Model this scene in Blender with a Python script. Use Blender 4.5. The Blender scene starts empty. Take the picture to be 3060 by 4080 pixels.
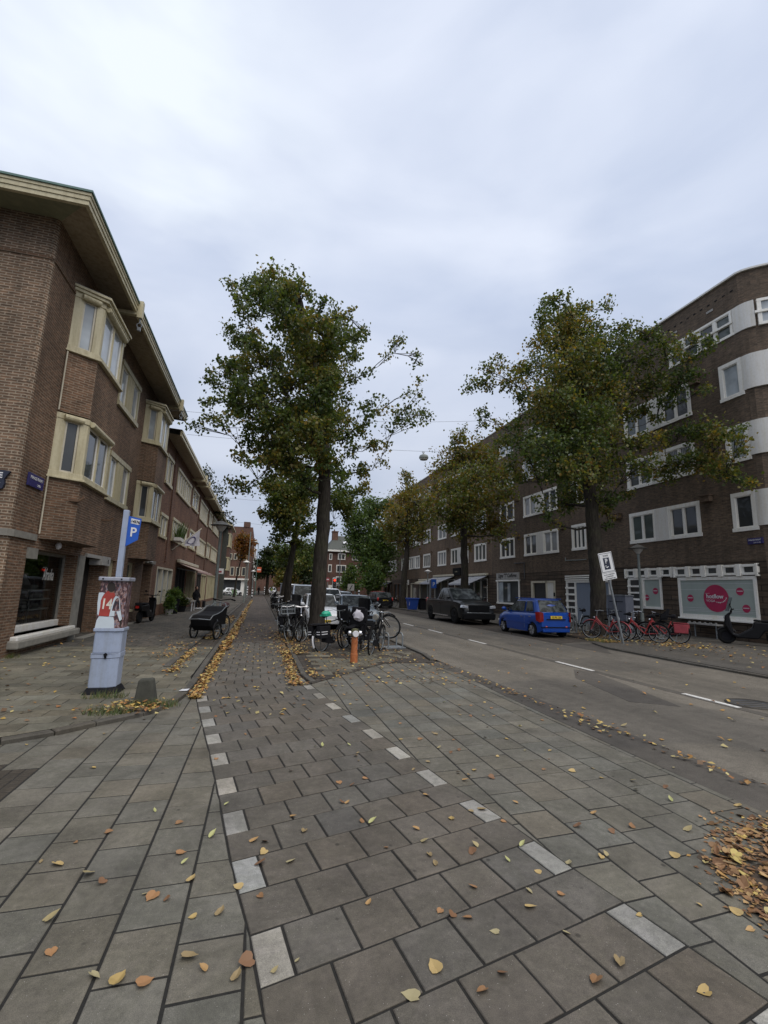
import bpy, math, random
import numpy as np
from mathutils import Vector, Matrix
R_=math.radians
sc=bpy.context.scene
col=sc.collection
# ------------------------------------------------------------ camera
cd=bpy.data.cameras.new("camera"); cam=bpy.data.objects.new("camera",cd); col.objects.link(cam)
CR=((0.96634382,0.07092653,0.24728333),(-0.25554845,0.15415675,0.95442689),(0.02957379,-0.9854974,0.16709359))
m=Matrix([[r[0],-r[1],-r[2]] for r in CR]).to_4x4()
m.translation=(0,0,1.65)
cam.matrix_world=m
cd.sensor_fit='HORIZONTAL'; cd.sensor_width=36; cd.lens=36*1845/3060
cd.clip_start=.05; cd.clip_end=2000
sc.camera=cam
# ------------------------------------------------------------ view, sky, sun
sc.view_settings.view_transform='Standard'; sc.view_settings.look='None'
sc.view_settings.exposure=0.76; sc.view_settings.gamma=1
SUN_EL,SUN_AZ=R_(58),R_(152)   # high behind thick cloud, over the photographer's shoulder
w=bpy.data.worlds.new("World"); sc.world=w; w.use_nodes=True
nt=w.node_tree; nt.nodes.clear(); N=nt.nodes.new; Lk=nt.links.new
out=N('ShaderNodeOutputWorld'); bg=N('ShaderNodeBackground'); Lk(bg.outputs[0],out.inputs[0])
sky=N('ShaderNodeTexSky'); sky.sky_type='NISHITA'; sky.sun_disc=False; sky.sun_elevation=SUN_EL; sky.sun_rotation=SUN_AZ
tc=N('ShaderNodeTexCoord')
mp=N('ShaderNodeMapping'); mp.inputs['Scale'].default_value=(1.0,1.0,2.6); Lk(tc.outputs['Generated'],mp.inputs[0])
n1=N('ShaderNodeTexNoise'); n1.inputs['Scale'].default_value=2.3; n1.inputs['Detail'].default_value=6; n1.inputs['Roughness'].default_value=.46; n1.inputs['Distortion'].default_value=.35
Lk(mp.outputs[0],n1.inputs['Vector'])
cr=N('ShaderNodeValToRGB'); e=cr.color_ramp.elements
e[0].position=.34; e[0].color=(3.3,3.75,4.75,1)
e[1].position=.68; e[1].color=(4.6,4.95,5.75,1)
Lk(n1.outputs['Fac'],cr.inputs[0])
sep=N('ShaderNodeSeparateXYZ'); Lk(tc.outputs['Generated'],sep.inputs[0])
# darker cloud bank low down, thin bright patch high to the left
rz=N('ShaderNodeMapRange'); rz.inputs[1].default_value=.0; rz.inputs[2].default_value=.55; rz.inputs[3].default_value=.72; rz.inputs[4].default_value=1.04
Lk(sep.outputs[2],rz.inputs[0])
mul=N('ShaderNodeVectorMath'); mul.operation='SCALE'; Lk(cr.outputs[0],mul.inputs[0]); Lk(rz.outputs[0],mul.inputs['Scale'])
dt=N('ShaderNodeVectorMath'); dt.operation='DOT_PRODUCT'; Lk(tc.outputs['Generated'],dt.inputs[0])
bd=Vector(CR and (0.0,0.0,0.0)); v=Vector((-1250.,-1850.,1845.)); bd=Vector([sum(CR[i][k]*v[k] for k in range(3)) for i in range(3)]).normalized()
dt.inputs[1].default_value=bd
br=N('ShaderNodeMapRange'); br.inputs[1].default_value=.9; br.inputs[2].default_value=1.0; br.inputs[3].default_value=0; br.inputs[4].default_value=1; br.interpolation_type='SMOOTHSTEP'
Lk(dt.outputs['Value'],br.inputs[0])
n2=N('ShaderNodeTexNoise'); n2.inputs['Scale'].default_value=3.4; n2.inputs['Detail'].default_value=4; Lk(mp.outputs[0],n2.inputs['Vector'])
nm=N('ShaderNodeMapRange'); nm.inputs[1].default_value=.35; nm.inputs[2].default_value=.65; Lk(n2.outputs['Fac'],nm.inputs[0])
bm_=N('ShaderNodeMath'); bm_.operation='MULTIPLY'; Lk(br.outputs[0],bm_.inputs[0]); Lk(nm.outputs[0],bm_.inputs[1])
mixb=N('ShaderNodeMixRGB'); mixb.inputs[2].default_value=(5.6,6.0,6.5,1); Lk(bm_.outputs[0],mixb.inputs[0]); Lk(mul.outputs[0],mixb.inputs[1])
mx=N('ShaderNodeMixRGB'); mx.inputs[0].default_value=.95; Lk(sky.outputs[0],mx.inputs[1]); Lk(mixb.outputs[0],mx.inputs[2])
Lk(mx.outputs[0],bg.inputs[0]); bg.inputs[1].default_value=.1
sl=bpy.data.lights.new("sun",'SUN'); sl.energy=1.5; sl.angle=R_(70); sl.color=(1,.93,.83)
so=bpy.data.objects.new("sun",sl); col.objects.link(so)
d=Vector((math.sin(SUN_AZ)*math.cos(SUN_EL),math.cos(SUN_AZ)*math.cos(SUN_EL),math.sin(SUN_EL)))
so.rotation_euler=d.to_track_quat('Z','Y').to_euler(); so.location=d*60

# ------------------------------------------------------------ materials
MAT={}
def _new(name):
    m=bpy.data.materials.new(name); m.use_nodes=True; nt=m.node_tree; nt.nodes.clear()
    o=nt.nodes.new('ShaderNodeOutputMaterial'); p=nt.nodes.new('ShaderNodeBsdfPrincipled'); nt.links.new(p.outputs[0],o.inputs[0])
    MAT[name]=m; return m,nt,p,o
def hexc(c): return (c[0],c[1],c[2],1)
def noise(nt,scale,detail=4,vec=None,rough=.55,dist=0):
    n=nt.nodes.new('ShaderNodeTexNoise'); n.inputs['Scale'].default_value=scale; n.inputs['Detail'].default_value=detail; n.inputs['Roughness'].default_value=rough; n.inputs['Distortion'].default_value=dist
    if vec is not None: nt.links.new(vec,n.inputs['Vector'])
    return n
def ramp(nt,fac,stops):
    r=nt.nodes.new('ShaderNodeValToRGB'); el=r.color_ramp.elements
    while len(el)<len(stops): el.new(.5)
    for a,(p,c) in zip(el,stops): a.position=p; a.color=hexc(c)
    nt.links.new(fac,r.inputs[0]); return r
def mixc(nt,a,b,fac,mode='MIX'):
    n=nt.nodes.new('ShaderNodeMixRGB'); n.blend_type=mode
    for s,i in ((a,1),(b,2),(fac,0)):
        if isinstance(s,(int,float)): n.inputs[i].default_value=s
        elif isinstance(s,tuple): n.inputs[i].default_value=hexc(s)
        else: nt.links.new(s,n.inputs[i])
    return n
def bump(nt,p,h,strength=.3,dist=.01):
    b=nt.nodes.new('ShaderNodeBump'); b.inputs['Strength'].default_value=strength; b.inputs['Distance'].default_value=dist
    nt.links.new(h,b.inputs['Height']); nt.links.new(b.outputs[0],p.inputs['Normal'])
def coords(nt,kind='Object',scale=None):
    t=nt.nodes.new('ShaderNodeTexCoord'); o=t.outputs[kind]
    if scale:
        mp=nt.nodes.new('ShaderNodeMapping'); mp.inputs['Scale'].default_value=scale; nt.links.new(o,mp.inputs[0]); o=mp.outputs[0]
    return o
def M(name,c,rough=.6,metal=0,var=.18,scale=6,bmp=0,coat=0,spec=None):
    if name in MAT: return MAT[name]
    m,nt,p,o=_new(name)
    v=coords(nt)
    n=noise(nt,scale,5,v)
    r=ramp(nt,n.outputs['Fac'],[(.3,tuple(x*(1-var) for x in c)),(.7,tuple(min(1,x*(1+var)) for x in c))])
    nt.links.new(r.outputs[0],p.inputs['Base Color'])
    p.inputs['Roughness'].default_value=rough; p.inputs['Metallic'].default_value=metal
    if coat: p.inputs['Coat Weight'].default_value=coat; p.inputs['Coat Roughness'].default_value=.08
    if spec is not None: p.inputs['Specular IOR Level'].default_value=spec
    if bmp: bump(nt,p,noise(nt,scale*12,4,v).outputs['Fac'],bmp,.01)
    return m
def paint(name,c,streak=.25,rough=.5):
    if name in MAT: del MAT[name]
    m,nt,p,o=_new(name); v=coords(nt); mp=nt.nodes.new('ShaderNodeMapping'); mp.inputs['Scale'].default_value=(5,5,.5); nt.links.new(v,mp.inputs[0])
    r=ramp(nt,noise(nt,1.6,6,mp.outputs[0],.7).outputs['Fac'],[(.36,tuple(x*(1-streak)*(1,.97,.9)[i] for i,x in enumerate(c))),(.56,c)])
    r2=ramp(nt,noise(nt,14,5,v,.7).outputs['Fac'],[(.3,(.9,.89,.86)),(.55,(1,1,1))]); x=mixc(nt,r.outputs[0],r2.outputs[0],1,'MULTIPLY')
    nt.links.new(x.outputs[0],p.inputs['Base Color']); p.inputs['Roughness'].default_value=rough; return m
def brick(name,c1,c2,mortar,bw=.22,bh=.062,ms=.012,stain=.5,mix2=None,bs=.35):
    m,nt,p,o=_new(name)
    uv=coords(nt,'UV')
    b=nt.nodes.new('ShaderNodeTexBrick'); b.offset=.5; b.squash=1
    b.inputs['Color1'].default_value=hexc(c1); b.inputs['Color2'].default_value=hexc(c2); b.inputs['Mortar'].default_value=hexc(mortar)
    b.inputs['Scale'].default_value=1; b.inputs['Brick Width'].default_value=bw; b.inputs['Row Height'].default_value=bh
    b.inputs['Mortar Size'].default_value=ms; b.inputs['Mortar Smooth'].default_value=.3; b.inputs['Bias'].default_value=0
    nt.links.new(uv,b.inputs[0])
    # irregular single bricks: noise sampled at brick size
    mp=nt.nodes.new('ShaderNodeMapping'); mp.inputs['Scale'].default_value=(1/bw,1/bh,1); nt.links.new(uv,mp.inputs[0])
    wn=noise(nt,.9,2,mp.outputs[0],.8)
    r=ramp(nt,wn.outputs['Fac'],[(.3,(.62,.62,.62)),(.5,(1,1,1)),(.72,(1.45,1.3,1.2))])
    x=mixc(nt,b.outputs['Color'],r.outputs[0],1,'MULTIPLY')
    big=noise(nt,.35,6,uv,.62)
    r2=ramp(nt,big.outputs['Fac'],[(.3,(1-stain,)*3),(.6,(1.05,1.02,1))])
    y=mixc(nt,x.outputs[0],r2.outputs[0],1,'MULTIPLY')
    st=nt.nodes.new('ShaderNodeMapping'); st.inputs['Scale'].default_value=(2.2,.16,1); nt.links.new(uv,st.inputs[0])
    sn=noise(nt,1.5,5,st.outputs[0],.6)
    r3=ramp(nt,sn.outputs['Fac'],[(.35,(.8,.8,.8)),(.6,(1.03,1.03,1.03))])
    z=mixc(nt,y.outputs[0],r3.outputs[0],1,'MULTIPLY')
    nt.links.new(z.outputs[0],p.inputs['Base Color']); p.inputs['Roughness'].default_value=.88
    p.inputs['Specular IOR Level'].default_value=.25
    inv=nt.nodes.new('ShaderNodeMath'); inv.operation='SUBTRACT'; inv.inputs[0].default_value=1; nt.links.new(b.outputs['Fac'],inv.inputs[1])
    add=nt.nodes.new('ShaderNodeMath'); add.operation='ADD'; nt.links.new(inv.outputs[0],add.inputs[0]); nt.links.new(noise(nt,60,3,uv).outputs['Fac'],add.inputs[1])
    bump(nt,p,add.outputs[0],bs,.008)
    return m
brick('brick_warm',(.17,.1,.062),(.12,.071,.045),(.22,.175,.13))
brick('brick_corner',(.175,.115,.075),(.12,.08,.054),(.3,.25,.19),ms=.013,stain=.4,bs=.6)
brick('brick_red',(.175,.085,.053),(.125,.061,.04),(.2,.15,.11),ms=.008,stain=.35)
brick('brick_dark',(.14,.107,.078),(.1,.077,.057),(.14,.115,.09),ms=.007,stain=.3)
brick('brick_brown',(.17,.125,.088),(.13,.094,.067),(.16,.13,.1),ms=.007,stain=.3)
brick('brick_far',(.15,.065,.045),(.11,.05,.035),(.15,.12,.1),stain=.3)
brick('plinth',(.1,.077,.057),(.075,.058,.044),(.025,.02,.017),bw=1.4,bh=.23,ms=.02,stain=.35)
brick('pavers',(.11,.104,.09),(.085,.08,.07),(.025,.024,.021),bw=.3,bh=.3,ms=.008,stain=.35,bs=.25)
brick('pavers_small',(.08,.07,.057),(.06,.053,.045),(.022,.02,.018),bw=.2,bh=.1,ms=.007,stain=.4,bs=.3)
brick('pavers_path',(.09,.077,.066),(.075,.065,.056),(.025,.022,.02),bw=.3,bh=.3,ms=.007,stain=.25,bs=.2)
def slabmat(name,base,dirt,speck=1):
    m,nt,p,o=_new(name)
    at=nt.nodes.new('ShaderNodeAttribute'); at.attribute_name='tone'
    v=coords(nt)
    n=noise(nt,2.2,6,v,.65); n2=noise(nt,260,2,v); n3=noise(nt,22,5,v,.7)
    a=mixc(nt,base,at.outputs['Color'],1,'MULTIPLY')
    r=ramp(nt,n.outputs['Fac'],[(.32,(.72,.7,.68)),(.62,(1.08,1.06,1.03))])
    b=mixc(nt,a.outputs[0],r.outputs[0],1,'MULTIPLY')
    r3=ramp(nt,n3.outputs['Fac'],[(.35,(.84,.84,.84)),(.65,(1.12,1.12,1.1))])
    c=mixc(nt,b.outputs[0],r3.outputs[0],1,'MULTIPLY')
    vo=nt.nodes.new('ShaderNodeTexVoronoi'); vo.inputs['Scale'].default_value=58; nt.links.new(v,vo.inputs['Vector'])
    r4=ramp(nt,vo.outputs['Distance'],[(.07,(1,1,1)),(.12,(0,0,0))])
    rs=ramp(nt,noise(nt,31,2,v).outputs['Fac'],[(.5,(0,0,0)),(.56,(1,1,1))])
    mk=mixc(nt,r4.outputs[0],rs.outputs[0],1,'MULTIPLY')
    d=mixc(nt,c.outputs[0],(.34,.32,.3),mk.outputs[0])
    if not speck: d=c
    vg=nt.nodes.new('ShaderNodeTexVoronoi'); vg.inputs['Scale'].default_value=7; vg.inputs['Randomness'].default_value=1; nt.links.new(v,vg.inputs['Vector'])
    rg_=ramp(nt,vg.outputs['Distance'],[(.07,(.45,.45,.45)),(.13,(1,1,1))]); rm_=ramp(nt,noise(nt,4.3,2,v).outputs['Fac'],[(.54,(0,0,0)),(.6,(1,1,1))])
    gg=mixc(nt,(1,1,1),rg_.outputs[0],rm_.outputs[0]); d=mixc(nt,d.outputs[0],gg.outputs[0],1,'MULTIPLY')
    rw_=ramp(nt,noise(nt,.9,7,v,.75,.6).outputs['Fac'],[(.42,(1,1,1)),(.5,(.82,.83,.8)),(.56,(1,1,1))]); d=mixc(nt,d.outputs[0],rw_.outputs[0],1,'MULTIPLY')
    r2=ramp(nt,n2.outputs['Fac'],[(.3,(.72,.72,.72)),(.7,(1.28,1.28,1.28))])
    f=mixc(nt,d.outputs[0],r2.outputs[0],1,'MULTIPLY')
    nt.links.new(f.outputs[0],p.inputs['Base Color']); p.inputs['Roughness'].default_value=.74
    p.inputs['Specular IOR Level'].default_value=.35
    bump(nt,p,n2.outputs['Fac'],.35,.003)
    return m
slabmat('slab_path',(.105,.094,.08),None)
slabmat('slab_side',(.13,.122,.102),None)
slabmat('slab_walk',(.125,.116,.09),None)
slabmat('slab_white',(.29,.28,.26),None)
slabmat('stone_kerb',(.08,.074,.064),None,0)
M('joint_dirt',(.011,.01,.008),.95,scale=30,var=.4,bmp=.4)
def asphalt(name,c,coarse=.5):
    m,nt,p,o=_new(name); v=coords(nt)
    n=noise(nt,.5,6,v,.6); n2=noise(nt,130,2,v); n3=noise(nt,5,6,v,.7)
    r=ramp(nt,n.outputs['Fac'],[(.3,tuple(x*.8 for x in c)),(.7,tuple(x*1.2 for x in c))])
    r3=ramp(nt,n3.outputs['Fac'],[(.3,(.82,.82,.82)),(.7,(1.12,1.12,1.12))])
    r2=ramp(nt,n2.outputs['Fac'],[(.3,(1-coarse,)*3),(.7,(1+coarse,)*3)])
    a=mixc(nt,r.outputs[0],r3.outputs[0],1,'MULTIPLY'); b=mixc(nt,a.outputs[0],r2.outputs[0],1,'MULTIPLY')
    # streaky wheel tracks along the street
    s=nt.nodes.new('ShaderNodeMapping'); s.inputs['Scale'].default_value=(.9,.03,1); nt.links.new(v,s.inputs[0])
    r5=ramp(nt,noise(nt,1.3,3,s.outputs[0]).outputs['Fac'],[(.38,(.8,.8,.8)),(.6,(1.08,1.08,1.08))])
    cc=mixc(nt,b.outputs[0],r5.outputs[0],1,'MULTIPLY')
    rk=ramp(nt,noise(nt,.55,9,v,.8,1.2).outputs['Fac'],[(.488,(1,1,1)),(.5,(.6,.6,.6)),(.512,(1,1,1))]); cc=mixc(nt,cc.outputs[0],rk.outputs[0],.7,'MULTIPLY')
    rp=ramp(nt,noise(nt,.23,2,v,.4).outputs['Fac'],[(.46,(.86,.86,.87)),(.48,(1.05,1.04,1.02))]); cc=mixc(nt,cc.outputs[0],rp.outputs[0],1,'MULTIPLY')
    nt.links.new(cc.outputs[0],p.inputs['Base Color']); p.inputs['Roughness'].default_value=.8; p.inputs['Specular IOR Level'].default_value=.3
    bump(nt,p,n2.outputs['Fac'],.6,.006); return m
asphalt('asphalt',(.125,.112,.092))
asphalt('asphalt_smooth',(.078,.07,.06),.2)
asphalt('walk_grey',(.09,.082,.07),.2)
m,nt,p,o=_new('road_paint'); v=coords(nt); r=ramp(nt,noise(nt,28,5,v,.75).outputs['Fac'],[(.38,(.12,.11,.1)),(.47,(.6,.59,.56)),(.7,(.68,.67,.63))]); nt.links.new(r.outputs[0],p.inputs['Base Color']); p.inputs['Roughness'].default_value=.65
M('cream',(.5,.435,.25),.5,var=.1,scale=3); M('cream_light',(.47,.44,.35),.5,var=.08)
M('white_paint',(.74,.73,.7),.45,var=.06,scale=2); M('panel_white',(.6,.59,.57),.55,var=.05,scale=1.5)
M('soffit',(.32,.26,.185),.8,var=.2,scale=3); M('soffit_green',(.2,.2,.125),.8,var=.15)
M('gutter_green',(.09,.16,.14),.6); M('dark_lead',(.05,.052,.055),.6); M('concrete',(.19,.18,.155),.85,bmp=.4); M('concrete_pale',(.3,.29,.27),.8,bmp=.3)
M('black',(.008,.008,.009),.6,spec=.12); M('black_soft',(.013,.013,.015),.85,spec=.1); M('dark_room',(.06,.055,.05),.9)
M('metal_grey',(.2,.215,.23),.4,.5); M('galv',(.26,.28,.29),.45,.7,var=.15,scale=20); M('chrome',(.6,.6,.62),.2,1,var=.02)
M('lamp_pole',(.155,.175,.165),.6,.1,var=.2,scale=5); M('lamp_cap',(.1,.095,.085),.6); M('lamp_glass',(.42,.4,.36),.3)
M('meter_grey',(.29,.35,.47),.45,.1,var=.1,scale=3); M('meter_light',(.28,.29,.34),.4,.1); M('cab_grey',(.11,.12,.15),.6,var=.1)
M('sign_blue',(.01,.085,.42),.4,var=.04); M('sign_navy',(.025,.022,.11),.5,var=.05); M('sign_dark',(.008,.012,.03),.5); M('sign_white',(.62,.62,.62),.4,var=.03)
M('brass',(.4,.3,.1),.4,.6); M('rubber',(.012,.012,.012),.9,var=.2,spec=.1); M('rim_grey',(.3,.3,.31),.35,.8,var=.05); M('red_paint',(.33,.025,.025),.35,coat=.3,var=.08)
M('red_dull',(.25,.03,.04),.6); M('pink',(.5,.38,.45),.7); M('green_cover',(.02,.33,.2),.4); M('hydrant_orange',(.34,.105,.03),.6,var=.25,scale=14); M('white_plastic',(.6,.6,.62),.4,var=.05)
M('wood',(.12,.07,.04),.7); M('soil',(.055,.038,.024),.95,scale=25,var=.4,bmp=.5); M('moss',(.07,.07,.03),.9); M('door_dark',(.02,.018,.016),.6); M('blue_bin',(.015,.06,.3),.45,var=.06)
M('awning_white',(.4,.41,.44),.8,var=.06); M('awning_pink',(.4,.26,.23),.8,var=.1); M('cloth_white',(.5,.48,.52),.85,var=.06)
M('skin',(.35,.2,.14),.6); M('hair',(.02,.013,.01),.7); M('brown_bag',(.06,.03,.03),.7); M('yellow_cloth',(.25,.16,.03),.9); M('roof_tile',(.06,.065,.055),.8,var=.25)
M('car_blue',(.002,.045,.26),.28,.0,var=.03,coat=.4,spec=.35); M('car_black',(.005,.006,.007),.3,0,var=.05,coat=.12,spec=.3); M('car_white',(.66,.68,.7),.3,0,var=.03,coat=.6)
M('car_silver',(.3,.33,.37),.3,.4,var=.03,coat=.6); M('car_grey',(.1,.125,.15),.3,.3,var=.03,coat=.6); M('car_red',(.22,.015,.018),.3,.1,var=.03,coat=.6)
M('plate_yellow',(.62,.43,.03),.5,var=.03); M('tail_red',(.4,.02,.015),.25,coat=.5); M('head_lens',(.5,.52,.54),.12,.3,coat=.6); M('blue_panel',(.17,.2,.25),.6,var=.05)
M('hivis',(.45,.6,.08),.7); M('poster_red',(.33,.04,.03),.7); M('poster_white',(.5,.56,.6),.7,var=.05); M('poster_skin',(.2,.1,.07),.7); M('number_white',(.62,.58,.5),.6)
M('tan_board',(.24,.21,.15),.7); M('orange_sign',(.5,.1,.04),.5); M('hotpink',(.36,.02,.075),.5,var=.15,scale=2); M('film_white',(.33,.38,.35),.35,var=.08,scale=1.5)
M('moped_black',(.006,.006,.007),.35,coat=.08,spec=.2); M('lamp_hang',(.2,.22,.2),.5)
paint('cream',(.48,.43,.28)); paint('cream_light',(.52,.48,.38)); paint('panel_white',(.64,.63,.6),.06); paint('white_paint',(.78,.77,.73),.06); paint('meter_grey',(.3,.35,.46),.1,.4); paint('soffit',(.33,.27,.19),.3,.8)
def pane(name,c,rough=.04,curtain=None):
    m,nt,p,o=_new(name); v=coords(nt,'UV')
    if curtain:
        w=nt.nodes.new('ShaderNodeTexWave'); w.inputs['Scale'].default_value=3.2; w.inputs['Distortion'].default_value=2.5; nt.links.new(v,w.inputs[0])
        r=ramp(nt,w.outputs['Fac'],[(.2,c),(.8,curtain)]); nt.links.new(r.outputs[0],p.inputs['Base Color'])
    else:
        n=noise(nt,.8,3,v); r=ramp(nt,n.outputs['Fac'],[(.35,tuple(x*.6 for x in c)),(.65,tuple(x*1.4 for x in c))]); nt.links.new(r.outputs[0],p.inputs['Base Color'])
    p.inputs['Roughness'].default_value=.6
    p.inputs['Coat Weight'].default_value=1; p.inputs['Coat Roughness'].default_value=rough; p.inputs['Coat IOR'].default_value=1.42
    wv=noise(nt,1.7,2,v); b=nt.nodes.new('ShaderNodeBump'); b.inputs['Strength'].default_value=.03; b.inputs['Distance'].default_value=.05; nt.links.new(wv.outputs['Fac'],b.inputs['Height']); nt.links.new(b.outputs[0],p.inputs['Coat Normal'])
    return m
pane('pane_dark',(.02,.024,.026)); pane('pane_curtain',(.12,.125,.13),curtain=(.34,.345,.35)); pane('pane_blind',(.3,.33,.35)); pane('pane_green',(.04,.055,.05))
m,nt,p,o=_new('glass_clear'); nt.nodes.remove(p)
g=nt.nodes.new('ShaderNodeBsdfGlossy'); g.inputs['Roughness'].default_value=.02; t=nt.nodes.new('ShaderNodeBsdfTransparent'); t.inputs[0].default_value=(.8,.84,.82,1)
fr=nt.nodes.new('ShaderNodeFresnel'); fr.inputs[0].default_value=1.7; ms=nt.nodes.new('ShaderNodeMixShader')
nt.links.new(fr.outputs[0],ms.inputs[0]); nt.links.new(t.outputs[0],ms.inputs[1]); nt.links.new(g.outputs[0],ms.inputs[2]); nt.links.new(ms.outputs[0],o.inputs[0])
m,nt,p,o=_new('car_glass'); p.inputs['Base Color'].default_value=(.012,.016,.018,1); p.inputs['Roughness'].default_value=.06; p.inputs['Specular IOR Level'].default_value=.28
m,nt,p,o=_new('car_side_glass'); v=coords(nt); r=ramp(nt,noise(nt,2.2,4,v,.6).outputs['Fac'],[(.4,(.015,.018,.02)),(.6,(.09,.1,.105))]); nt.links.new(r.outputs[0],p.inputs['Base Color']); p.inputs['Roughness'].default_value=.08; p.inputs['Specular IOR Level'].default_value=.5  # pale blotches painted into the colour for reflections and see-through
m,nt,p,o=_new('car_screen'); v=coords(nt); r=ramp(nt,noise(nt,3.2,4,v,.6,.8).outputs['Fac'],[(.45,(.012,.015,.016)),(.62,(.07,.08,.082))]); nt.links.new(r.outputs[0],p.inputs['Base Color']); p.inputs['Roughness'].default_value=.12; p.inputs['Specular IOR Level'].default_value=.1  # noise paints lumpy reflections into the screen colour
m,nt,p,o=_new('bark'); v=coords(nt); mp=nt.nodes.new('ShaderNodeMapping'); mp.inputs['Scale'].default_value=(9,9,1.6); nt.links.new(v,mp.inputs[0])
n=noise(nt,2,6,mp.outputs[0],.7); n2=noise(nt,1.1,4,v)
r=ramp(nt,n.outputs['Fac'],[(.35,(.014,.012,.01)),(.6,(.046,.039,.032)),(.8,(.08,.07,.056))]); r2=ramp(nt,n2.outputs['Fac'],[(.5,(0,0,0)),(.75,(.6,.6,.6))])
x=mixc(nt,r.outputs[0],(.05,.052,.025),r2.outputs[0]); nt.links.new(x.outputs[0],p.inputs['Base Color']); p.inputs['Roughness'].default_value=.95; p.inputs['Specular IOR Level'].default_value=.2; bump(nt,p,n.outputs['Fac'],.9,.03)
def leafmat(name,rough=.38,trans=.45):
    m,nt,p,o=_new(name); at=nt.nodes.new('ShaderNodeAttribute'); at.attribute_name='tone'
    nt.links.new(at.outputs['Color'],p.inputs['Base Color']); p.inputs['Roughness'].default_value=rough; p.inputs['Specular IOR Level'].default_value=.3
    if trans:
        t=nt.nodes.new('ShaderNodeBsdfTranslucent'); b=mixc(nt,at.outputs['Color'],(1.3,1.25,.5),1,'MULTIPLY'); nt.links.new(b.outputs[0],t.inputs[0])
        s=nt.nodes.new('ShaderNodeMixShader'); s.inputs[0].default_value=trans; nt.links.new(p.outputs[0],s.inputs[1]); nt.links.new(t.outputs[0],s.inputs[2]); nt.links.new(s.outputs[0],o.inputs[0])
    return m
leafmat('leaf'); leafmat('leaf_fallen',.5,0)
m,nt,p,o=_new('crowd'); v=coords(nt,'Object',(30,30,16)); n=noise(nt,1.0,3,v,.5); r=ramp(nt,n.outputs['Fac'],[(.36,(.02,.02,.03)),(.5,(.1,.04,.04)),(.58,(.32,.22,.2)),(.66,(.08,.09,.16)),(.75,(.4,.38,.38))]); nt.links.new(r.outputs[0],p.inputs['Base Color']); p.inputs['Roughness'].default_value=.4
m,nt,p,o=_new('signal_red'); p.inputs['Base Color'].default_value=(.6,.01,.005,1); p.inputs['Emission Color'].default_value=(1,.03,.01,1); p.inputs['Emission Strength'].default_value=2.2
m,nt,p,o=_new('stripes'); v=coords(nt,'Object'); s=nt.nodes.new('ShaderNodeSeparateXYZ'); nt.links.new(v,s.inputs[0]); a=nt.nodes.new('ShaderNodeMath'); a.operation='MULTIPLY'; a.inputs[1].default_value=2.4; nt.links.new(s.outputs[2],a.inputs[0]); f=nt.nodes.new('ShaderNodeMath'); f.operation='FRACT'; nt.links.new(a.outputs[0],f.inputs[0]); c=nt.nodes.new('ShaderNodeMath'); c.operation='GREATER_THAN'; c.inputs[1].default_value=.5; nt.links.new(f.outputs[0],c.inputs[0]); x=mixc(nt,(.02,.02,.02),(.6,.6,.6),c.outputs[0]); nt.links.new(x.outputs[0],p.inputs['Base Color'])

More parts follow.
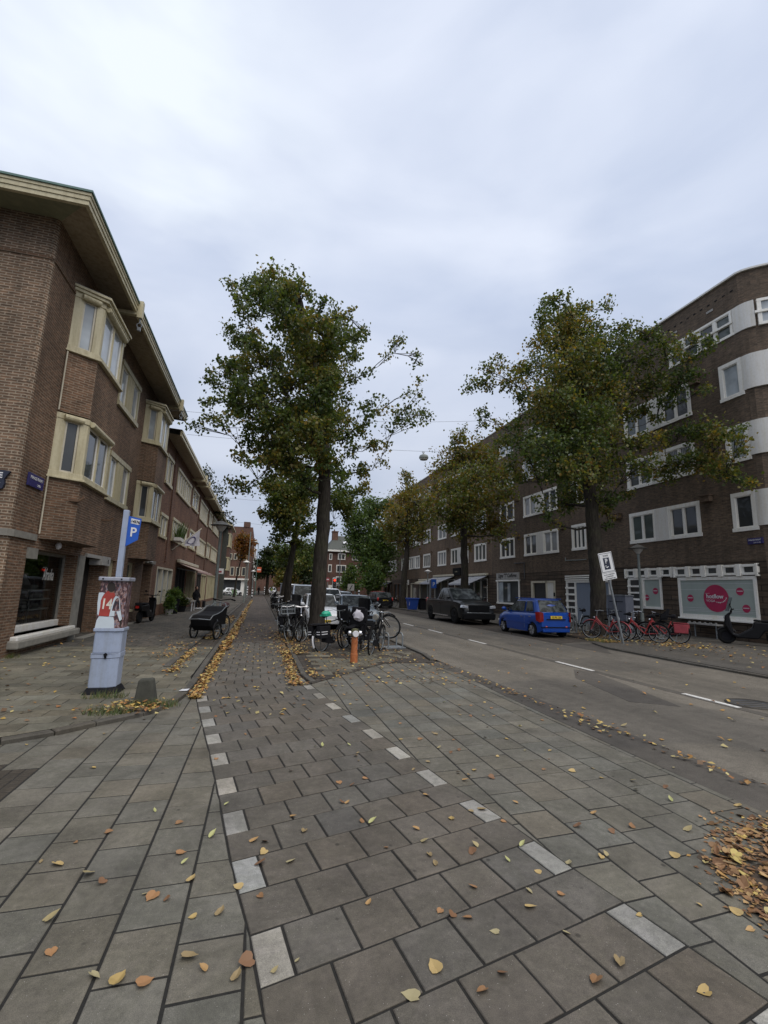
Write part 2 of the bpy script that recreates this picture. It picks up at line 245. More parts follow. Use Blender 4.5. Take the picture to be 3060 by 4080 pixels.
# ------------------------------------------------------------ mesh helpers
OFF={}
def tag(o,label=None,cat=None,group=None,kind=None):
    if label: o['label']=label
    if cat: o['category']=cat
    if group: o['group']=group
    if kind: o['kind']=kind
    return o
def thing(name,label,cat,loc=(0,0,0),rot=(0,0,0),group=None):
    o=bpy.data.objects.new(name,None); o.empty_display_size=.2; col.objects.link(o); o.location=loc; o.rotation_euler=rot
    OFF[o.name]=Vector(loc); return tag(o,label,cat,group)
class MB:
    def __init__(s): s.v=[]; s.f=[]; s.c=[]; s.col=None
    def add(s,vs,fs,c=None):
        b=len(s.v); s.v+= [tuple(x) for x in vs]; s.f+=[tuple(b+i for i in f) for f in fs]
        if c is not None or s.c: s.c+=[c or (1,1,1)]*len(fs)
        return s
    def box(s,x0,x1,y0,y1,z0,z1,c=None):
        return s.add([(x0,y0,z0),(x1,y0,z0),(x1,y1,z0),(x0,y1,z0),(x0,y0,z1),(x1,y0,z1),(x1,y1,z1),(x0,y1,z1)],[(0,3,2,1),(4,5,6,7),(0,1,5,4),(1,2,6,5),(2,3,7,6),(3,0,4,7)],c)
    def quad(s,a,b,c_,d,c=None): return s.add([a,b,c_,d],[(0,1,2,3)],c)
    def poly(s,pts,c=None): return s.add(pts,[tuple(range(len(pts)))],c)
    def prism(s,pts,z0,z1,c=None):
        n=len(pts); A=sum(pts[i][0]*pts[(i+1)%n][1]-pts[(i+1)%n][0]*pts[i][1] for i in range(n))
        if A<0: pts=pts[::-1]
        vs=[(x,y,z0) for x,y in pts]+[(x,y,z1) for x,y in pts]
        return s.add(vs,[tuple(range(n))[::-1],tuple(range(n,2*n))]+[(i,(i+1)%n,n+(i+1)%n,n+i) for i in range(n)],c)
    def extr(s,pts,axis,a0,a1):   # polygon in the two other axes, extruded along axis
        n=len(pts)
        def P(p,a):
            if axis=='x': return (a,p[0],p[1])
            if axis=='y': return (p[0],a,p[1])
            return (p[0],p[1],a)
        vs=[P(p,a0) for p in pts]+[P(p,a1) for p in pts]
        return s.add(vs,[tuple(range(n))[::-1],tuple(range(n,2*n))]+[(i,(i+1)%n,n+(i+1)%n,n+i) for i in range(n)])
    def cyl(s,p0,p1,r0,r1=None,n=10,caps=True):
        r1=r0 if r1 is None else r1
        p0=Vector(p0); p1=Vector(p1); d=(p1-p0)
        if d.length<1e-6: return s
        d.normalize(); a=d.orthogonal().normalized(); b=d.cross(a)
        vs=[]
        for p,r in ((p0,r0),(p1,r1)):
            for i in range(n):
                t=2*math.pi*i/n; vs.append(p+a*math.cos(t)*r+b*math.sin(t)*r)
        fs=[(i,(i+1)%n,n+(i+1)%n,n+i) for i in range(n)]
        if caps: fs+=[tuple(range(n))[::-1],tuple(range(n,2*n))]
        return s.add(vs,fs)
    def tube(s,pts,rad,n=6):
        pts=[Vector(p) for p in pts]; k=len(pts)
        if isinstance(rad,(int,float)): rad=[rad]*k
        vs=[]; a=None
        for i,p in enumerate(pts):
            d=(pts[min(i+1,k-1)]-pts[max(i-1,0)])
            if d.length<1e-7: d=Vector((0,0,1))
            d.normalize()
            if a is None: a=d.orthogonal().normalized()
            a=(a-d*a.dot(d)); a=a.normalized() if a.length>1e-5 else d.orthogonal().normalized()
            b=d.cross(a)
            for j in range(n):
                t=2*math.pi*j/n; vs.append(p+a*math.cos(t)*rad[i]+b*math.sin(t)*rad[i])
        fs=[(i*n+j,i*n+(j+1)%n,(i+1)*n+(j+1)%n,(i+1)*n+j) for i in range(k-1) for j in range(n)]
        fs+=[tuple(range(n))[::-1],tuple(range((k-1)*n,k*n))]
        return s.add(vs,fs)
    def lathe(s,prof,c=(0,0,0),n=20,axis='z'):
        vs=[]; k=len(prof)
        for r,z in prof:
            for j in range(n):
                t=2*math.pi*j/n; x,y=r*math.cos(t),r*math.sin(t)
                vs.append({'z':(c[0]+x,c[1]+y,c[2]+z),'y':(c[0]+x,c[1]+z,c[2]+y),'x':(c[0]+z,c[1]+x,c[2]+y)}[axis])
        fs=[(i*n+j,i*n+(j+1)%n,(i+1)*n+(j+1)%n,(i+1)*n+j) for i in range(k-1) for j in range(n)]
        if prof[0][0]>1e-4: fs.append(tuple(range(n))[::-1])
        if prof[-1][0]>1e-4: fs.append(tuple(range((k-1)*n,k*n)))
        return s.add(vs,fs)
    def torus(s,c,R,r,n=24,m=6,a0=0,a1=2*math.pi,axis='y'):
        vs=[]; full=abs(a1-a0-2*math.pi)<1e-6; kk=n if full else n+1
        for i in range(kk):
            t=a0+(a1-a0)*i/n
            for j in range(m):
                q=2*math.pi*j/m; rr=R+r*math.cos(q); h=r*math.sin(q)
                u,w_=rr*math.cos(t),rr*math.sin(t)
                vs.append((c[0]+u,c[1]+h,c[2]+w_) if axis=='y' else (c[0]+u,c[1]+w_,c[2]+h))
        fs=[]
        for i in range(n):
            i2=(i+1)%kk
            for j in range(m): fs.append((i*m+j,i2*m+j,i2*m+(j+1)%m,i*m+(j+1)%m))
        return s.add(vs,fs)
    def ell(s,c,r,n=12,k=8):
        prof=[(math.sin(math.pi*i/k),-math.cos(math.pi*i/k)) for i in range(k+1)]
        vs=[];
        for a,b in prof:
            for j in range(n):
                t=2*math.pi*j/n; vs.append((c[0]+a*math.cos(t)*r[0],c[1]+a*math.sin(t)*r[1],c[2]+b*r[2]))
        return s.add(vs,[(i*n+j,i*n+(j+1)%n,(i+1)*n+(j+1)%n,(i+1)*n+j) for i in range(k) for j in range(n)])
    def build(s,name,mat,parent=None,smooth=False,bevel=0,label=None,local=False):
        me=bpy.data.meshes.new(name)
        off=Vector((0,0,0))
        if parent is not None and not local: off=OFF.get(parent.name,off)
        vs=[(v[0]-off.x,v[1]-off.y,v[2]-off.z) for v in s.v]
        me.from_pydata(vs,[],s.f); me.validate(clean_customdata=False)
        if smooth:
            me.polygons.foreach_set('use_smooth',[True]*len(me.polygons))
            try: me.set_sharp_from_angle(angle=R_(38))
            except Exception: pass
        # metric box-projected UVs
        uvl=me.uv_layers.new(name='UVMap'); nl=len(me.loops); uv=np.zeros((nl,2))
        for p in me.polygons:
            n=p.normal
            if abs(n.z)>.7: tx,ty=Vector((1,0,0)),Vector((0,1,0))
            else:
                tx=Vector((-n.y,n.x,0)).normalized(); ty=Vector((0,0,1))
            for li in p.loop_indices:
                c=me.vertices[me.loops[li].vertex_index].co+off
                uv[li]=(c.dot(tx),c.dot(ty))
        uvl.data.foreach_set('uv',uv.ravel())
        if s.c and len(s.c)==len(me.polygons):
            a=me.color_attributes.new('tone','FLOAT_COLOR','CORNER'); arr=np.ones((nl,4))
            for p,c in zip(me.polygons,s.c):
                for li in p.loop_indices: arr[li,:3]=c
            a.data.foreach_set('color',arr.ravel())
        me.materials.append(MAT[mat] if isinstance(mat,str) else mat)
        o=bpy.data.objects.new(name,me); col.objects.link(o)
        if parent is not None: o.parent=parent
        OFF[o.name]=Vector(off)
        if bevel:
            b=o.modifiers.new('bevel','BEVEL'); b.width=bevel; b.segments=2; b.limit_method='ANGLE'; b.angle_limit=R_(40)
        if label: o['label']=label
        return o
def struct(o): o['kind']='structure'; return o
def text(name,s,mat,parent,origin,right,up,size,sx=1.0,depth=.004,local=False,align='CENTER',shear=0,bold=0):
    cu=bpy.data.curves.new(name,'FONT'); cu.body=s; cu.size=size; cu.extrude=depth/2; cu.align_x=align; cu.shear=shear; cu.offset=bold; cu.resolution_u=3
    t=bpy.data.objects.new(name,cu); col.objects.link(t)
    bpy.context.view_layer.update()
    me=bpy.data.meshes.new_from_object(t.evaluated_get(bpy.context.evaluated_depsgraph_get()))
    bpy.data.objects.remove(t); me.name=name
    r=Vector(right).normalized(); u=Vector(up).normalized(); n=r.cross(u)
    off=Vector((0,0,0)) if local else OFF.get(parent.name,Vector((0,0,0)))
    o3=Vector(origin)
    for v in me.vertices: v.co=o3+r*(v.co.x*sx)+u*v.co.y+n*v.co.z-off
    me.materials.clear(); me.materials.append(MAT[mat])
    o=bpy.data.objects.new(name,me); col.objects.link(o); o.parent=parent; OFF[o.name]=Vector(off); return o
def copy_tree(o,parent=None):
    c=o.copy(); col.objects.link(c)
    if parent is not None: c.parent=parent
    for ch in list(o.children): copy_tree(ch,c)
    return c

# ------------------------------------------------------------ ground
rng=random.Random(7)
def plane(name,mat,pts,z):
    b=MB(); b.poly([(x,y,z) for x,y in pts]); return struct(b.build(name,mat))
plane('ground','walk_grey',[(-300,-60),(300,-60),(300,500),(-300,500)],-.05)
LE=[(.24,.6),(.14,2.11),(.07,2.59),(-.04,3.15),(-.19,4.12),(-.37,5.22),(-.53,6.11),(-.75,7.37),(-.9,8.4),(-.92,14.2)]
RE=[(2.34,.6),(2.18,1.8),(2.04,2.49),(1.97,2.83),(1.86,3.5),(1.72,4.11),(1.59,4.84),(1.46,5.66),(1.31,6.44),(1.13,7.33),(.97,8.49),(.86,9.2),(.84,14.2)]
def at_y(pl,y):
    for (a,b),(c,d) in zip(pl,pl[1:]):
        if b<=y<=d: return a+(c-a)*(y-b)/(d-b)
    return pl[0][0] if y<pl[0][1] else pl[-1][0]
def clip(subj,quad):   # Sutherland-Hodgman, quad convex ccw
    outp=subj
    for i in range(len(quad)):
        a=quad[i]; b=quad[(i+1)%len(quad)]
        ins=lambda p:(b[0]-a[0])*(p[1]-a[1])-(b[1]-a[1])*(p[0]-a[0])>=0
        inp=outp; outp=[]
        for j in range(len(inp)):
            p=inp[j]; q=inp[(j+1)%len(inp)]
            ip,iq=ins(p),ins(q)
            if ip!=iq:
                d1=(b[0]-a[0])*(p[1]-a[1])-(b[1]-a[1])*(p[0]-a[0]); d2=(b[0]-a[0])*(q[1]-a[1])-(b[1]-a[1])*(q[0]-a[0])
                t=d1/(d1-d2); x=(p[0]+(q[0]-p[0])*t,p[1]+(q[1]-p[1])*t)
            if ip: outp.append(p)
            if ip!=iq: outp.append(x)
        if len(outp)<3: return []
    return outp
def area(p): return .5*sum(p[i][0]*p[(i+1)%len(p)][1]-p[(i+1)%len(p)][0]*p[i][1] for i in range(len(p)))
def shrink(q,g):
    n=len(q); o=[]
    for i in range(n):
        p=Vector(q[i]); a=Vector(q[i-1])-p; b=Vector(q[(i+1)%n])-p
        if a.length<1e-6 or b.length<1e-6: o.append(tuple(p)); continue
        a.normalize(); b.normalize(); s=abs(a.x*b.y-a.y*b.x); s=max(s,.35)
        o.append(tuple(p+(a+b)*(g/s)))
    return o
def slab(mb,poly,z,tone,r,g=.0072):
    if area(poly)<0: poly=poly[::-1]
    if abs(area(poly))<.0012: return
    poly=shrink(poly,g)
    # drop duplicate points
    pp=[]
    for p in poly:
        if not pp or (abs(p[0]-pp[-1][0])+abs(p[1]-pp[-1][1]))>.004: pp.append(p)
    if len(pp)<3 or area(pp)<.001: return
    inn=shrink(pp,.004); n=len(pp)
    cx=sum(p[0] for p in pp)/n; cy=sum(p[1] for p in pp)/n
    dz=r.uniform(-.0016,.0016); tx,ty=r.gauss(0,.0045),r.gauss(0,.0045)
    zz=lambda p,o:z+o+dz+(p[0]-cx)*tx+(p[1]-cy)*ty
    vs=[(p[0],p[1],z-.03) for p in pp]+[(p[0],p[1],zz(p,-.004)) for p in pp]+[(p[0],p[1],zz(p,0)) for p in inn]
    fs=[(i,(i+1)%n,n+(i+1)%n,n+i) for i in range(n)]+[(n+i,n+(i+1)%n,2*n+(i+1)%n,2*n+i) for i in range(n)]+[tuple(range(2*n,3*n))]
    mb.add(vs,fs,tone)
def tone(r,s=.11):
    k=r.gauss(1,s); k=max(.7,min(1.35,k)); w=r.gauss(0,.022); return (k*(1+w),k,k*(1-w*1.2))
# cycle path slabs, fanned courses rising to the right
path=MB(); white=MB(); r=random.Random(3)
for k in range(-11,36):
    yl,yr=2.92+.322*k,3.43+.336*k; yl2,yr2=yl+.322,yr+.336
    def P(s,t):
        a=(at_y(LE,yl),yl); b=(at_y(RE,yr),yr); c=(at_y(LE,yl2),yl2); d=(at_y(RE,yr2),yr2)
        p=(a[0]+(b[0]-a[0])*s,a[1]+(b[1]-a[1])*s); q=(c[0]+(d[0]-c[0])*s,c[1]+(d[1]-c[1])*s)
        return (p[0]+(q[0]-p[0])*t,p[1]+(q[1]-p[1])*t)
    n=6
    if k%2==0: ed=[0,.083]+[.083+.1668*i for i in range(1,6)]+[1]; 
    else: ed=[i/6 for i in range(7)]
    for i,(a,b) in enumerate(zip(ed,ed[1:])):
        wh=(k%2==0) and (i==0 or i==len(ed)-2) and yl<8.3
        tn=tone(r,.12) if wh else tone(r,.055)
        slab(white if wh else path,[P(a,0),P(b,0),P(b,1),P(a,1)],.003,tn,r)
struct(path.build('cycle_path','slab_path')); struct(white.build('cycle_path_marker_stones','slab_white'))
plane('cycle_path_far','pavers_path',[(-.92,14.3),(.84,14.5),(.8,300),(-1.0,300)],.002)
plane('paving_bed','joint_dirt',[(-8,-3),(4.1,-3),(4.1,10.8),(-.9,14.4),(-8,14.4)],-.0035)
# slabs left of the path: columns run along the street
kerbc=[(-7.5,5.2),(-3.4,5.45),(-2.42,5.8),(-2.03,6.05),(-1.72,6.35),(-1.3,6.72),(-1.05,7.2),(-.95,7.9),(-.93,8.4)]
regL=[(p[0]-.0,p[1]) for p in LE[:9]]+kerbc[::-1]+[(-7.5,.6)]
regL=regL[::-1] if area(regL)<0 else regL
side=MB(); r=random.Random(5); drain=[]
i=0
for c in range(-24,2):
    x0=-.255-.305*(-c)+.0; x1=x0+.305
    y=.3+(.17 if c%2 else 0)+.03*c
    while y<8.6:
        q=[(x0,y),(x1,y+.012),(x1,y+.342),(x0,y+.33)]
        p=clip(regL,q)
        cxm,cym=(x0+x1)/2,y+.16
        if p:
            if -2.35<cxm<-1.65 and 4.0<cym<5.15:
                for kx in range(3):
                    for ky in range(4):
                        qq=[(x0+.1*kx,y+.082*ky),(x0+.1*kx+.1,y+.082*ky),(x0+.1*kx+.1,y+.082*ky+.082),(x0+.1*kx,y+.082*ky+.082)]
                        slab(side,qq,.0,(.45,.4,.37),r,.004)
            else: slab(side,p,.001,tone(r,.07),r)
        y+=.33
# slabs right of the path
regR=[(p[0],p[1]) for p in RE[:11]]+[(1.43,9.07),(2.87,10.68),(3.9,10.74),(4.12,9.2),(4.02,7.1),(3.98,4.7),(4.0,3.1),(4.0,.6)]
regR=regR[::-1] if area(regR)<0 else regR
for c in range(-2,11):
    x0=.98+.326*c; y=.2+(.175 if c%2 else 0)-.02*c
    while y<11:
        q=[(x0,y),(x0+.326,y+.022),(x0+.326,y+.372),(x0,y+.35)]
        p=clip(regR,q)
        if p:
            X,Y=x0+.16,y+.17
            if not ((X-3.68)**2+(Y-2.0)**2<.86**2): slab(side,p,.001,tone(r,.07),r)
        y+=.35
struct(side.build('crossing_paving','slab_side'))
# low kerb stones round the corner and along the cycle path
kb=MB(); r=random.Random(9)
def kerbline(pts,wd,z0,z1,ln):
    # resample
    seg=[]; acc=0; P=[Vector(p) for p in pts]; cur=P[0]; out=[P[0]]
    for a,b in zip(P,P[1:]):
        L=(b-a).length; n=max(1,round(L/ln))
        for i in range(1,n+1): out.append(a+(b-a)*i/n)
    for i,(a,b) in enumerate(zip(out,out[1:])):
        def nrm(j):
            t=(out[min(j+1,len(out)-1)]-out[max(j-1,0)]).normalized(); return Vector((-t.y,t.x))
        na,nb=nrm(i),nrm(i+1); dd=(b-a).normalized()*.006
        q=[tuple(a+dd),tuple(b-dd),tuple(b-dd+nb*wd),tuple(a+dd+na*wd)]
        if area(q)<0: q=q[::-1]
        zz=z1+r.uniform(-.004,.004); qi=shrink(q,.012); tn=tone(r,.1)
        vs=[(x,y,z0) for x,y in q]+[(x,y,zz-.012) for x,y in q]+[(x,y,zz) for x,y in qi]
        kb.add(vs,[(0,1,5,4),(1,2,6,5),(2,3,7,6),(3,0,4,7),(4,5,9,8),(5,6,10,9),(6,7,11,10),(7,4,8,11),(8,9,10,11)],tn)
kerbline([(-7.5,5.2),(-3.4,5.45),(-2.42,5.8),(-2.03,6.05),(-1.72,6.35),(-1.3,6.72),(-1.05,7.2),(-.95,7.9),(-.93,8.6),(-.95,11),(-.95,60)],.11,-.02,.05,.5)
kerbline([(-1.72,10.2),(-1.72,16),(-1.65,27),(-1.6,80)],-.13,-.02,.08,.9)
kerbline([(.97,8.6),(.87,9.3),(.86,13),(.86,17)],-.11,-.02,.045,.6)
kerbline([(4.2,10.9),(4.36,12),(4.4,15),(4.4,70)],.12,-.02,.06,.9)
kerbline([(12.35,18.1),(12.4,30),(12.4,74)],-.14,-.02,.1,.9)
kerbline([(10.9,5),(10.85,10.2),(11.0,12.2),(11.1,13.4),(11.6,14.6),(12.35,15.4),(12.35,18.1)],-.14,-.02,.05,.7)
struct(kb.build('kerb','stone_kerb'))
# left footway: real slabs near, texture beyond
fw=MB(); r=random.Random(12)
regF=[(-5.0,-.0+5.5)]+[(x-.08,y+.12) for x,y in kerbc[1:]]+[(-1.06,9.2),(-1.06,12.5),(-4.98,12.5)]
regF=[(-7.4,5.4)]+[(x-.06,y+.13) for x,y in kerbc[1:]]+[(-1.07,9.2),(-1.07,13.5),(-7.4,13.5)]
regF=regF[::-1] if area(regF)<0 else regF
row=0; y=5.2
while y<13.5:
    x=-7.6+(.225 if row%2 else 0)
    while x<-.8:
        q=[(x,y),(x+.45,y+.03),(x+.45,y+.33),(x,y+.3)]
        p=clip(regF,q)
        if p:
            t=tone(r,.13); 
            if r.random()<.1: t=tuple(k*1.25 for k in t)
            slab(fw,p,.045,t,r,.005)
        x+=.45
    y+=.3; row+=1
struct(fw.build('pavement','slab_walk'))
b=MB(); b.prism(regF,-.04,.04); struct(b.build('pavement_bed','joint_dirt'))
b=MB(); b.box(-12,-1.73,13.5,120,-.04,.046); struct(b.build('pavement_far','pavers'))
b=MB(); b.box(-1.86,-1.06,13.5,120,-.04,.022); struct(b.build('verge_strip','pavers_small'))
# middle island and parking bays
isl=[(1.0,8.5),(1.46,9.055),(2.89,10.66),(4.16,10.73),(4.28,12),(4.32,15),(4.32,150),(.9,150),(.96,9.4)]
b=MB(); b.prism(isl,-.04,.012); struct(b.build('island_paving','pavers_small'))
r=random.Random(4); pm=MB(); y=8.7; row=0
while y<13:
    x=.9+(.15 if row%2 else 0)
    while x<4.3:
        q=[(x,y),(x+.3,y),(x+.3,y+.3),(x,y+.3)]
        ins=x>1.05 and x+.3<4.2 and y>8.75+(max(0,x-1.0))*1.02+.1 and y+.1<12.6
        if ins and (y<11.0 or r.random()<.75): slab(pm,q,.02,tone(r,.14),r,.005)
        x+=.3
    y+=.3; row+=1
struct(pm.build('island_slabs','slab_walk'))
# carriageway
road=[(4.1,-40),(4.1,2),(4.55,3.5),(4.5,4.5),(4.48,5.4),(4.4,7.9),(4.42,9.2),(4.35,11),(4.4,12),(4.4,300),(12.4,300),(12.4,15.6),(11.0,13.2),(10.85,10.2),(11,5),(11,-40)]
plane('road','asphalt',road,-.006)
plane('road_edge_band','asphalt_smooth',[(3.99,.0),(3.99,4.7),(4.03,7.1),(4.13,9.2),(3.92,10.75),(4.3,10.9),(4.46,9.2),(4.43,7.9),(4.52,5.4),(4.56,4.5),(4.62,3.4),(4.6,.0)],-.002)
plane('parking_lane','pavers_small',[(10.15,14.5),(12.4,15.6),(12.4,76),(10.15,76)],-.001)
plane('parking_lane_asphalt','asphalt_smooth',[(10.2,12),(11.0,13.2),(11.6,14.5),(10.2,14.5)],-.001)
b=MB(); b.prism([(12.42,15.5),(11.7,14.65),(11.16,13.35),(11.05,12.2),(10.98,5),(11,-10),(60,-10),(60,12.6),(19,12.6),(19.0,76),(12.42,76)],-.04,.055); struct(b.build('pavement_right','walk_grey'))
b=MB(); b.prism([(14.6,16.5),(14.6,76),(18.9,76),(18.9,14)],.0,.062); struct(b.build('pavement_right_slabs','pavers'))
pt=MB()
for x,y0,y1 in [(7.42,9.35,10.7),(7.42,6.0,7.0),(7.38,14.5,15.8),(7.36,18.3,19.9),(7.34,22,23.6),(7.3,26.5,28),(7.3,31,32.5),(7.3,36,37.5),(7.3,41,42.5)]:
    pt.prism([(x-.05,y0),(x+.05,y0),(x+.05,y1),(x-.05,y1)],-.006,.0035)
struct(pt.build('centre_line','road_paint'))
tr=MB(); tr.prism([(7.3,4),(7.5,4),(7.42,60),(7.25,60)],-.006,-.002); struct(tr.build('road_seam','asphalt_smooth'))
mh=thing('manhole_cover','round iron manhole cover in the road','manhole cover',(7.9,6.15,0))
b=MB(); b.lathe([(0,.0),(.33,.0),(.33,.008),(.3,.009),(.3,.004),(0,.004)],(7.9,6.15,-.005),28); b.build('cover','dark_lead',mh)
b=MB(); b.torus((7.9,6.15,.0),.36,.02,28,6,axis='z'); 
for i in range(4): b.box(7.9-.25,7.9+.25,6.15-.2+.12*i,6.15-.16+.12*i,0,.006)
b.build('ring','asphalt_smooth',mh)
# tree pits
def pit(x,y,r_,z):
    b=MB(); rr=random.Random(int(x*10)); pts=[(x+r_*math.cos(t*.3491)*rr.uniform(.85,1.1),y+r_*math.sin(t*.3491)*rr.uniform(.85,1.1)) for t in range(18)]
    b.prism(pts,-.03,z); return struct(b.build('tree_pit_soil','soil'))
pit(2.0,16.5,1.0,.03); pit(13.75,16.9,1.3,.075); pit(3.68,2.0,1.0,.001)
# water-stained puddle repair in the road
b=MB(); b.prism([(5.9,6.6),(6.4,8.6),(7.1,9.6),(7.3,9.2),(6.9,7.6),(6.5,6.2)],-.006,-.003); struct(b.build('road_patch','asphalt_smooth'))

# ------------------------------------------------------------ wall with openings
def wall(mb,X,u0,u1,z0,z1,holes,side,depth=.14,flip=1,axis='x'):
    """vertical wall, holes=(u0,u1,z0,z1); side=+1/-1 direction of outward normal"""
    us=sorted(set([u0,u1]+[h[0] for h in holes]+[h[1] for h in holes])); zs=sorted(set([z0,z1]+[h[2] for h in holes]+[h[3] for h in holes]))
    us=[u for u in us if u0<=u<=u1]; zs=[z for z in zs if z0<=z<=z1]
    P=(lambda a,u,z:(a,u,z)) if axis=='x' else (lambda a,u,z:(u,a,z))
    for a,b in zip(us,us[1:]):
        for c,d in zip(zs,zs[1:]):
            m_=((a+b)/2,(c+d)/2)
            if any(h[0]<m_[0]<h[1] and h[2]<m_[1]<h[3] for h in holes): continue
            q=[P(X,a,c),P(X,b,c),P(X,b,d),P(X,a,d)]
            if (side<0)==(axis=='x'): q=q[::-1]
            mb.poly(q)
    for h in holes:
        Xi=X-side*depth
        for q in ([P(X,h[0],h[2]),P(X,h[0],h[3]),P(Xi,h[0],h[3]),P(Xi,h[0],h[2])],[P(X,h[1],h[2]),P(X,h[1],h[3]),P(Xi,h[1],h[3]),P(Xi,h[1],h[2])],
                  [P(X,h[0],h[3]),P(X,h[1],h[3]),P(Xi,h[1],h[3]),P(Xi,h[0],h[3])],[P(X,h[0],h[2]),P(X,h[1],h[2]),P(Xi,h[1],h[2]),P(Xi,h[0],h[2])]): mb.poly(q)
def bar(mb,X,side,out,inn,u0,u1,z0,z1):   # box on an X plane from X+side*out to X-side*inn
    a,b=sorted((X+side*out,X-side*inn)); mb.box(a,b,u0,u1,z0,z1)
def winR(bld,Y0,Y1,z0,z1,X=19,side=-1,kind='pair',fr='white_paint',pn=('pane_dark',),f=.13,attic=False,panel='panel_white',cap=True):
    """framed window on an x-plane; kind pair = two lights joined by a plain panel"""
    fm=MB(); o=.035
    bar(fm,X,side,o,.1,Y0,Y1,z1-f,z1); bar(fm,X,side,o+.02,.1,Y0-.03,Y1+.03,z0-.02,z0+f*.8)
    bar(fm,X,side,o-.002,.1,Y0,Y0+f,z0+f*.8,z1-f); bar(fm,X,side,o-.002,.1,Y1-f,Y1,z0+f*.8,z1-f)
    L=Y1-Y0; lights=[]
    zi0,zi1=z0+f*.8,z1-f
    if kind=='pair':
        c=(Y0+Y1)/2; pw=L*.095
        bar(fm,X,side,o-.004,.1,c-pw-f*.8,c-pw,zi0,zi1); bar(fm,X,side,o-.004,.1,c+pw,c+pw+f*.8,zi0,zi1)
        for a,b in ((Y0+f,c-pw-f*.8),(c+pw+f*.8,Y1-f)): lights.append((a,b,2))
    elif kind=='attic':
        n=4
        for i in range(1,n): 
            u=Y0+L*i/n; bar(fm,X,side,o-.004,.1,u-.06,u+.06,zi0,zi1)
        zc=z0+(z1-z0)*.5; bar(fm,X,side,o+.05,.1,Y0,Y1,zc-.045,zc+.045)
        for i in range(n):
            a=Y0+L*i/n+(f if i==0 else .06); b=Y0+L*(i+1)/n-(f if i==n-1 else .06)
            lights.append((a,b,1))
    elif kind=='single3': lights.append((Y0+f,Y1-f,3))
    else: lights.append((Y0+f,Y1-f,2 if kind!='one' else 1))
    for a,b,n in lights:
        if n>1:
            for i in range(1,n):
                u=a+(b-a)*i/n; bar(fm,X,side,o-.02,.09,u-.035,u+.035,zi0,zi1)
        # thin inner casement
        for i in range(n):
            p0=a+(b-a)*i/n+(.035 if i else 0); p1=a+(b-a)*(i+1)/n-(.035 if i<n-1 else 0); t=.04
            bar(fm,X,side,o-.03,.08,p0,p1,zi0,zi0+t); bar(fm,X,side,o-.03,.08,p0,p1,zi1-t,zi1)
            bar(fm,X,side,o-.031,.08,p0,p0+t,zi0+t,zi1-t); bar(fm,X,side,o-.031,.08,p1-t,p1,zi0+t,zi1-t)
    fo=fm.build('window',fr,bld)
    k=0
    for a,b,n in lights:
        pb=MB(); q=[(X-side*.05,a,zi0),(X-side*.05,b,zi0),(X-side*.05,b,zi1),(X-side*.05,a,zi1)]
        pb.poly(q[::-1] if side<0 else q); pb.build('pane',pn[k%len(pn)],fo); k+=1
    if kind=='pair':
        pb=MB(); c=(Y0+Y1)/2; pw=L*.095
        pb.box(*sorted((X+side*.06,X+side*.0)),c-pw,c+pw,z0+.02,z1-.03) if True else None
        pb.build('panel',panel,fo)
    return fo

# ------------------------------------------------------------ right-hand blocks on the plane X=19
LV=[(4.5,6.1),(7.4,8.98),(10.2,11.85)]
rr=random.Random(21)
def pn(lvl):
    return [rr.choice(['pane_dark','pane_dark','pane_green','pane_curtain'] if lvl==0 else ['pane_blind','pane_curtain','pane_green','pane_dark']) for _ in range(2)]
def block(name,label,Y0,Y1,wins,ghol,brick_='brick_dark',roof=15.65,cat='apartment block'):
    b=thing(name,label,cat,(19,(Y0+Y1)/2,0)); mb=MB()
    holes=[]
    for (a,c,k) in wins:
        for (z0,z1) in LV: holes.append((a,c,z0,z1))
        if k=='pair': holes.append((a+.1,c-.3,12.98,14.15))
        else: holes.append((a,c,12.98,14.15))
    wall(mb,19,Y0,Y1,3.25,roof,holes,-1)
    mb.quad((19,Y0,roof),(19,Y1,roof),(30,Y1,roof),(30,Y0,roof))
    mb.quad((19,Y1,0),(30,Y1,0),(30,Y1,roof),(19,Y1,roof))
    mb.build('wall',brick_,b)
    g=MB(); wall(g,19,Y0,Y1,0,3.25,ghol,-1,depth=.3); g.build('ground_storey_wall','plinth',b)
    c=MB(); c.box(18.95,19.3,Y0,Y1,roof,roof+.07); c.build('roof_edge','panel_white',b)
    for (a,cc,k) in wins:
        for i,(z0,z1) in enumerate(LV):
            winR(b,a,cc,z0,z1,kind=k if k=='pair' else ('single3' if i==0 else 'two'),pn=pn(i),f=.15)
        winR(b,a+(.1 if k=='pair' else 0),cc-(.3 if k=='pair' else 0),12.98,14.15,kind='attic' if k=='pair' else 'two',pn=['pane_blind','pane_green'],f=.1)
    # small terracotta vent boxes beside the windows
    for (a,cc,k) in wins:
        for (z0,z1) in LV:
            v=MB(); v.box(18.86,19.02,a-.62,a-.3,z1-.12,z1+.16); v.box(18.83,18.99,a-.66,a-.26,z1+.161,z1+.19); v.build('vent_box','brick_brown',b,bevel=.006)
    return b
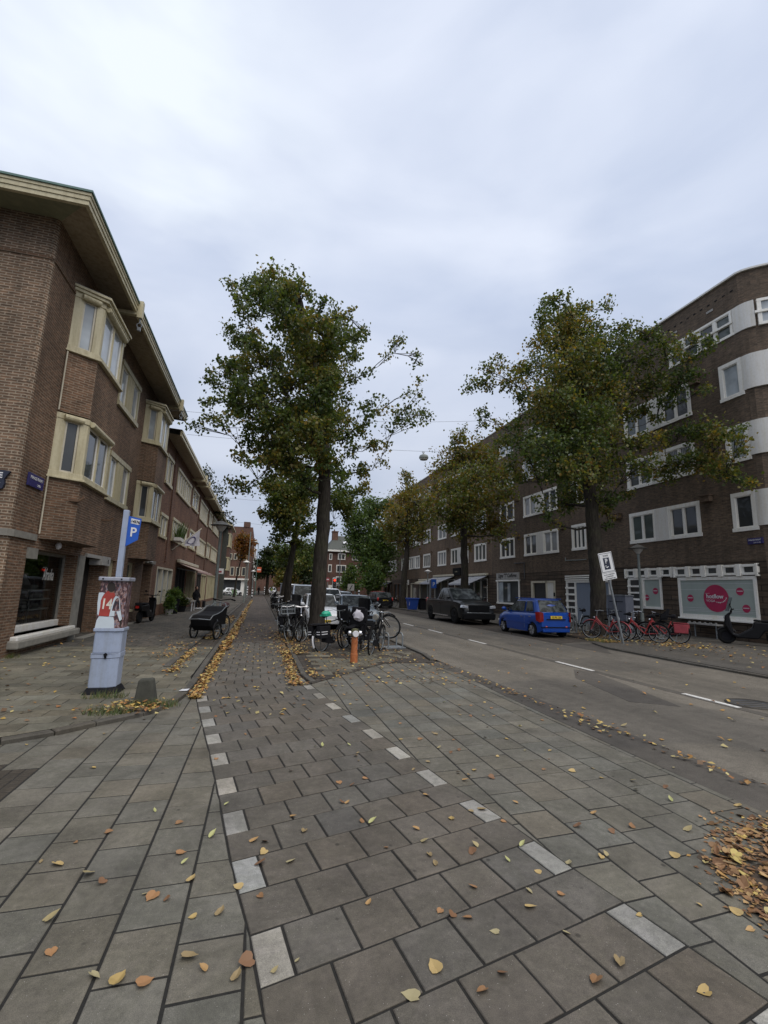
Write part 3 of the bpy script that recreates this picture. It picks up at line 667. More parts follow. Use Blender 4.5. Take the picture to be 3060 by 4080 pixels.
# corner block with the yoga studio
Y1=21.95
wins=[(16.33,20.5,'pair')]
gh=[(14.2,17.7,.9,2.62),(18.75,20.75,1.2,2.67)]
b1=thing('corner_apartment_block','dark brown brick corner block with curved white panels above the yoga studio window','apartment block',(19,17.5,0))
mb=MB(); holes=[(16.33,20.5,z0,z1) for z0,z1 in LV]+[(14.05,17.3,12.98,14.15)]+[(13.86,14.86,z0,z1) for z0,z1 in LV]
wall(mb,19,13.7,Y1,3.3,15.6,holes,-1)
arc=[(19,13.7),(19.07,13.5),(19.22,13.3),(19.42,13.1),(19.7,12.85),(20.6,12.1),(21.6,11.3),(24,9.3)]
for (a,b_),(c,d_) in zip(arc,arc[1:]): mb.quad((c,d_,0),(a,b_,0),(a,b_,15.6),(c,d_,15.6))
mb.poly([(19,Y1,15.6)]+[(x,y,15.6) for x,y in arc]+[(30,9.3,15.6),(30,Y1,15.6)])
mb.build('wall','brick_dark',b1)
g=MB(); wall(g,19,13.7,Y1,0,3.3,gh,-1,depth=.25)
g.build('ground_storey_wall','plinth',b1)
c=MB()
full=[(18.9,Y1),(18.9,13.66),(18.98,13.44),(19.15,13.22),(19.36,13.02),(19.64,12.77),(20.5,12.0),(24,9.1)]
inn=[(19.3,Y1),(19.3,13.8),(19.5,13.5),(19.9,13.1),(20.8,12.4),(24.3,9.5)]
c.prism(full+inn[::-1],15.6,15.68); c.build('roof_edge','panel_white',b1)
for i,(z0,z1) in enumerate(LV): winR(b1,16.33,20.5,z0,z1,kind='pair',pn=pn(i) if i else ['pane_dark','pane_green'],f=.17)
winR(b1,14.05,17.3,12.98,14.15,kind='attic',pn=['pane_green','pane_dark'],f=.1)
for i,(z0,z1) in enumerate(LV):
    winR(b1,13.86,14.86,z0,z1,kind='one',pn=['pane_dark' if i==0 else 'pane_blind'],f=.16)
def curved_panel(z0,z1,extra=0,k=7):
    p=MB(); pts=[(18.97,13.88+extra),(18.955,13.7),(19.0,13.46),(19.15,13.22),(19.36,13.0),(19.64,12.74),(19.8,12.61)]
    q=[(19.1,13.88+extra),(19.1,13.75),(19.2,13.5),(19.35,13.35),(19.5,13.2),(19.75,12.95),(19.95,12.8)]
    pts=pts[:k]; q=q[:k]; n=len(pts); vs=[(x,y,z) for z in (z0,z1) for x,y in pts]+[(x,y,z) for z in (z0,z1) for x,y in q]
    fs=[]
    for i in range(n-1): fs+=[(i,i+1,n+i+1,n+i),(n+i,n+i+1,3*n+i+1,3*n+i),(i+1,i,2*n+i,2*n+i+1)]
    fs+=[(0,n,3*n,2*n),(n-1,2*n+n-1,3*n+n-1,n+n-1)]
    p.add(vs,fs); return p.build('curved_panel','panel_white',b1,smooth=True)
for z0,z1 in LV: curved_panel(z0+.14,z1-.02,0,5 if z0>9 else 7)
curved_panel(12.98,14.15,.15,4)
# windows on the face round the corner
def skewwin(z0,z1,two=False,o=(19.83,12.7)):
    u=Vector((1.0,-.84)).normalized(); nrm=Vector((-.643,-.766)); o=Vector(o)
    fr=MB(); pa=MB()
    def bx(m_,a,b_,z0,z1,d0,d1):
        p=[o+u*a+nrm*d1,o+u*b_+nrm*d1,o+u*b_+nrm*d0,o+u*a+nrm*d0]; m_.prism([tuple(k) for k in p],z0,z1)
    bx(fr,0,1.3,z0,z0+.12,-.1,.06); bx(fr,0,1.3,z1-.12,z1,-.1,.06); bx(fr,0,.14,z0+.12,z1-.12,-.1,.055); bx(fr,1.16,1.3,z0+.12,z1-.12,-.1,.055)
    if two: bx(fr,-.1,1.3,(z0+z1)/2-.05,(z0+z1)/2+.05,-.1,.1)
    bx(pa,.14,1.16,z0+.12,z1-.12,-.05,.01)
    f=fr.build('window','white_paint',b1); pa.build('pane','pane_blind',f)
for z0,z1 in LV: skewwin(z0,z1,False,(19.38,13.09) if z0>9 else (19.83,12.7))
skewwin(12.98,14.15,True,(19.26,13.19)); skewwin(12.98,14.15,True,(20.4,12.2))
for (y,z) in [(15.9,6.05),(21.3,6.05),(16.0,11.65),(15.75,8.9)]:
    v=MB(); v.box(18.78,19.02,y-.22,y+.22,z-.1,z+.16); v.box(18.74,18.99,y-.26,y+.26,z+.162,z+.2); v.build('vent_box','brick_brown',b1,bevel=.006)
v=MB()
y=13.9
while y<21.6: v.box(18.985,19.01,y,y+.12,14.97,15.03); y+=.36
v.build('vent_slots','black',b1)
for y in (15.0,16.9):
    v=MB(); v.box(18.97,19.02,y-.16,y+.16,14.62,14.72); v.build('vent_grille','concrete_pale',b1)
# strip of little square lights over the studio windows
def squares(bld,ya,yb,z0,z1,n):
    fr=MB(); L=yb-ya
    bar(fr,19,-1,.1,.05,ya,yb,z1-.1,z1); bar(fr,19,-1,.1,.05,ya,yb,z0,z0+.1)
    for i in range(n+1):
        y=ya+L*i/n; bar(fr,19,-1,.13,.05,max(ya,y-.1),min(yb,y+.1),z0-.05,z1+.02)
    f=fr.build('light_strip','white_paint',bld,bevel=.01)
    for i in range(n):
        y=ya+L*i/n; p=MB(); p.box(18.97,19.01,y+.1,y+L/n-.1,z0+.1,z1-.1); p.build('pane','pane_dark',f)
        q=MB(); s=.1; q.box(18.93,18.969,y+.1,y+.1+s,z0+.1,z1-.1); q.box(18.93,18.969,y+L/n-.1-s,y+L/n-.1,z0+.1,z1-.1); q.build('jamb','white_paint',f)
squares(b1,14.0,17.92,2.7,3.13,5); squares(b1,17.98,20.98,2.72,3.14,4)
# studio window
fr=MB(); 
for z0,z1 in ((.86,1.02),(2.52,2.66)): bar(fr,19,-1,.06,.1,14.15,17.75,z0,z1)
for y0,y1 in ((14.15,14.27),(17.63,17.75)): bar(fr,19,-1,.058,.1,y0,y1,1.02,2.52)
bar(fr,19,-1,.13,.05,14.1,17.8,.8,.86)
f=fr.build('shop_window','white_paint',b1)
p=MB(); p.box(18.99,19.03,14.27,17.63,1.02,2.52); pane_=p.build('pane','film_white',f)
l=MB()
for z in (1.16,1.22,1.3,2.1,2.36): l.box(18.984,18.988,14.27,17.63,z,z+.012)
l.build('film_stripes','white_plastic',f)
def disc(parent,y,z,r0,mat='hotpink'):
    d=MB(); n=36; d.poly([(18.981,y-r0*math.cos(2*math.pi*i/n),z+r0*math.sin(2*math.pi*i/n)) for i in range(n)][::1]); return d.build('logo_disc',mat,parent)
disc(f,15.93,1.74,.58)
TX=dict(right=(0,-1,0),up=(0,0,1))
def tx(parent,s,y,z,size,mat='white_plastic',sx=1,x=18.975,**k): return text('lettering',s,mat,parent,(x,y,z),(0,-1,0),(0,0,1),size,sx,**k)
tx(f,'hotflow',15.98,1.74,.25,bold=.006); tx(f,'YOGA',16.18,1.58,.15)
l=MB(); l.box(18.972,18.976,16.2,16.42,1.945,1.955)
for i,(y,z) in enumerate([(15.9,1.585),(15.83,1.57),(15.75,1.565),(15.67,1.58),(15.6,1.61),(15.54,1.65),(15.49,1.7),(15.46,1.76)]):
    s=.018+.004*(i%3); l.box(18.972,18.976,y-s,y+s,z-s,z+s)
l.build('logo_dots','white_plastic',f)
for y,z in ((17.17,1.72),(14.86,2.04),(14.66,1.36)):
    disc(f,y,z,.16); l=MB(); l.box(18.974,18.978,y-.12,y+.12,z,z+.03); l.build('logo_bar','white_plastic',f)
# small studio window with stacked square lights
fr=MB(); bar(fr,19,-1,.06,.1,18.7,20.8,1.14,1.26); bar(fr,19,-1,.06,.1,18.7,20.8,2.58,2.7); bar(fr,19,-1,.058,.1,18.7,18.8,1.26,2.58); bar(fr,19,-1,.1,.1,19.75,19.87,1.26,2.58); bar(fr,19,-1,.1,.1,20.68,20.8,1.26,2.58)
for z in (1.55,1.88,2.21): bar(fr,19,-1,.12,.05,19.82,20.82,z,z+.09)
f2=fr.build('shop_window','white_paint',b1)
p=MB(); p.box(18.99,19.03,18.8,19.75,1.26,2.58); p.build('pane','film_white',f2)
for z in (1.26,1.64,1.97,2.3):
    p=MB(); p.box(18.98,19.03,19.87,20.68,z,z+.28); p.build('pane','pane_dark',f2)
for y,z in ((19.1,2.02),(19.66,1.69)):
    disc(f2,y,z,.16 if y<19.5 else .15); l=MB(); l.box(18.974,18.978,y-.12,y+.12,z,z+.03); l.build('logo_bar','white_plastic',f2)
# street name plate, studio step rail
s=thing('street_name_plate','dark blue enamel street name plate on the dark corner block','street sign',(19,14,4.0))
b=MB(); b.box(18.95,18.998,13.73,14.32,3.92,4.16); b.build('plate','sign_navy',s); 
text('lettering','MAASSTRAAT','sign_white',s,(18.947,14.03,4.05),(0,-1,0),(0,0,1),.085,.95); text('lettering','ZUID 2e RIJ','sign_white',s,(18.947,13.95,3.955),(0,-1,0),(0,0,1),.055)
t=thing('wall_bench','low white slatted ledge fixed under the yoga window','bench',(18.7,16.4,0))
b=MB(); b.box(18.5,18.85,15.6,17.0,.6,.66); 
for i in range(6): b.box(18.5,18.54,15.6+.25*i,15.68+.25*i,.66,.72)
b.build('ledge','concrete_pale',t); b=MB(); b.cyl((18.7,16.8,.0),(18.7,16.8,.6),.03); b.cyl((18.7,15.8,0),(18.7,15.8,.6),.03); b.build('leg','galv',t)

# second block: grey panel door, doorway, hairdresser
w2=[(26.75,30.93,'pair'),(32.3,34.58,'two'),(24.0,25.36,'two')]
gh=[(22.3,25.9,.0,2.55),(27.25,30.2,.0,2.66),(31.75,35.1,.98,2.68)]
b2=block('apartment_block','dark brick apartment block between the yoga corner and the awning shops, with hairdresser window',21.95,36.1,w2,gh,'brick_dark')
fr=MB()
for z in (2.62,2.74,2.86): bar(fr,19,-1,.14,.02,22.1,26.05,z,z+.07)
bar(fr,19,-1,.08,.1,22.1,26.05,2.48,2.62); bar(fr,19,-1,.08,.1,22.1,22.25,.05,2.48); bar(fr,19,-1,.08,.1,25.9,26.05,.05,2.48); bar(fr,19,-1,.08,.1,25.1,25.22,.05,2.48)
for k in range(6): bar(fr,19,-1,.11,.05,25.14,26.08,.1+.4*k,.22+.4*k)
f=fr.build('shop_front','white_paint',b2)
p=MB(); p.box(18.99,19.04,22.25,25.1,.05,2.48); p.build('closed_shutter','blue_panel',f)
for k in range(6):
    p=MB(); p.box(18.985,19.03,25.22,25.9,.22+.4*k,min(2.48,.5+.4*k)); p.build('pane','pane_dark',f)
fr=MB(); bar(fr,19,-1,.02,.28,27.28,27.5,0,2.64); bar(fr,19,-1,.02,.28,28.2,28.35,0,2.64); bar(fr,19,-1,.02,.28,29.9,30.15,0,2.64); bar(fr,19,-1,.02,.28,27.5,29.9,2.5,2.64)
f=fr.build('doorway','cream_light',b2); p=MB(); p.box(19.1,19.2,28.35,29.9,0,2.5); p.build('door','door_dark',f); p=MB(); p.box(19.02,19.1,27.5,28.2,.05,2.5); p.build('side_door','panel_white',f)
p=MB(); p.box(18.96,18.99,27.3,27.45,1.6,1.85); p.build('letter_plate','black',f)
fr=MB(); bar(fr,19,-1,.1,.1,31.6,35.25,2.66,2.78); bar(fr,19,-1,.06,.1,31.68,31.82,1.0,2.66); bar(fr,19,-1,.06,.1,35.0,35.14,1.0,2.66); bar(fr,19,-1,.09,.1,31.6,35.2,.88,1.0)
f=fr.build('shop_window','white_paint',b2); p=MB(); p.box(19.02,19.05,31.82,35.0,1.0,2.66); p.build('pane','pane_dark',f)
p=MB(); p.box(18.99,19.01,33.1,33.5,1.1,2.5); p.box(18.99,19.01,34.2,34.95,1.02,2.6); p.build('curtain','pane_blind',f)
s=thing('shop_fascia_sign','pale grey fascia board with italic dark lettering over the hairdresser window','shop sign',(19,33.4,3))
b=MB(); b.box(18.9,18.998,31.65,35.15,2.8,3.32); b.build('board','concrete_pale',s,bevel=.01)
text('lettering','Ligne "T" Coiffures','black',s,(18.895,33.4,2.97),(0,-1,0),(0,0,1),.42,.86,shear=.25,bold=.006)
dp=MB(); dp.tube([(18.93,30.9,2.8),(18.93,30.9,4.0),(18.93,32.3,4.02)],.04); dp.build('drainpipe','dark_lead',b2)
dp=MB(); dp.tube([(18.93,26.0,3.9),(18.93,24.0,3.85)],.03); dp.tube([(18.93,26.0,3.9),(18.93,26.0,4.1)],.03); dp.build('drainpipe','lamp_pole',b2)
# third block with awnings
w3=[(37.06,39.42,'two'),(40.73,44.93,'pair'),(46.24,48.68,'two')]
gh=[(36.9,40.9,.3,3.0),(41.4,43.4,0,2.7),(43.9,49.6,.3,3.0)]
b3=block('apartment_block','dark brick apartment block with two white shop awnings out',36.1,50.2,w3,gh,'brick_brown')
for (ya,yb) in ((36.9,40.9),(43.9,49.6)):
    fr=MB(); bar(fr,19,-1,.03,.2,ya,yb,.3,.42); bar(fr,19,-1,.03,.2,ya,yb,2.9,3.0)
    for i in range(4):
        y=ya+(yb-ya)*i/3; bar(fr,19,-1,.025,.2,max(ya,y-.06),min(yb,y+.06),.42,2.9)
    f=fr.build('shop_window','white_paint',b3); p=MB(); p.box(19.1,19.15,ya,yb,.42,2.9); p.build('pane','pane_dark',f)
p=MB(); p.box(19.1,19.2,41.4,43.4,0,2.7); p.build('door','door_dark',b3)
# fourth block
w4=[(51.1,53.5,'two'),(54.78,59.05,'pair'),(61.0,62.6,'two'),(65.1,69.5,'pair'),(70.6,72.1,'one')]
gh=[(51.2,58.2,.2,2.7),(59.6,61.0,0,2.7),(62.3,66.2,.2,2.7),(67.5,71.6,.2,2.7)]
b4=block('apartment_block','farthest brown brick apartment block on the right side, white framed windows, beyond the awning shops',50.2,72.4,w4,gh,'brick_brown')
for (a,b_,c_,d_) in gh:
    fr=MB(); bar(fr,19,-1,.03,.2,a,b_,d_-.1,d_); bar(fr,19,-1,.03,.2,a,a+.12,c_,d_-.1); bar(fr,19,-1,.03,.2,b_-.12,b_,c_,d_-.1); bar(fr,19,-1,.02,.2,(a+b_)/2-.05,(a+b_)/2+.05,c_,d_-.1)
    f=fr.build('shop_window','cream_light' if a<60 else 'wood',b4); p=MB(); p.box(19.15,19.2,a,b_,c_,d_-.1); p.build('pane','pane_dark',f)
for y in (59.3,61.2): 
    l=MB()
    for k in range(4): l.box(18.9,19.0,y-.25,y+.25,2.5+.17*k,2.62+.17*k)
    l.build('door_canopy_slats','white_paint',b4)
def awning(name,label,Xw,Xf,ya,yb,zt,zb,mat,stripe=None,valance=.16,group=None,cat='awning'):
    a=thing(name,label,cat,(Xw,(ya+yb)/2,0),group=group)
    n=max(4,int((yb-ya)/.35)); c=MB(); sgn=1 if Xf>Xw else -1
    c.poly([(Xw,ya,zt),(Xw,yb,zt),(Xf,yb,zb),(Xf,ya,zb)]); c.poly([(Xw,ya,zt-.02),(Xf,ya,zb-.02),(Xf,yb,zb-.02),(Xw,yb,zt-.02)])
    c.build('canopy',mat,a)
    if stripe:
        st=MB()
        for i in range(n):
            y0=ya+(yb-ya)*i/n; y1=y0+(yb-ya)/n*.3
            st.poly([(Xw,y0,zt+.006),(Xw,y1,zt+.006),(Xf,y1,zb+.006),(Xf,y0,zb+.006)])
        st.build('stripes',stripe,a)
    v=MB()
    for i in range(n*2):
        y0=ya+(yb-ya)*i/(n*2); y1=ya+(yb-ya)*(i+1)/(n*2)
        v.poly([(Xf,y0,zb),(Xf,y1,zb),(Xf,y1,zb-valance*.8),(Xf,(y0+y1)/2,zb-valance),(Xf,y0,zb-valance*.8)])
    v.build('valance',mat,a)
    h=MB(); h.box(min(Xw,Xw+sgn*.2),max(Xw,Xw+sgn*.2),ya,yb,zt,zt+.2); h.build('housing','cream_light',a,bevel=.03)
    for y in (ya+.3,yb-.3):
        r_=MB(); r_.tube([(Xw+sgn*.05,y,zt-.35),((Xw+Xf)/2+sgn*.1,y+.1,(zt+zb)/2-.22),(Xf-sgn*.05,y,zb-.03)],.025); r_.build('arm','galv',a)
    return a
awning('shop_awning','white striped awning nearest the hairdresser, over a dark shopfront',18.95,17.2,36.6,41.3,3.2,2.48,'awning_white','metal_grey',group='white awnings on the right side')
awning('shop_awning','white striped awning on the far side of the tree trunk, above the blue parking sign',18.95,17.2,43.9,49.6,3.3,2.6,'awning_white','metal_grey',group='white awnings on the right side')
awning('shop_awning','small scalloped white canopy left of the two big white awnings',18.95,18.3,50.6,54.6,2.95,2.75,'cream_light',None,.25)
awning('shop_awning','dark green folding awning at the far end of the right side block',18.95,17.3,67.2,71.8,2.9,2.3,'sign_dark',None,.1)
s=thing('wall_sign','small dark square sign board between the two white awnings','shop sign',(19,43,3.7)); b=MB(); b.box(18.86,18.99,42.4,44.2,3.35,4.1); b.build('board','black',s)
text('lettering','COFFEE','cream',s,(18.855,43.3,3.66),(0,-1,0),(0,0,1),.16)

# ------------------------------------------------------------ left side, plane X=-5
def winL(bld,Y0,Y1,z0,z1,X=-5,kind='lcl',pn=('pane_blind',),fr='cream',f=.13):
    fm=MB(); o=.04; s=1
    bar(fm,X,s,o+.03,.1,Y0-.04,Y1+.04,z1-f*.9,z1+.04); bar(fm,X,s,o+.05,.1,Y0-.04,Y1+.04,z0-.05,z0+f*.8)
    bar(fm,X,s,o,.1,Y0,Y0+f,z0+f*.8,z1-f*.9); bar(fm,X,s,o,.1,Y1-f,Y1,z0+f*.8,z1-f*.9)
    zi0,zi1=z0+f*.8,z1-f*.9; L=Y1-Y0; c=(Y0+Y1)/2; lights=[]
    if kind=='lcl':
        pw=L*.16; bar(fm,X,s,o-.005,.1,c-pw,c+pw,zi0,zi1)
        k=int(pw*2/.09)
        for i in range(k): bar(fm,X,s,o+.012,-o+.008,c-pw+.09*i+.02,c-pw+.09*i+.06,zi0,zi1)
        lights=[(Y0+f,c-pw),(c+pw,Y1-f)]
    elif kind=='multi':
        n=max(3,round(L/.75)); 
        for i in range(1,n): bar(fm,X,s,o-.004,.1,Y0+L*i/n-.045,Y0+L*i/n+.045,zi0,zi1)
        lights=[(Y0+L*i/n+(f if i==0 else .045),Y0+L*(i+1)/n-(f if i==n-1 else .045)) for i in range(n)]
    else: lights=[(Y0+f,c-.05),(c+.05,Y1-f)]; bar(fm,X,s,o-.005,.1,c-.05,c+.05,zi0,zi1)
    fo=fm.build('window',fr,bld)
    t=.05
    for a,b in lights:
        wf=MB()
        bar(wf,X,s,0,.06,a,b,zi0,zi0+t); bar(wf,X,s,0,.06,a,b,zi1-t,zi1); bar(wf,X,s,-.001,.06,a,a+t,zi0+t,zi1-t); bar(wf,X,s,-.001,.06,b-t,b,zi0+t,zi1-t)
        wf.build('casement','white_paint',fo)
    for i,(a,b) in enumerate(lights):
        p=MB(); p.poly([(X-.035,a,zi0),(X-.035,b,zi0),(X-.035,b,zi1),(X-.035,a,zi1)]); p.build('pane',pn[i%len(pn)],fo)
    return fo
LB1=thing('corner_shop_house','brown brick corner building with cream bay windows and deep eaves on the left','house',(-5,17,0))
mb=MB()
holes=[(16.25,18.6,4.3,5.82),(16.3,18.65,7.5,9.0)]
wall(mb,-5,11.05,24.35,2.6,9.85,holes,1)
gh=[(11.85,14.8,.45,2.35),(15.3,17.2,0,2.36),(17.6,18.4,1.0,2.4),(19.9,21.0,.6,2.45),(22.35,24.05,0,2.5)]
wall(mb,-5,11.05,24.35,0,2.6,gh,1,depth=.5)
mb.build('wall','brick_warm',LB1)
# front towards the crossing, rounded corner, band
mb=MB(); mb.quad((-5.12,10.93,0),(-30,10.93,0),(-30,10.93,9.85),(-5.12,10.93,9.85)); 
arcp=[(-5,11.05),(-5.012,10.99),(-5.05,10.95),(-5.12,10.93)]
for (a,b_),(c,d_) in zip(arcp,arcp[1:]): mb.quad((a,b_,0),(c,d_,0),(c,d_,9.85),(a,b_,9.85))
mb.build('front_wall','brick_corner',LB1)
bd_=MB(); pl=[(-30,10.9),(-5.13,10.9),(-5.03,10.93),(-4.97,11.04),(-4.97,12.2)]; pi=[(-30,10.95),(-5.1,10.95),(-5.02,11.06),(-5.02,12.2)]
bd_.prism(pl+pi[::-1],8.74,8.8); bd_.build('brick_band','brick_warm',LB1)
pl2=[(-30,10.86),(-5.14,10.86),(-5.0,10.9),(-4.93,11.02),(-4.93,12.05)]; 
bd_=MB(); bd_.prism(pl2+pi[::-1],2.52,2.66); bd_.box(-5.02,-4.9,22.6,24.35,2.55,2.7); bd_.build('lintel_band','concrete',LB1)
# eaves: sloping soffit, fascia, gutter
ev=MB(); E0=10.0; 
ev.quad((-5,11.0,9.78),(-5,23.7,9.78),(-4.12,23.7,9.66),(-4.12,10.05,9.66)); ev.build('soffit','soffit',LB1)
ev=MB(); ev.quad((-5,11.0,9.78),(-4.12,10.05,9.66),(-30,10.05,9.66),(-30,11.0,9.78)); ev.build('front_soffit','soffit_green',LB1)
fa=MB()
def ring(z0,z1,o):
    pts=[(-30,10.05-o),(-4.12+o,10.05-o),(-4.12+o,23.7),(-4.2+o,23.7),(-4.2+o,10.13-o),(-30,10.13-o)]
    fa.prism(pts,z0,z1)
ring(9.58,9.68,0); ring(9.682,9.78,.02); ring(9.782,9.85,.04); fa.build('fascia','cream',LB1)
fa=MB(); fa.prism([(-30,9.98),(-4.05,9.98),(-4.05,23.72),(-4.15,23.72),(-4.15,10.08),(-30,10.08)],9.852,9.9); fa.build('gutter','gutter_green',LB1)
fa=MB(); fa.poly([(-30,10.02,9.89),(-4.1,10.02,9.89),(-4.1,23.7,9.89),(-30,23.7,9.89)]); fa.poly([(-5,23.7,9.66),(-4.12,23.7,9.6),(-4.12,23.7,9.84),(-30,23.7,9.88),(-30,23.7,9.66)]); fa.build('roof','roof_tile',LB1)
for y in (14.15,21.75):
    h=MB(); h.box(-5,-4.03,y-.07,y+.07,9.5,9.6); h.box(-4.1,-3.96,y-.08,y+.08,9.42,9.95); h.build('hoist_beam','cream',LB1)
    k=MB(); k.cyl((-4.02,y,9.42),(-4.02,y,9.28),.02); k.torus((-4.02,y,9.2),.07,.018,14,6); k.box(-4.06,-3.98,y-.04,y+.04,9.03,9.13); k.build('hoist_hook','metal_grey',LB1)
def bay(y0,y1,ymid0,ymid1,xo=-4.45,panes=('pane_dark','pane_blind'),tops=(8.9,5.66)):
    pts=[(-5.0,y0),(xo,ymid0),(xo,ymid1),(-5.0,y1)]
    bm=MB()
    for z0,z1 in ((2.6,4.1),(5.7,7.28)):
        for (a,b_),(c,d_) in zip(pts,pts[1:]): bm.quad((a,b_,z0),(c,d_,z0),(c,d_,z1),(a,b_,z1))
        bm.poly([(x,y,z0) for x,y in pts]); bm.build('bay_wall','brick_warm',LB1); bm=MB()
    for lv,(z0,z1) in enumerate(((4.1,5.66),(7.28,8.86))):
        fr=MB(); gl=[]
        out=lambda o:[(-5.0,y0-o*.8),(xo+o,ymid0-o*.6),(xo+o,ymid1+o*.6),(-5.0,y1+o*.8)]
        fr.prism(out(.04),z0,z0+.13); fr.prism(out(.02),z1-.14,z1); fr.prism(out(.1),z0-.05,z0-.001)
        if lv: fr.prism(out(.1),z1+.002,z1+.08); fr.prism(out(.15),z1+.082,z1+.15)
        za,zb=z0+.13,z1-.14
        def face(p,q,posts,mat_,plain=False):
            P=Vector(p); Q=Vector(q); u=(Q-P); L=u.length; u.normalize(); n=Vector((u.y,-u.x))
            def bx(m_,a,b_,c,d_,i,o): m_.prism([tuple(P+u*a+n*o),tuple(P+u*b_+n*o),tuple(P+u*b_-n*i),tuple(P+u*a-n*i)],c,d_)
            for a,b_ in posts: bx(fr,a*L,b_*L,za,zb,.1,.0)
            g=[(posts[i][1]*L,posts[i+1][0]*L) for i in range(len(posts)-1)]
            cs=MB(); t=.045
            for a,b_ in g:
                bx(cs,a,b_,za,za+t,.08,-.03); bx(cs,a,b_,zb-t,zb,.08,-.03); bx(cs,a,a+t,za+t,zb-t,.08,-.031); bx(cs,b_-t,b_,za+t,zb-t,.08,-.031)
                pm=MB(); bx(pm,a,b_,za,zb,.07,-.055); gl.append((pm,mat_))
            gl.append((cs,'cream_light' if plain else 'white_paint'))
            # rounded roller casing over the light
            a=Vector((P+u*(posts[0][1]*L-.06)+n*.05)); b2_=Vector((P+u*(posts[-1][0]*L+.06)+n*.05))
            fr.cyl((a.x,a.y,zb+.05),(b2_.x,b2_.y,zb+.05),.075,n=12)
        face(pts[0],pts[1],[(0,.3),(.74,1)],panes[0] if lv==0 else panes[1],True)
        face(pts[1],pts[2],[(0,.08),(.48,.52),(.92,1)],'pane_dark' if lv==0 else 'pane_blind')
        face(pts[2],pts[3],[(0,.26),(.64,1)],'pane_dark')
        fo=fr.build('bay_window','cream',LB1,bevel=.008)
        for g,mt in gl: g.build('pane' if 'pane' in mt else 'casement',mt,fo)
    rf=MB(); rf.prism([(-5.0,y0-.1),(xo+.13,ymid0-.08),(xo+.13,ymid1+.08),(-5.0,y1+.1)],9.012,9.03); rf.build('bay_roof','dark_lead',LB1)
bay(12.25,15.05,12.68,14.5); bay(19.75,22.35,20.15,21.8)
winL(LB1,16.25,18.6,4.3,5.82,pn=('pane_blind','pane_curtain')); winL(LB1,16.3,18.65,7.5,9.0,pn=('pane_blind','pane_blind'))
for y,z in ((12.55,3.55),(15.0,3.4)):
    k=MB(); k.box(-4.72,-4.4,y,y+.12,z,z+.06); k.cyl((-4.4,y+.06,z+.03),(-4.3,y+.06,z+.12),.03); k.build('wall_bracket','wood',LB1)
# shop front
fr=MB(); fr.box(-5.42,-5.25,11.85,14.8,.45,.62); fr.box(-5.4,-4.86,11.7,14.9,.36,.45); fr.build('window_sill','panel_white',LB1,bevel=.02)
fr=MB(); fr.prism([(-5.05,11.6),(-4.8,11.62),(-4.78,15.05),(-5.05,15.2)],.2,.37); fr.build('stone_sill','concrete',LB1,bevel=.03)
fr=MB(); fr.box(-5.42,-5.3,11.85,11.9,.62,2.35); fr.box(-5.42,-5.3,14.74,14.8,.62,2.35); fr.box(-5.42,-5.3,11.9,14.74,2.28,2.35); fr.box(-5.1,-4.97,11.82,12.3,2.12,2.36); f=fr.build('shop_window','concrete',LB1)
gl=MB(); gl.poly([(-5.34,11.9,.62),(-5.34,14.74,.62),(-5.34,14.74,2.28),(-5.34,11.9,2.28)]); gl.build('pane','glass_clear',f)
text('lettering','Afranka','panel_white',f,(-5.325,13.95,1.66),(0,1,0),(0,0,1),.42,.46,bold=.004)
pl=MB(); pl.box(-5.2,-4.96,14.82,15.28,0,2.38); pl.build('stone_pillar','concrete',LB1)
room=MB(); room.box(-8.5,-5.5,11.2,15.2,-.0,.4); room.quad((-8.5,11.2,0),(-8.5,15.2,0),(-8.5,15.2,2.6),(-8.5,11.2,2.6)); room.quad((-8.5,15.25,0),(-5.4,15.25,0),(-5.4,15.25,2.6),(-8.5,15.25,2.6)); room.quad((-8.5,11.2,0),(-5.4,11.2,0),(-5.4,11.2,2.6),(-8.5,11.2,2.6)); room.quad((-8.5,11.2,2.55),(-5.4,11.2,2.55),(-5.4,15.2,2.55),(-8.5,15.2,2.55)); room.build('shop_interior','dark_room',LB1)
dm=MB(); dm.box(-5.48,-5.44,15.3,17.2,0,2.36); dm.build('shop_door','door_dark',LB1)
dm=MB(); dm.box(-5.3,-4.93,15.3,17.25,2.36,2.46); dm.box(-5.25,-4.88,16.5,17.35,2.18,2.46); dm.build('door_canopy','concrete_pale',LB1)
text('lettering','0','black',LB1,(-4.875,17.1,2.24),(0,1,0),(0,0,1),.2,1)
for (a,b_,c_,d_) in gh[2:4]:
    fr=MB(); bar(fr,-5,1,-.1,.25,a,b_,d_-.1,d_); bar(fr,-5,1,-.1,.25,a,a+.14,c_,d_-.1); bar(fr,-5,1,-.1,.25,b_-.14,b_,c_,d_-.1); bar(fr,-5,1,.1,.2,a-.05,b_+.05,c_-.08,c_)
    f=fr.build('window','cream',LB1); p=MB(); p.box(-5.2,-5.17,a+.14,b_-.14,c_,d_-.1); p.build('pane','pane_dark',f)
p=MB(); p.box(-5.45,-5.4,22.35,24.05,0,2.5); p.build('porch_door','door_dark',LB1)
p=MB(); p.box(-5.1,-4.85,22.9,23.5,2.62,2.72); p.build('porch_lamp','white_plastic',LB1)
bl=MB(); bl.ell((-4.88,13.1,2.5),(.07,.07,.09)); bl.build('wall_lamp','white_plastic',LB1)
st=MB(); st.box(-5,-4.75,15.3,17.2,0,.06); st.box(-5,-4.8,19.5,21.6,0,.08); st.build('door_step','concrete',LB1)
dp=MB(); dp.cyl((-4.96,12.18,2.7),(-4.96,12.18,4.05),.018); dp.cyl((-4.96,12.2,5.7),(-4.96,12.2,7.2),.018); dp.build('cable_pipe','cream_light',LB1)
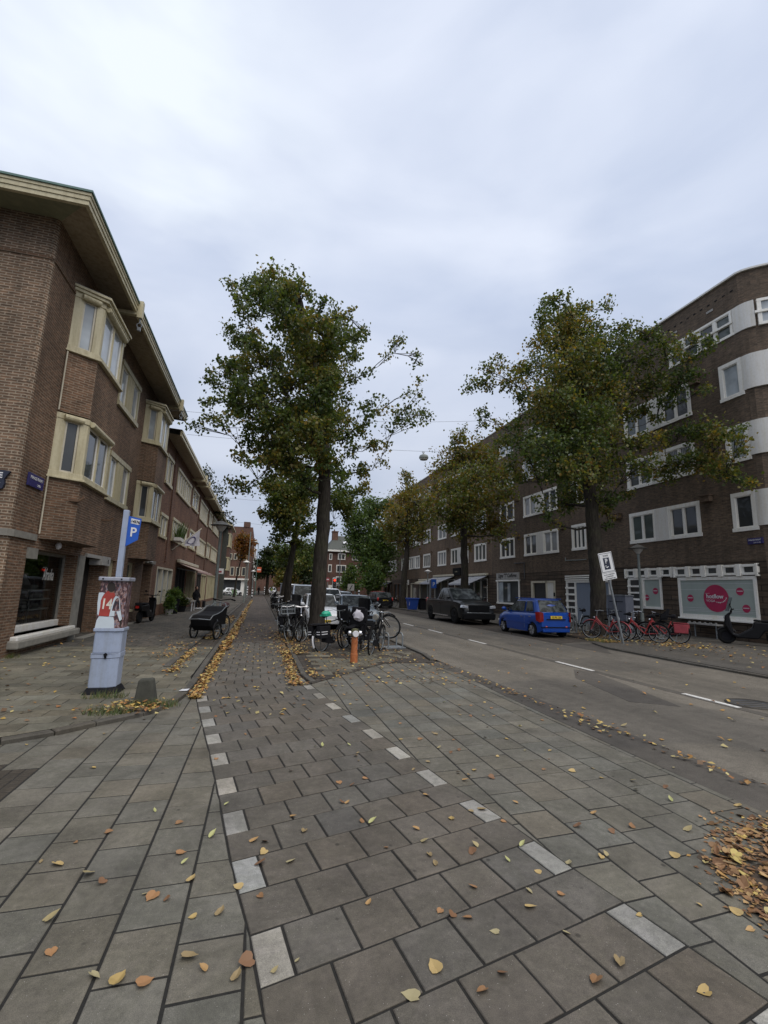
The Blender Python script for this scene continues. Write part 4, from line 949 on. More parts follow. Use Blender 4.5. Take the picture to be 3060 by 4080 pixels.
# things in the shop window
for i,(y,c) in enumerate(((12.15,'yellow_cloth'),(12.9,'concrete'),(14.0,'concrete_pale'))):
    t=thing('mannequin',['mannequin legs under a hanging mustard jacket, leftmost in the shop window','mannequin in pale trousers in the middle of the corner shop window','mannequin in pale knit, rightmost in the corner shop window'][i],'mannequin',(-5.9,y,.4),group=None)
    m_=MB(); m_.lathe([(.0,0),(.16,.0),(.16,.02),(.02,.03),(.02,.1)],(-5.9,y,.4),14); m_.build('stand','black',t)
    m_=MB(); m_.tube([(-5.9,y-.06,.45),(-5.88,y-.07,.8),(-5.9,y-.05,1.1)],[.055,.07,.085],10); m_.tube([(-5.86,y+.08,.45),(-5.86,y+.08,.8),(-5.9,y+.05,1.1)],[.055,.07,.085],10); m_.build('trousers','panel_white' if i==1 else 'black_soft',t,smooth=True)
    m_=MB(); m_.tube([(-5.9,y,1.05),(-5.9,y,1.3),(-5.9,y,1.55),(-5.9,y,1.68),(-5.9,y,1.78)],[.15,.13,.17,.1,.05],12); m_.tube([(-5.9,y-.17,1.6),(-5.86,y-.24,1.3),(-5.8,y-.2,1.1)],[.05,.045,.035],8); m_.tube([(-5.9,y+.17,1.6),(-5.86,y+.24,1.3),(-5.8,y+.2,1.1)],[.05,.045,.035],8); m_.build('top',c,t,smooth=True)
t=thing('display_shelf','pale display table with folded clothes in the corner shop window','shelf',(-5.9,14.0,.4))
m_=MB()
for z in (.9,1.15,1.38): m_.box(-6.3,-5.5,13.5,14.7,z,z+.03)
m_.build('shelf','panel_white',t); m_=MB(); 
for y in (13.55,14.65): m_.box(-6.3,-6.26,y-.02,y+.02,.4,1.41); m_.box(-5.54,-5.5,y-.02,y+.02,.4,1.41)
m_.build('leg','galv',t); m_=MB()
for z,y in ((.93,13.7),(.93,14.2),(1.18,13.8),(1.18,14.35),(1.41,14.0)): m_.box(-6.1,-5.6,y-.17,y+.17,z,z+.12)
m_.build('folded_clothes','concrete',t,bevel=.03)
t=thing('sun_hat','pale felt hat on the floor of the corner shop window','hat',(-5.7,13.45,.41)); m_=MB(); m_.lathe([(0,.2),(.1,.19),(.13,.12),(.14,.02),(.22,0),(.22,-.005),(0,-.005)],(-5.7,13.45,.41),18); m_.build('hat','panel_white',t,smooth=True)
# street plates on the corner
s=thing('street_name_plate','blue enamel street name plate round the left building corner','street sign',(-4.95,11.6,3.9))
b=MB(); b.box(-4.99,-4.955,11.32,12.02,3.66,3.94); b.build('plate','sign_navy',s); text('lettering','MAASSTRAAT','sign_white',s,(-4.95,11.67,3.82),(0,1,0),(0,0,1),.1,.95); text('lettering','ZUID','sign_white',s,(-4.95,11.8,3.7),(0,1,0),(0,0,1),.07)
s=thing('shop_plaque','dark scalloped plaque with white letters at the left frame edge','shop sign',(-5.75,10.85,3.7))
b=MB(); b.extr([(-6.6,3.46),(-5.2,3.46),(-5.17,3.56),(-5.19,3.66),(-5.15,3.74),(-5.1,3.83),(-5.2,3.84),(-6.6,3.84)],'y',10.86,10.92); b.build('board','sign_dark',s); text('lettering','DE','sign_white',s,(-5.22,10.855,3.68),(1,0,0),(0,0,1),.16,1,align='RIGHT',bold=.005); text('lettering','ZUID','sign_white',s,(-5.24,10.855,3.54),(1,0,0),(0,0,1),.09,1.1,align='RIGHT')
# second left building
LB2=thing('terrace_houses','long reddish brick terrace with cream windows beyond the corner building on the left','house',(-5,42,0))
mb=MB(); W2=[(27.95,33.15,6.85,8.22,'lcl3'),(34.2,37.2,6.98,8.35,'two'),(38.4,43.7,6.8,8.3,'multi'),(45.0,47.7,7.0,8.4,'two'),(48.9,55.2,7.0,8.45,'multi'),
 (27.9,33.2,4.1,5.32,'lcl3'),(34.35,37.4,4.18,5.45,'two'),(38.5,43.8,4.05,5.35,'multi'),(45.0,47.8,4.15,5.5,'two'),(49.0,55.2,4.1,5.5,'multi'),(24.65,26.35,3.98,5.12,'two'),(24.7,26.4,6.7,8.15,'two')]
gh2=[(25.2,29.5,.6,2.5),(30.6,34.2,0,2.7),(35.0,39.5,.3,2.7),(40.5,43,0,2.6),(43.5,47,.3,2.6),(48,56,.3,2.7)]
wall(mb,-5,24.36,61.5,2.7,9.0,[w[:4] for w in W2],1); wall(mb,-5,24.36,61.5,0,2.7,gh2,1,depth=.3)
mb.build('wall','brick_red',LB2)
for w_ in W2: winL(LB2,*w_[:4],kind={'lcl3':'multi'}.get(w_[4],w_[4]),pn=[rr.choice(['pane_blind','pane_curtain','pane_dark','pane_blind']) for _ in range(4)],f=.12)
for a,b_,c_,d_ in gh2:
    fr=MB(); bar(fr,-5,1,.02,.2,a,b_,d_-.1,d_); bar(fr,-5,1,.02,.2,a,a+.12,c_,d_-.1); bar(fr,-5,1,.02,.2,b_-.12,b_,c_,d_-.1); n=max(2,int((b_-a)/1.2))
    for i in range(1,n): bar(fr,-5,1,.015,.2,a+(b_-a)*i/n-.06,a+(b_-a)*i/n+.06,c_,d_-.1)
    f=fr.build('shop_window',{25.2:'cream_light',30.6:'door_dark',40.5:'door_dark'}.get(a,'cream'),LB2); p=MB(); p.box(-5.2,-5.15,a,b_,c_,d_-.1); p.build('pane','pane_blind' if a==25.2 else 'pane_dark',f)
ev=MB(); ev.quad((-5,23.9,9.0),(-5,61.5,9.0),(-4.3,61.5,8.94),(-4.3,23.9,8.94)); ev.build('soffit','soffit',LB2)
ev=MB(); ev.box(-4.36,-4.28,23.9,61.5,8.9,9.06); ev.box(-4.36,-4.24,23.9,61.5,9.062,9.2); ev.build('fascia','cream',LB2)
ev=MB(); ev.quad((-4.26,23.76,9.19),(-4.26,61.5,9.19),(-11,61.5,9.5),(-11,23.76,9.5)); ev.box(-11,-4.4,61.5,61.6,0,9.15); ev.build('roof','roof_tile',LB2)
for y in (33.5,35.5,40.5,49,57.2): 
    h=MB(); h.box(-5,-4.1,y-.08,y+.08,8.72,8.85); h.box(-4.16,-4.05,y-.08,y+.08,8.66,9.15); h.build('hoist_beam','cream',LB2)
for y in (26.9,37.95,44.4,57.4): dp=MB(); dp.box(-5.0,-4.93,y-.09,y+.09,2.8,8.9); dp.build('brick_pilaster','brick_far',LB2)
LB3=thing('bay_house',"red brick house with a cream two storey bay at the end of the left row",'house',(-5,66,0))
mb=MB(); wall(mb,-5,61.6,70,0,9.6,[],1); mb.build('wall','brick_red',LB3)
mb=MB(); mb.prism([(-5,62.3),(-4.2,63.0),(-4.2,66.4),(-5,67)],2.9,9.0); mb.build('bay_wall','brick_far',LB3)
for z0,z1 in ((3.6,5.3),(6.6,8.4)):
    fr=MB(); fr.prism([(-5,62.2),(-4.12,62.95),(-4.12,66.45),(-5,67.1)],z0,z0+.15); fr.prism([(-5,62.2),(-4.12,62.95),(-4.12,66.45),(-5,67.1)],z1-.15,z1)
    for y0,y1 in ((62.98,63.3),(64.4,64.7),(65.9,66.42)): fr.box(-4.3,-4.14,y0,y1,z0+.15,z1-.15)
    fr.prism([(-4.98,62.26),(-4.75,62.48),(-4.75,62.7),(-4.98,62.6)],z0+.15,z1-.15); fr.prism([(-4.36,62.8),(-4.14,62.98),(-4.2,63.15),(-4.4,63)],z0+.15,z1-.15)
    f=fr.build('bay_window','cream',LB3); p=MB(); p.prism([(-4.99,62.28),(-4.19,62.99),(-4.19,66.41),(-4.99,67.0)],z0+.15,z1-.15); p.build('pane','pane_dark',f)
ev=MB(); ev.prism([(-5.1,61.4),(-3.9,61.4),(-3.9,69.5),(-5.1,70)],9.2,9.34); ev.build('eaves','cream',LB3); ev=MB(); ev.prism([(-5.1,61.4),(-4.1,61.4),(-4.1,69.5),(-5.1,70)],9.345,9.7); ev.build('roof','roof_tile',LB3)
mb=MB(); mb.box(-10,-5.01,69.9,70.0,0,9.6); mb.build('side_wall','brick_red',LB3)
# far left tall block and far row
FB=thing('tall_corner_block','tall dark brown brick block with chimney stack at the far left crossing','apartment block',(-8,86,0))
mb=MB(); mb.box(-14,-1.9,84,100,0,11.9); mb.box(-3.5,-2.4,83.9,86,11.9,12.8); mb.build('wall','brick_far',FB)
for z0,z1,a,b_,n in ((3.4,4.9,-8,-2.3,6),(6.1,7.2,-8,-2.3,7),(8.5,9.6,-8,-6,2)):
    for i in range(n):
        x=a+(b_-a)*i/n; fr=MB(); w_=(b_-a)/n*.72; fr.box(x,x+w_,83.9,83.99,z0,z1); f=fr.build('window','cream_light',FB); p=MB(); p.box(x+.12,x+w_-.12,83.86,83.899,z0+.12,z1-.12); p.build('pane','pane_dark',f)
fr=MB(); fr.box(-12,-2.0,83.2,83.98,2.7,2.95); fr.build('shop_canopy','white_paint',FB); p=MB(); p.box(-12,-2.3,83.85,83.98,.3,2.69); p.build('shop_window','pane_dark',FB); p=MB(); p.box(-3.2,-2.6,83.7,83.84,.1,2.69); p.build('white_door','white_paint',FB)
FR=thing('far_street_row','row of narrow brick fronts receding beyond the far left crossing','house',(-2,140,0))
mb=MB(); mb.box(-14,-1.8,100.1,190,0,11.2); mb.build('wall','brick_far',FR); mb=MB(); mb.box(-14,-1.2,104,110,11.2,11.6); mb.build('roof_edge','panel_white',FR)
fr=MB()
for y in range(102,188,3):
    for z in (3.4,6,8.6): fr.box(-1.8,-1.72,y,y+1.4,z,z+1.5)
fr.build('windows','white_paint',FR)
# red brick house with steep roof in the middle distance
CB=thing('gabled_brick_house','red brick house with steep dark tiled roof and chimney in the middle distance','house',(13,82,0))
mb=MB(); mb.box(10.9,24,80,92,0,8.1); mb.build('wall','brick_far',CB)
rf=MB(); rf.add([(10.6,79.6,8.2),(24.3,79.6,8.2),(24.3,92.4,8.2),(10.6,92.4,8.2),(13.0,86,11.5),(22,86,11.5)],[(0,1,5,4),(1,2,5),(2,3,4,5),(3,0,4)]); rf.build('roof','roof_tile',CB)
rf=MB(); rf.box(10.6,24.3,79.5,79.75,8.05,8.35); rf.build('gutter_board','white_paint',CB); rf=MB(); rf.box(12.2,13.2,84,85.2,9.5,12.0); rf.box(12.1,13.3,83.9,85.3,12.0,12.15); rf.box(12.45,12.65,84.4,84.6,12.15,12.5); rf.build('chimney','brick_far',CB)
sk=MB(); sk.poly([(13.9,81.9,9.75),(14.6,81.9,9.75),(14.6,82.6,10.2),(13.9,82.6,10.2)]); sk.build('skylight','white_plastic',CB)
for (xa,xb,z0,z1) in [(11.2,11.7,6.6,7.7),(12.7,14.0,6.7,7.8),(15.2,16.4,6.7,7.8),(11.1,11.7,4.5,5.8),(12.5,14.2,4.5,5.8),(15.0,16.2,4.5,5.8),(12.5,14.2,2.6,3.8),(15.0,16.0,2.6,3.8),(18,19.6,4.5,5.8),(18,19.6,2.4,3.8)]:
    fr=MB(); fr.box(xa,xb,79.9,79.99,z0,z1); f=fr.build('window','white_paint',CB); p=MB(); c=(xa+xb)/2
    if xb-xa>1: p.box(xa+.15,c-.06,79.86,79.899,z0+.15,z1-.15); p.box(c+.06,xb-.15,79.86,79.899,z0+.15,z1-.15)
    else: p.box(xa+.12,xb-.12,79.86,79.899,z0+.15,z1-.15)
    p.build('pane','pane_dark',f)
p=MB(); p.box(11.3,12.1,79.85,79.99,.1,2.3); p.build('door','white_paint',CB); p=MB(); p.box(12.4,17,79.7,79.99,2.25,2.45); p.build('shop_canopy','concrete_pale',CB)

EB=thing('distant_brick_row','low pale brown building row closing the view at the far end of the street','house',(20,200,0))
mb=MB(); mb.box(-40,70,200,210,0,9.5); mb.build('wall','brick_far',EB); mb=MB(); mb.add([(-40,199.5,9.5),(70,199.5,9.5),(70,205,12.5),(-40,205,12.5)],[(0,1,2,3)]); mb.build('roof','roof_tile',EB)
RB=thing('far_right_row','brown brick building row receding behind the far right trees','apartment block',(24,130,0))
mb=MB(); mb.box(20,34,96,190,0,13); mb.build('wall','brick_brown',RB)
fr=MB()
for y in range(98,188,4):
    for z in (4.2,7,9.8): fr.box(19.9,20,y,y+1.8,z,z+1.5)
fr.build('windows','white_paint',RB); RB.children[-1]['kind']='stuff'
FR.children[-1]['kind']='stuff'

# ------------------------------------------------------------ trees
PAL={'lime':[(.04,.066,.02),(.06,.092,.026),(.09,.12,.033),(.14,.14,.038),(.21,.16,.04),(.29,.18,.045)],
 'autumn':[(.08,.11,.03),(.11,.13,.032),(.18,.145,.032),(.2,.125,.028),(.14,.1,.025),(.05,.065,.02)],
 'orange':[(.2,.07,.02),(.24,.1,.02),(.16,.09,.02),(.08,.07,.02),(.1,.1,.025)],
 'green':[(.05,.09,.025),(.075,.125,.035),(.11,.155,.045),(.045,.08,.025),(.15,.15,.04)],
 'dark':[(.02,.036,.012),(.03,.045,.015),(.045,.055,.018),(.07,.065,.02)]}
def leaf_mesh(name,pos,nrm_jit,size,cols,seed,parent,droop=.5):
    rg=np.random.default_rng(seed); n=len(pos)
    d=rg.normal(size=(n,3)); d[:,2]-=droop*1.4; d/=np.linalg.norm(d,axis=1)[:,None]
    s=np.cross(d,rg.normal(size=(n,3))); s/=np.linalg.norm(s,axis=1)[:,None]
    nn=np.cross(d,s); L=size*rg.uniform(.65,1.25,n)[:,None]
    a=pos-d*L*.45; b=pos+s*L*.44-d*L*.08+nn*L*.1; c=pos+d*L*.55; e=pos-s*L*.44-d*L*.08+nn*L*.1; f=pos-d*L*.02
    V=np.stack([a,b,c,e,f],1).reshape(-1,3)
    base=np.arange(n)[:,None]*5
    F=np.stack([base+np.array([0,1,4]),base+np.array([1,2,4]),base+np.array([2,3,4]),base+np.array([3,0,4])],1).reshape(-1,3)
    me=bpy.data.meshes.new(name); me.vertices.add(len(V)); me.vertices.foreach_set('co',(V-np.array(OFF[parent.name])).astype(np.float32).ravel())
    me.loops.add(F.size); me.loops.foreach_set('vertex_index',F.astype(np.int32).ravel()); me.polygons.add(len(F)); me.polygons.foreach_set('loop_start',(np.arange(len(F))*3).astype(np.int32)); me.update(calc_edges=True)
    at=me.color_attributes.new('tone','FLOAT_COLOR','POINT'); C=np.ones((n,5,4)); C[:,:,:3]=cols[:,None,:]; at.data.foreach_set('color',C.ravel())
    me.materials.append(MAT['leaf']); o=bpy.data.objects.new(name,me); col.objects.link(o); o.parent=parent; OFF[o.name]=OFF[parent.name]; return o
def tree(label,base,trunk,r0,blobs,pal,seed,leaf=.13,dens=1.0,thin=None,group=None,name='street_tree',yellow=.25,twigr=.006):
    """trunk=list of points from the base up; blobs=(x,y,z,r) leaf clumps each carried by its own limb"""
    rd=random.Random(seed); rg=np.random.default_rng(seed)
    root=thing(name,label,'tree',base,group=group)
    tb=MB(); T=[Vector(p) for p in trunk]; pts=[]; rad=[]
    H=T[-1].z-T[0].z; 
    for i in range(len(T)-1):
        for k in range(6):
            t=k/6; p=T[i].lerp(T[i+1],t); f=(p.z-T[0].z)/H
            pts.append(p+Vector((rd.uniform(-1,1),rd.uniform(-1,1),0))*r0*.07); rad.append(r0*(1-.45*f)*(1+.35*math.exp(-f*H/.35))*rd.uniform(.95,1.06))
    pts.append(T[-1]); rad.append(r0*.4); tb.tube(pts,rad,12); tb.build('trunk','bark',root,smooth=True)
    nodes=[(p,r) for p,r in zip(pts,rad) if (p.z-T[0].z)>H*.28]; nodes=[[n[0],n[1],0.0] for n in nodes]
    br=MB(); top=T[-1]; axis=lambda z:T[0].lerp(T[-1],max(0,min(1,(z-T[0].z)/H)))
    order=sorted(blobs,key=lambda b:(Vector(b[:3])-axis(b[2]-1.5)).length)
    P=[];CC=[]; palette=PAL[pal]
    for bi,b in enumerate(order):
        c=Vector(b[:3]); best=None;bs=1e9
        for n in nodes:
            d=c-n[0]; L=d.length
            if L<1e-3: continue
            s=L+.55*n[2]*.3+max(0,n[0].z-c.z+.1)*1.3
            if s<bs: bs=s; best=n
        p0=best[0]; d=c-p0; L=d.length; k=max(2,int(L/.45)); path_=[p0]
        rr_=min(best[1]*.72,.02+.013*(L+b[3]*2)+ .012)
        bend=Vector((rd.uniform(-.12,.12),rd.uniform(-.12,.12),rd.uniform(-.16,.02)))*L
        for i in range(1,k+1):
            t=i/k; q=p0.lerp(c,t)+bend*math.sin(math.pi*t)+Vector((rd.uniform(-1,1),rd.uniform(-1,1),rd.uniform(-1,1)))*.05
            path_.append(q); nodes.append([q,max(.012,rr_*(1-.6*t)),best[2]+L*t])
        br.tube(path_,[max(.01,rr_*(1-.6*i/k)) for i in range(k+1)],6)
        r=b[3]; nt_=max(6,int(15*r*r/.36*min(1,dens+.3))); end=path_[-1]
        ctone=rd.random(); cw=rd.random()
        nl=int(520*dens*(max(r,.22)**2/.36)**.92*(.13/leaf)**1.1*(thin[1] if thin and b[0]>thin[0] else 1))
        for t_ in range(nt_):
            dv=Vector((rd.gauss(0,1),rd.gauss(0,1),rd.gauss(0,.8))).normalized()*r*rd.uniform(.45,1.3)
            st=path_[rd.randint(max(0,len(path_)-3),len(path_)-1)]; e_=c+dv; mid=(st+e_)/2+Vector((0,0,rd.uniform(-.02,.12)*r))
            br.tube([st,mid,e_],[.014 if r>.4 else .009,.009,.004],4)
            m_=nl//nt_; tt=rg.uniform(.3,1.1,m_)[:,None]; a=np.array(mid if True else st); e2=np.array(e_)
            pp=a*(1-tt)+e2*tt+rg.normal(size=(m_,3))*np.array([.2,.2,.17])*max(.6,r*1.3)
            P.append(pp); tw=max(0,min(1,ctone*.55+rd.random()*.45)); 
            idx=np.clip((rg.normal(tw*(len(palette)-2)*(.55+yellow),.85,m_)),0,len(palette)-1.001)
            lo=idx.astype(int); fr_=(idx-lo)[:,None]; pa=np.array(palette); cc=pa[lo]*(1-fr_)+pa[np.minimum(lo+1,len(palette)-1)]*fr_
            CC.append(cc*rg.uniform(.7,1.3,m_)[:,None])
    br.build('branches','bark',root)
    leaf_mesh('foliage',np.concatenate(P),0,leaf,np.concatenate(CC),seed,root)
    return root
TREE_A=[(-0.2,15.0,12.4,0.3),(-0.5,15.3,12.1,0.5),(-0.6,17.5,13.6,0.6),(-1.7,16.5,12.4,0.4),(-0.9,15.1,11.5,0.5),(-1.1,18.5,13.7,0.6),(0.2,14.1,11.3,0.5),(0.2,18.5,14.3,0.6),(0.7,16.2,12.5,0.5),(-0.0,14.0,10.5,0.6),(-0.0,17.8,12.9,0.7),(-1.4,17.4,12.2,0.5),(1.5,15.4,11.8,0.3),(-2.0,18.4,12.0,0.3),(-1.6,18.2,11.2,0.5),(-0.8,14.1,9.3,0.4),(-1.1,18.0,11.5,0.5),(0.6,14.7,10.4,0.5),(0.7,17.4,12.1,0.6),(1.1,14.1,10.2,0.5),(1.4,17.4,12.2,0.6),(-0.2,16.2,11.6,0.3),(2.2,16.5,12.3,0.3),(2.5,15.9,11.8,0.3),(1.7,14.4,10.3,0.5),(2.2,17.9,12.3,0.6),(2.2,14.1,9.8,0.5),(2.9,18.5,12.5,0.6),(3.3,16.6,11.6,0.2),(-2.1,17.1,9.5,0.4),(-1.6,15.2,8.8,0.4),(-0.9,15.5,9.1,0.5),(-1.0,17.2,10.0,0.6),(-0.2,15.2,9.4,0.5),(-0.3,18.3,11.0,0.6),(0.4,18.3,11.4,0.4),(1.2,15.4,10.0,0.5),(1.4,18.2,11.6,0.6),(1.7,15.0,9.8,0.5),(2.1,18.6,11.7,0.6),(3.0,17.9,11.3,0.4),(-2.2,16.5,8.7,0.3),(-1.2,14.1,7.7,0.4),(-1.5,17.5,9.1,0.5),(-0.6,14.7,8.0,0.5),(-0.8,17.3,9.1,0.6),(0.1,15.2,8.6,0.5),(0.1,18.2,10.0,0.6),(0.8,14.8,8.7,0.5),(1.0,17.9,10.3,0.6),(1.4,14.9,8.9,0.5),(1.7,17.7,10.3,0.6),(3.5,16.5,10.0,0.2),(-2.2,15.4,7.5,0.2),(-1.5,14.6,7.3,0.4),(-0.9,15.7,7.6,0.5),(-1.1,18.1,8.6,0.6),(-0.1,14.3,7.2,0.5),(-0.1,17.9,8.6,0.7),(0.7,15.3,7.7,0.6),(0.8,18.0,8.8,0.7),(1.3,14.4,7.6,0.5),(1.6,18.0,9.0,0.6),(3.1,18.4,9.6,0.3),(3.8,16.8,8.9,0.4),(4.1,16.4,8.6,0.3),(3.0,15.5,7.8,0.4),(-2.7,16.6,7.2,0.2),(-2.5,18.4,8.1,0.3),(-1.5,14.4,6.7,0.3),(-0.8,17.7,7.7,0.4),(-0.1,15.5,7.0,0.5),(-0.1,18.4,7.9,0.6),(0.6,14.9,6.8,0.6),(0.7,18.0,7.9,0.7),(1.2,14.1,6.6,0.5),(1.6,18.6,8.2,0.7),(5.0,16.8,8.6,0.5),(5.0,15.2,7.9,0.4),(4.6,16.5,8.1,0.4),(5.9,16.5,8.5,0.3),(5.0,16.2,8.7,0.2),(4.5,16.1,11.4,0.3),(4.5,16.6,11.4,0.2),(5.6,16.8,11.3,0.2),(5.7,16.8,10.9,0.2),(5.5,16.4,9.9,0.2),(4.8,15.4,8.9,0.2),(5.4,15.9,9.1,0.2),(4.1,15.7,10.4,0.1),(-0.5,16.9,6.8,0.5),(0.1,15.4,6.2,0.5),(0.1,18.5,7.2,0.6),(0.7,14.5,6.0,0.5),(0.9,18.6,7.3,0.6),(1.2,14.2,6.2,0.4),(1.5,17.1,7.1,0.5),(-0.7,14.5,5.5,0.3),(-0.4,17.6,6.5,0.5),(-1.1,15.5,4.9,0.3),(-0.7,14.9,4.7,0.2),(0.1,14.6,5.5,0.4),(0.1,17.1,6.1,0.5),(0.6,14.9,5.6,0.5),(0.7,17.3,6.2,0.5),(3.6,15.6,6.8,0.3),(4.5,17.0,7.4,0.2),(4.1,16.4,6.6,0.3),(2.8,15.8,6.5,0.3),(3.3,16.4,6.0,0.3),(2.3,14.5,5.3,0.4),(3.4,16.2,5.8,0.2),(2.1,16.2,6.1,0.4),(1.1,15.2,5.2,0.3),(1.6,15.6,6.3,0.5),(1.9,17.9,7.1,0.6),(1.8,15.1,6.9,0.5),(2.2,18.5,8.1,0.6),(1.8,14.1,7.1,0.4),(2.2,17.3,8.3,0.6),(1.8,14.3,8.2,0.5),(2.3,18.3,10.0,0.6),(2.5,17.2,10.2,0.4),(1.6,14.4,8.0,0.5),(2.0,18.8,9.9,0.6),(2.9,17.7,8.5,0.5),(2.6,16.6,7.3,0.4),(2.1,15.3,6.1,0.4),(1.6,14.7,8.8,0.5),(2.0,18.1,10.5,0.6),(2.0,15.8,9.7,0.5),(3.0,17.0,9.9,0.3),(0.1,14.7,10.2,0.3),(0.7,15.7,10.3,0.5),(0.8,18.6,12.0,0.6),(0.9,15.5,9.5,0.5),(1.1,17.6,10.6,0.6),(3.4,17.5,7.9,0.3),(2.1,17.5,6.0,0.4)]
TREE_B=[(0.3,24.2,6.7,0.7),(0.3,25.6,7.0,0.7),(0.2,23.4,5.9,0.4),(1.0,23.9,6.4,0.8),(1.1,26.6,6.9,0.9),(2.0,23.7,6.6,0.7),(2.3,26.5,7.2,0.8),(4.3,25.3,7.1,0.7),(5.0,24.3,7.1,0.4),(4.1,24.7,6.3,0.6),(4.4,24.6,5.8,0.4),(0.7,24.3,5.4,0.7),(0.8,27.1,5.8,0.8),(-0.1,25.1,5.5,0.3),(1.5,23.1,5.4,0.8),(1.7,25.5,5.8,0.8),(0.9,23.2,4.5,0.6),(0.5,24.9,4.2,0.2),(2.2,24.3,4.8,0.5),(3.5,24.7,5.1,0.2),(1.1,26.5,7.9,0.7),(1.9,25.1,7.8,0.7),(1.8,25.1,4.0,0.4),(3.4,24.0,6.3,0.6)]
TREE_C=[(1.2,35.2,4.6,0.6),(1.8,36.1,4.2,0.7),(2.8,35.6,4.5,0.8),(3.4,36.3,3.8,0.8),(1.6,36.4,3.4,0.6),(2.5,34.6,3.4,0.6),(0.7,35.1,4.7,0.3),(3.6,37.1,5.0,0.6)]
TREE_D=[(11.2,16.2,14.3,0.3),(11.1,15.1,13.6,0.5),(12.7,16.4,14.3,0.6),(13.1,16.0,14.3,0.4),(10.1,15.0,12.7,0.4),(11.9,16.5,13.6,0.7),(12.2,15.7,13.1,0.8),(14.8,19.0,15.4,0.9),(13.2,15.7,13.3,0.7),(15.2,17.0,15.7,0.2),(14.6,16.3,14.8,0.2),(14.9,15.4,13.4,0.5),(16.1,15.9,13.7,0.3),(10.6,15.6,12.1,0.6),(11.7,15.8,12.3,0.8),(14.1,19.0,14.5,0.9),(11.9,14.6,11.5,0.7),(14.7,18.1,13.9,0.9),(15.5,17.5,13.9,0.8),(17.1,17.9,14.5,0.7),(16.6,16.0,13.5,0.6),(8.2,15.9,10.7,0.3),(9.5,17.4,11.7,0.4),(8.3,17.3,10.6,0.4),(8.7,16.9,10.5,0.4),(8.9,15.5,10.0,0.5),(10.6,16.8,11.4,0.5),(9.6,15.9,11.0,0.3),(12.6,18.9,13.0,0.8),(11.1,15.2,10.7,0.8),(13.1,18.1,12.4,0.9),(12.2,15.3,10.9,0.8),(15.3,19.2,13.3,1.1),(13.2,15.2,11.2,0.8),(15.9,18.3,13.2,1.0),(16.5,17.3,13.0,0.8),(17.2,16.6,13.0,0.7),(17.1,15.4,12.9,0.5),(16.6,14.1,12.1,0.5),(17.3,13.9,12.1,0.4),(17.1,14.6,11.8,0.3),(10.1,15.1,9.4,0.7),(12.1,18.1,10.9,0.9),(10.7,14.6,9.2,0.7),(13.4,18.3,11.2,0.9),(12.4,15.4,10.0,0.8),(14.5,18.0,11.4,1.0),(13.8,15.6,10.4,0.8),(15.9,18.1,11.8,1.0),(16.7,17.2,11.7,0.8),(17.2,16.4,11.7,0.7),(16.7,14.9,10.8,0.6),(16.7,14.3,11.0,0.5),(17.1,14.1,10.3,0.3),(10.2,16.5,10.1,0.4),(8.2,16.1,8.5,0.3),(8.4,16.8,9.2,0.2),(8.5,15.8,8.3,0.2),(10.6,17.8,9.1,0.4),(12.0,18.7,10.0,0.8),(11.1,15.6,8.7,0.8),(13.7,19.3,10.4,1.0),(11.5,14.8,8.5,0.8),(15.1,19.4,10.6,1.0),(12.8,15.0,8.9,0.8),(16.5,19.3,11.0,1.0),(16.2,17.4,10.4,0.6),(17.1,17.4,10.3,0.5),(16.9,15.6,10.3,0.5),(16.6,16.0,9.6,0.3),(10.2,16.4,7.9,0.7),(10.7,19.0,8.7,0.6),(9.6,14.3,7.1,0.7),(11.8,17.6,8.4,0.8),(11.6,15.7,7.7,0.8),(13.5,18.2,8.7,0.9),(11.7,14.4,7.5,0.7),(15.8,19.4,9.5,1.0),(14.7,16.6,8.6,0.7),(15.0,15.6,8.4,0.5),(15.2,14.9,8.1,0.5),(16.9,15.8,8.8,0.4),(16.8,14.6,8.6,0.5),(17.3,14.3,8.5,0.6),(17.1,13.6,8.1,0.4),(17.2,13.1,8.0,0.4),(16.7,12.3,7.7,0.3),(10.6,16.5,6.9,0.6),(10.7,15.1,6.5,0.7),(12.7,17.9,7.4,0.9),(10.9,14.3,6.2,0.7),(13.9,18.3,7.4,0.9),(13.2,15.9,7.0,0.8),(15.9,19.1,8.1,0.9),(15.3,16.9,7.6,0.6),(14.5,14.8,7.0,0.6),(16.6,15.8,7.3,0.6),(17.1,15.5,7.1,0.6),(16.6,14.6,7.3,0.5),(17.3,14.3,7.0,0.7),(16.9,13.4,6.5,0.5),(17.0,12.8,6.1,0.3),(16.8,12.2,5.8,0.2),(16.7,12.8,7.1,0.4),(17.2,14.0,7.5,0.4),(10.7,16.2,5.3,0.3),(13.3,18.6,6.0,0.6),(14.2,18.7,6.3,0.7),(15.3,18.8,6.4,0.7),(14.2,16.2,5.9,0.5),(11.8,17.3,5.0,0.3),(12.4,17.6,4.8,0.2),(14.9,17.3,5.6,0.4),(16.4,17.7,6.5,0.3),(14.6,17.0,4.8,0.2),(10.2,17.6,7.3,0.4),(10.3,17.4,6.7,0.4)]
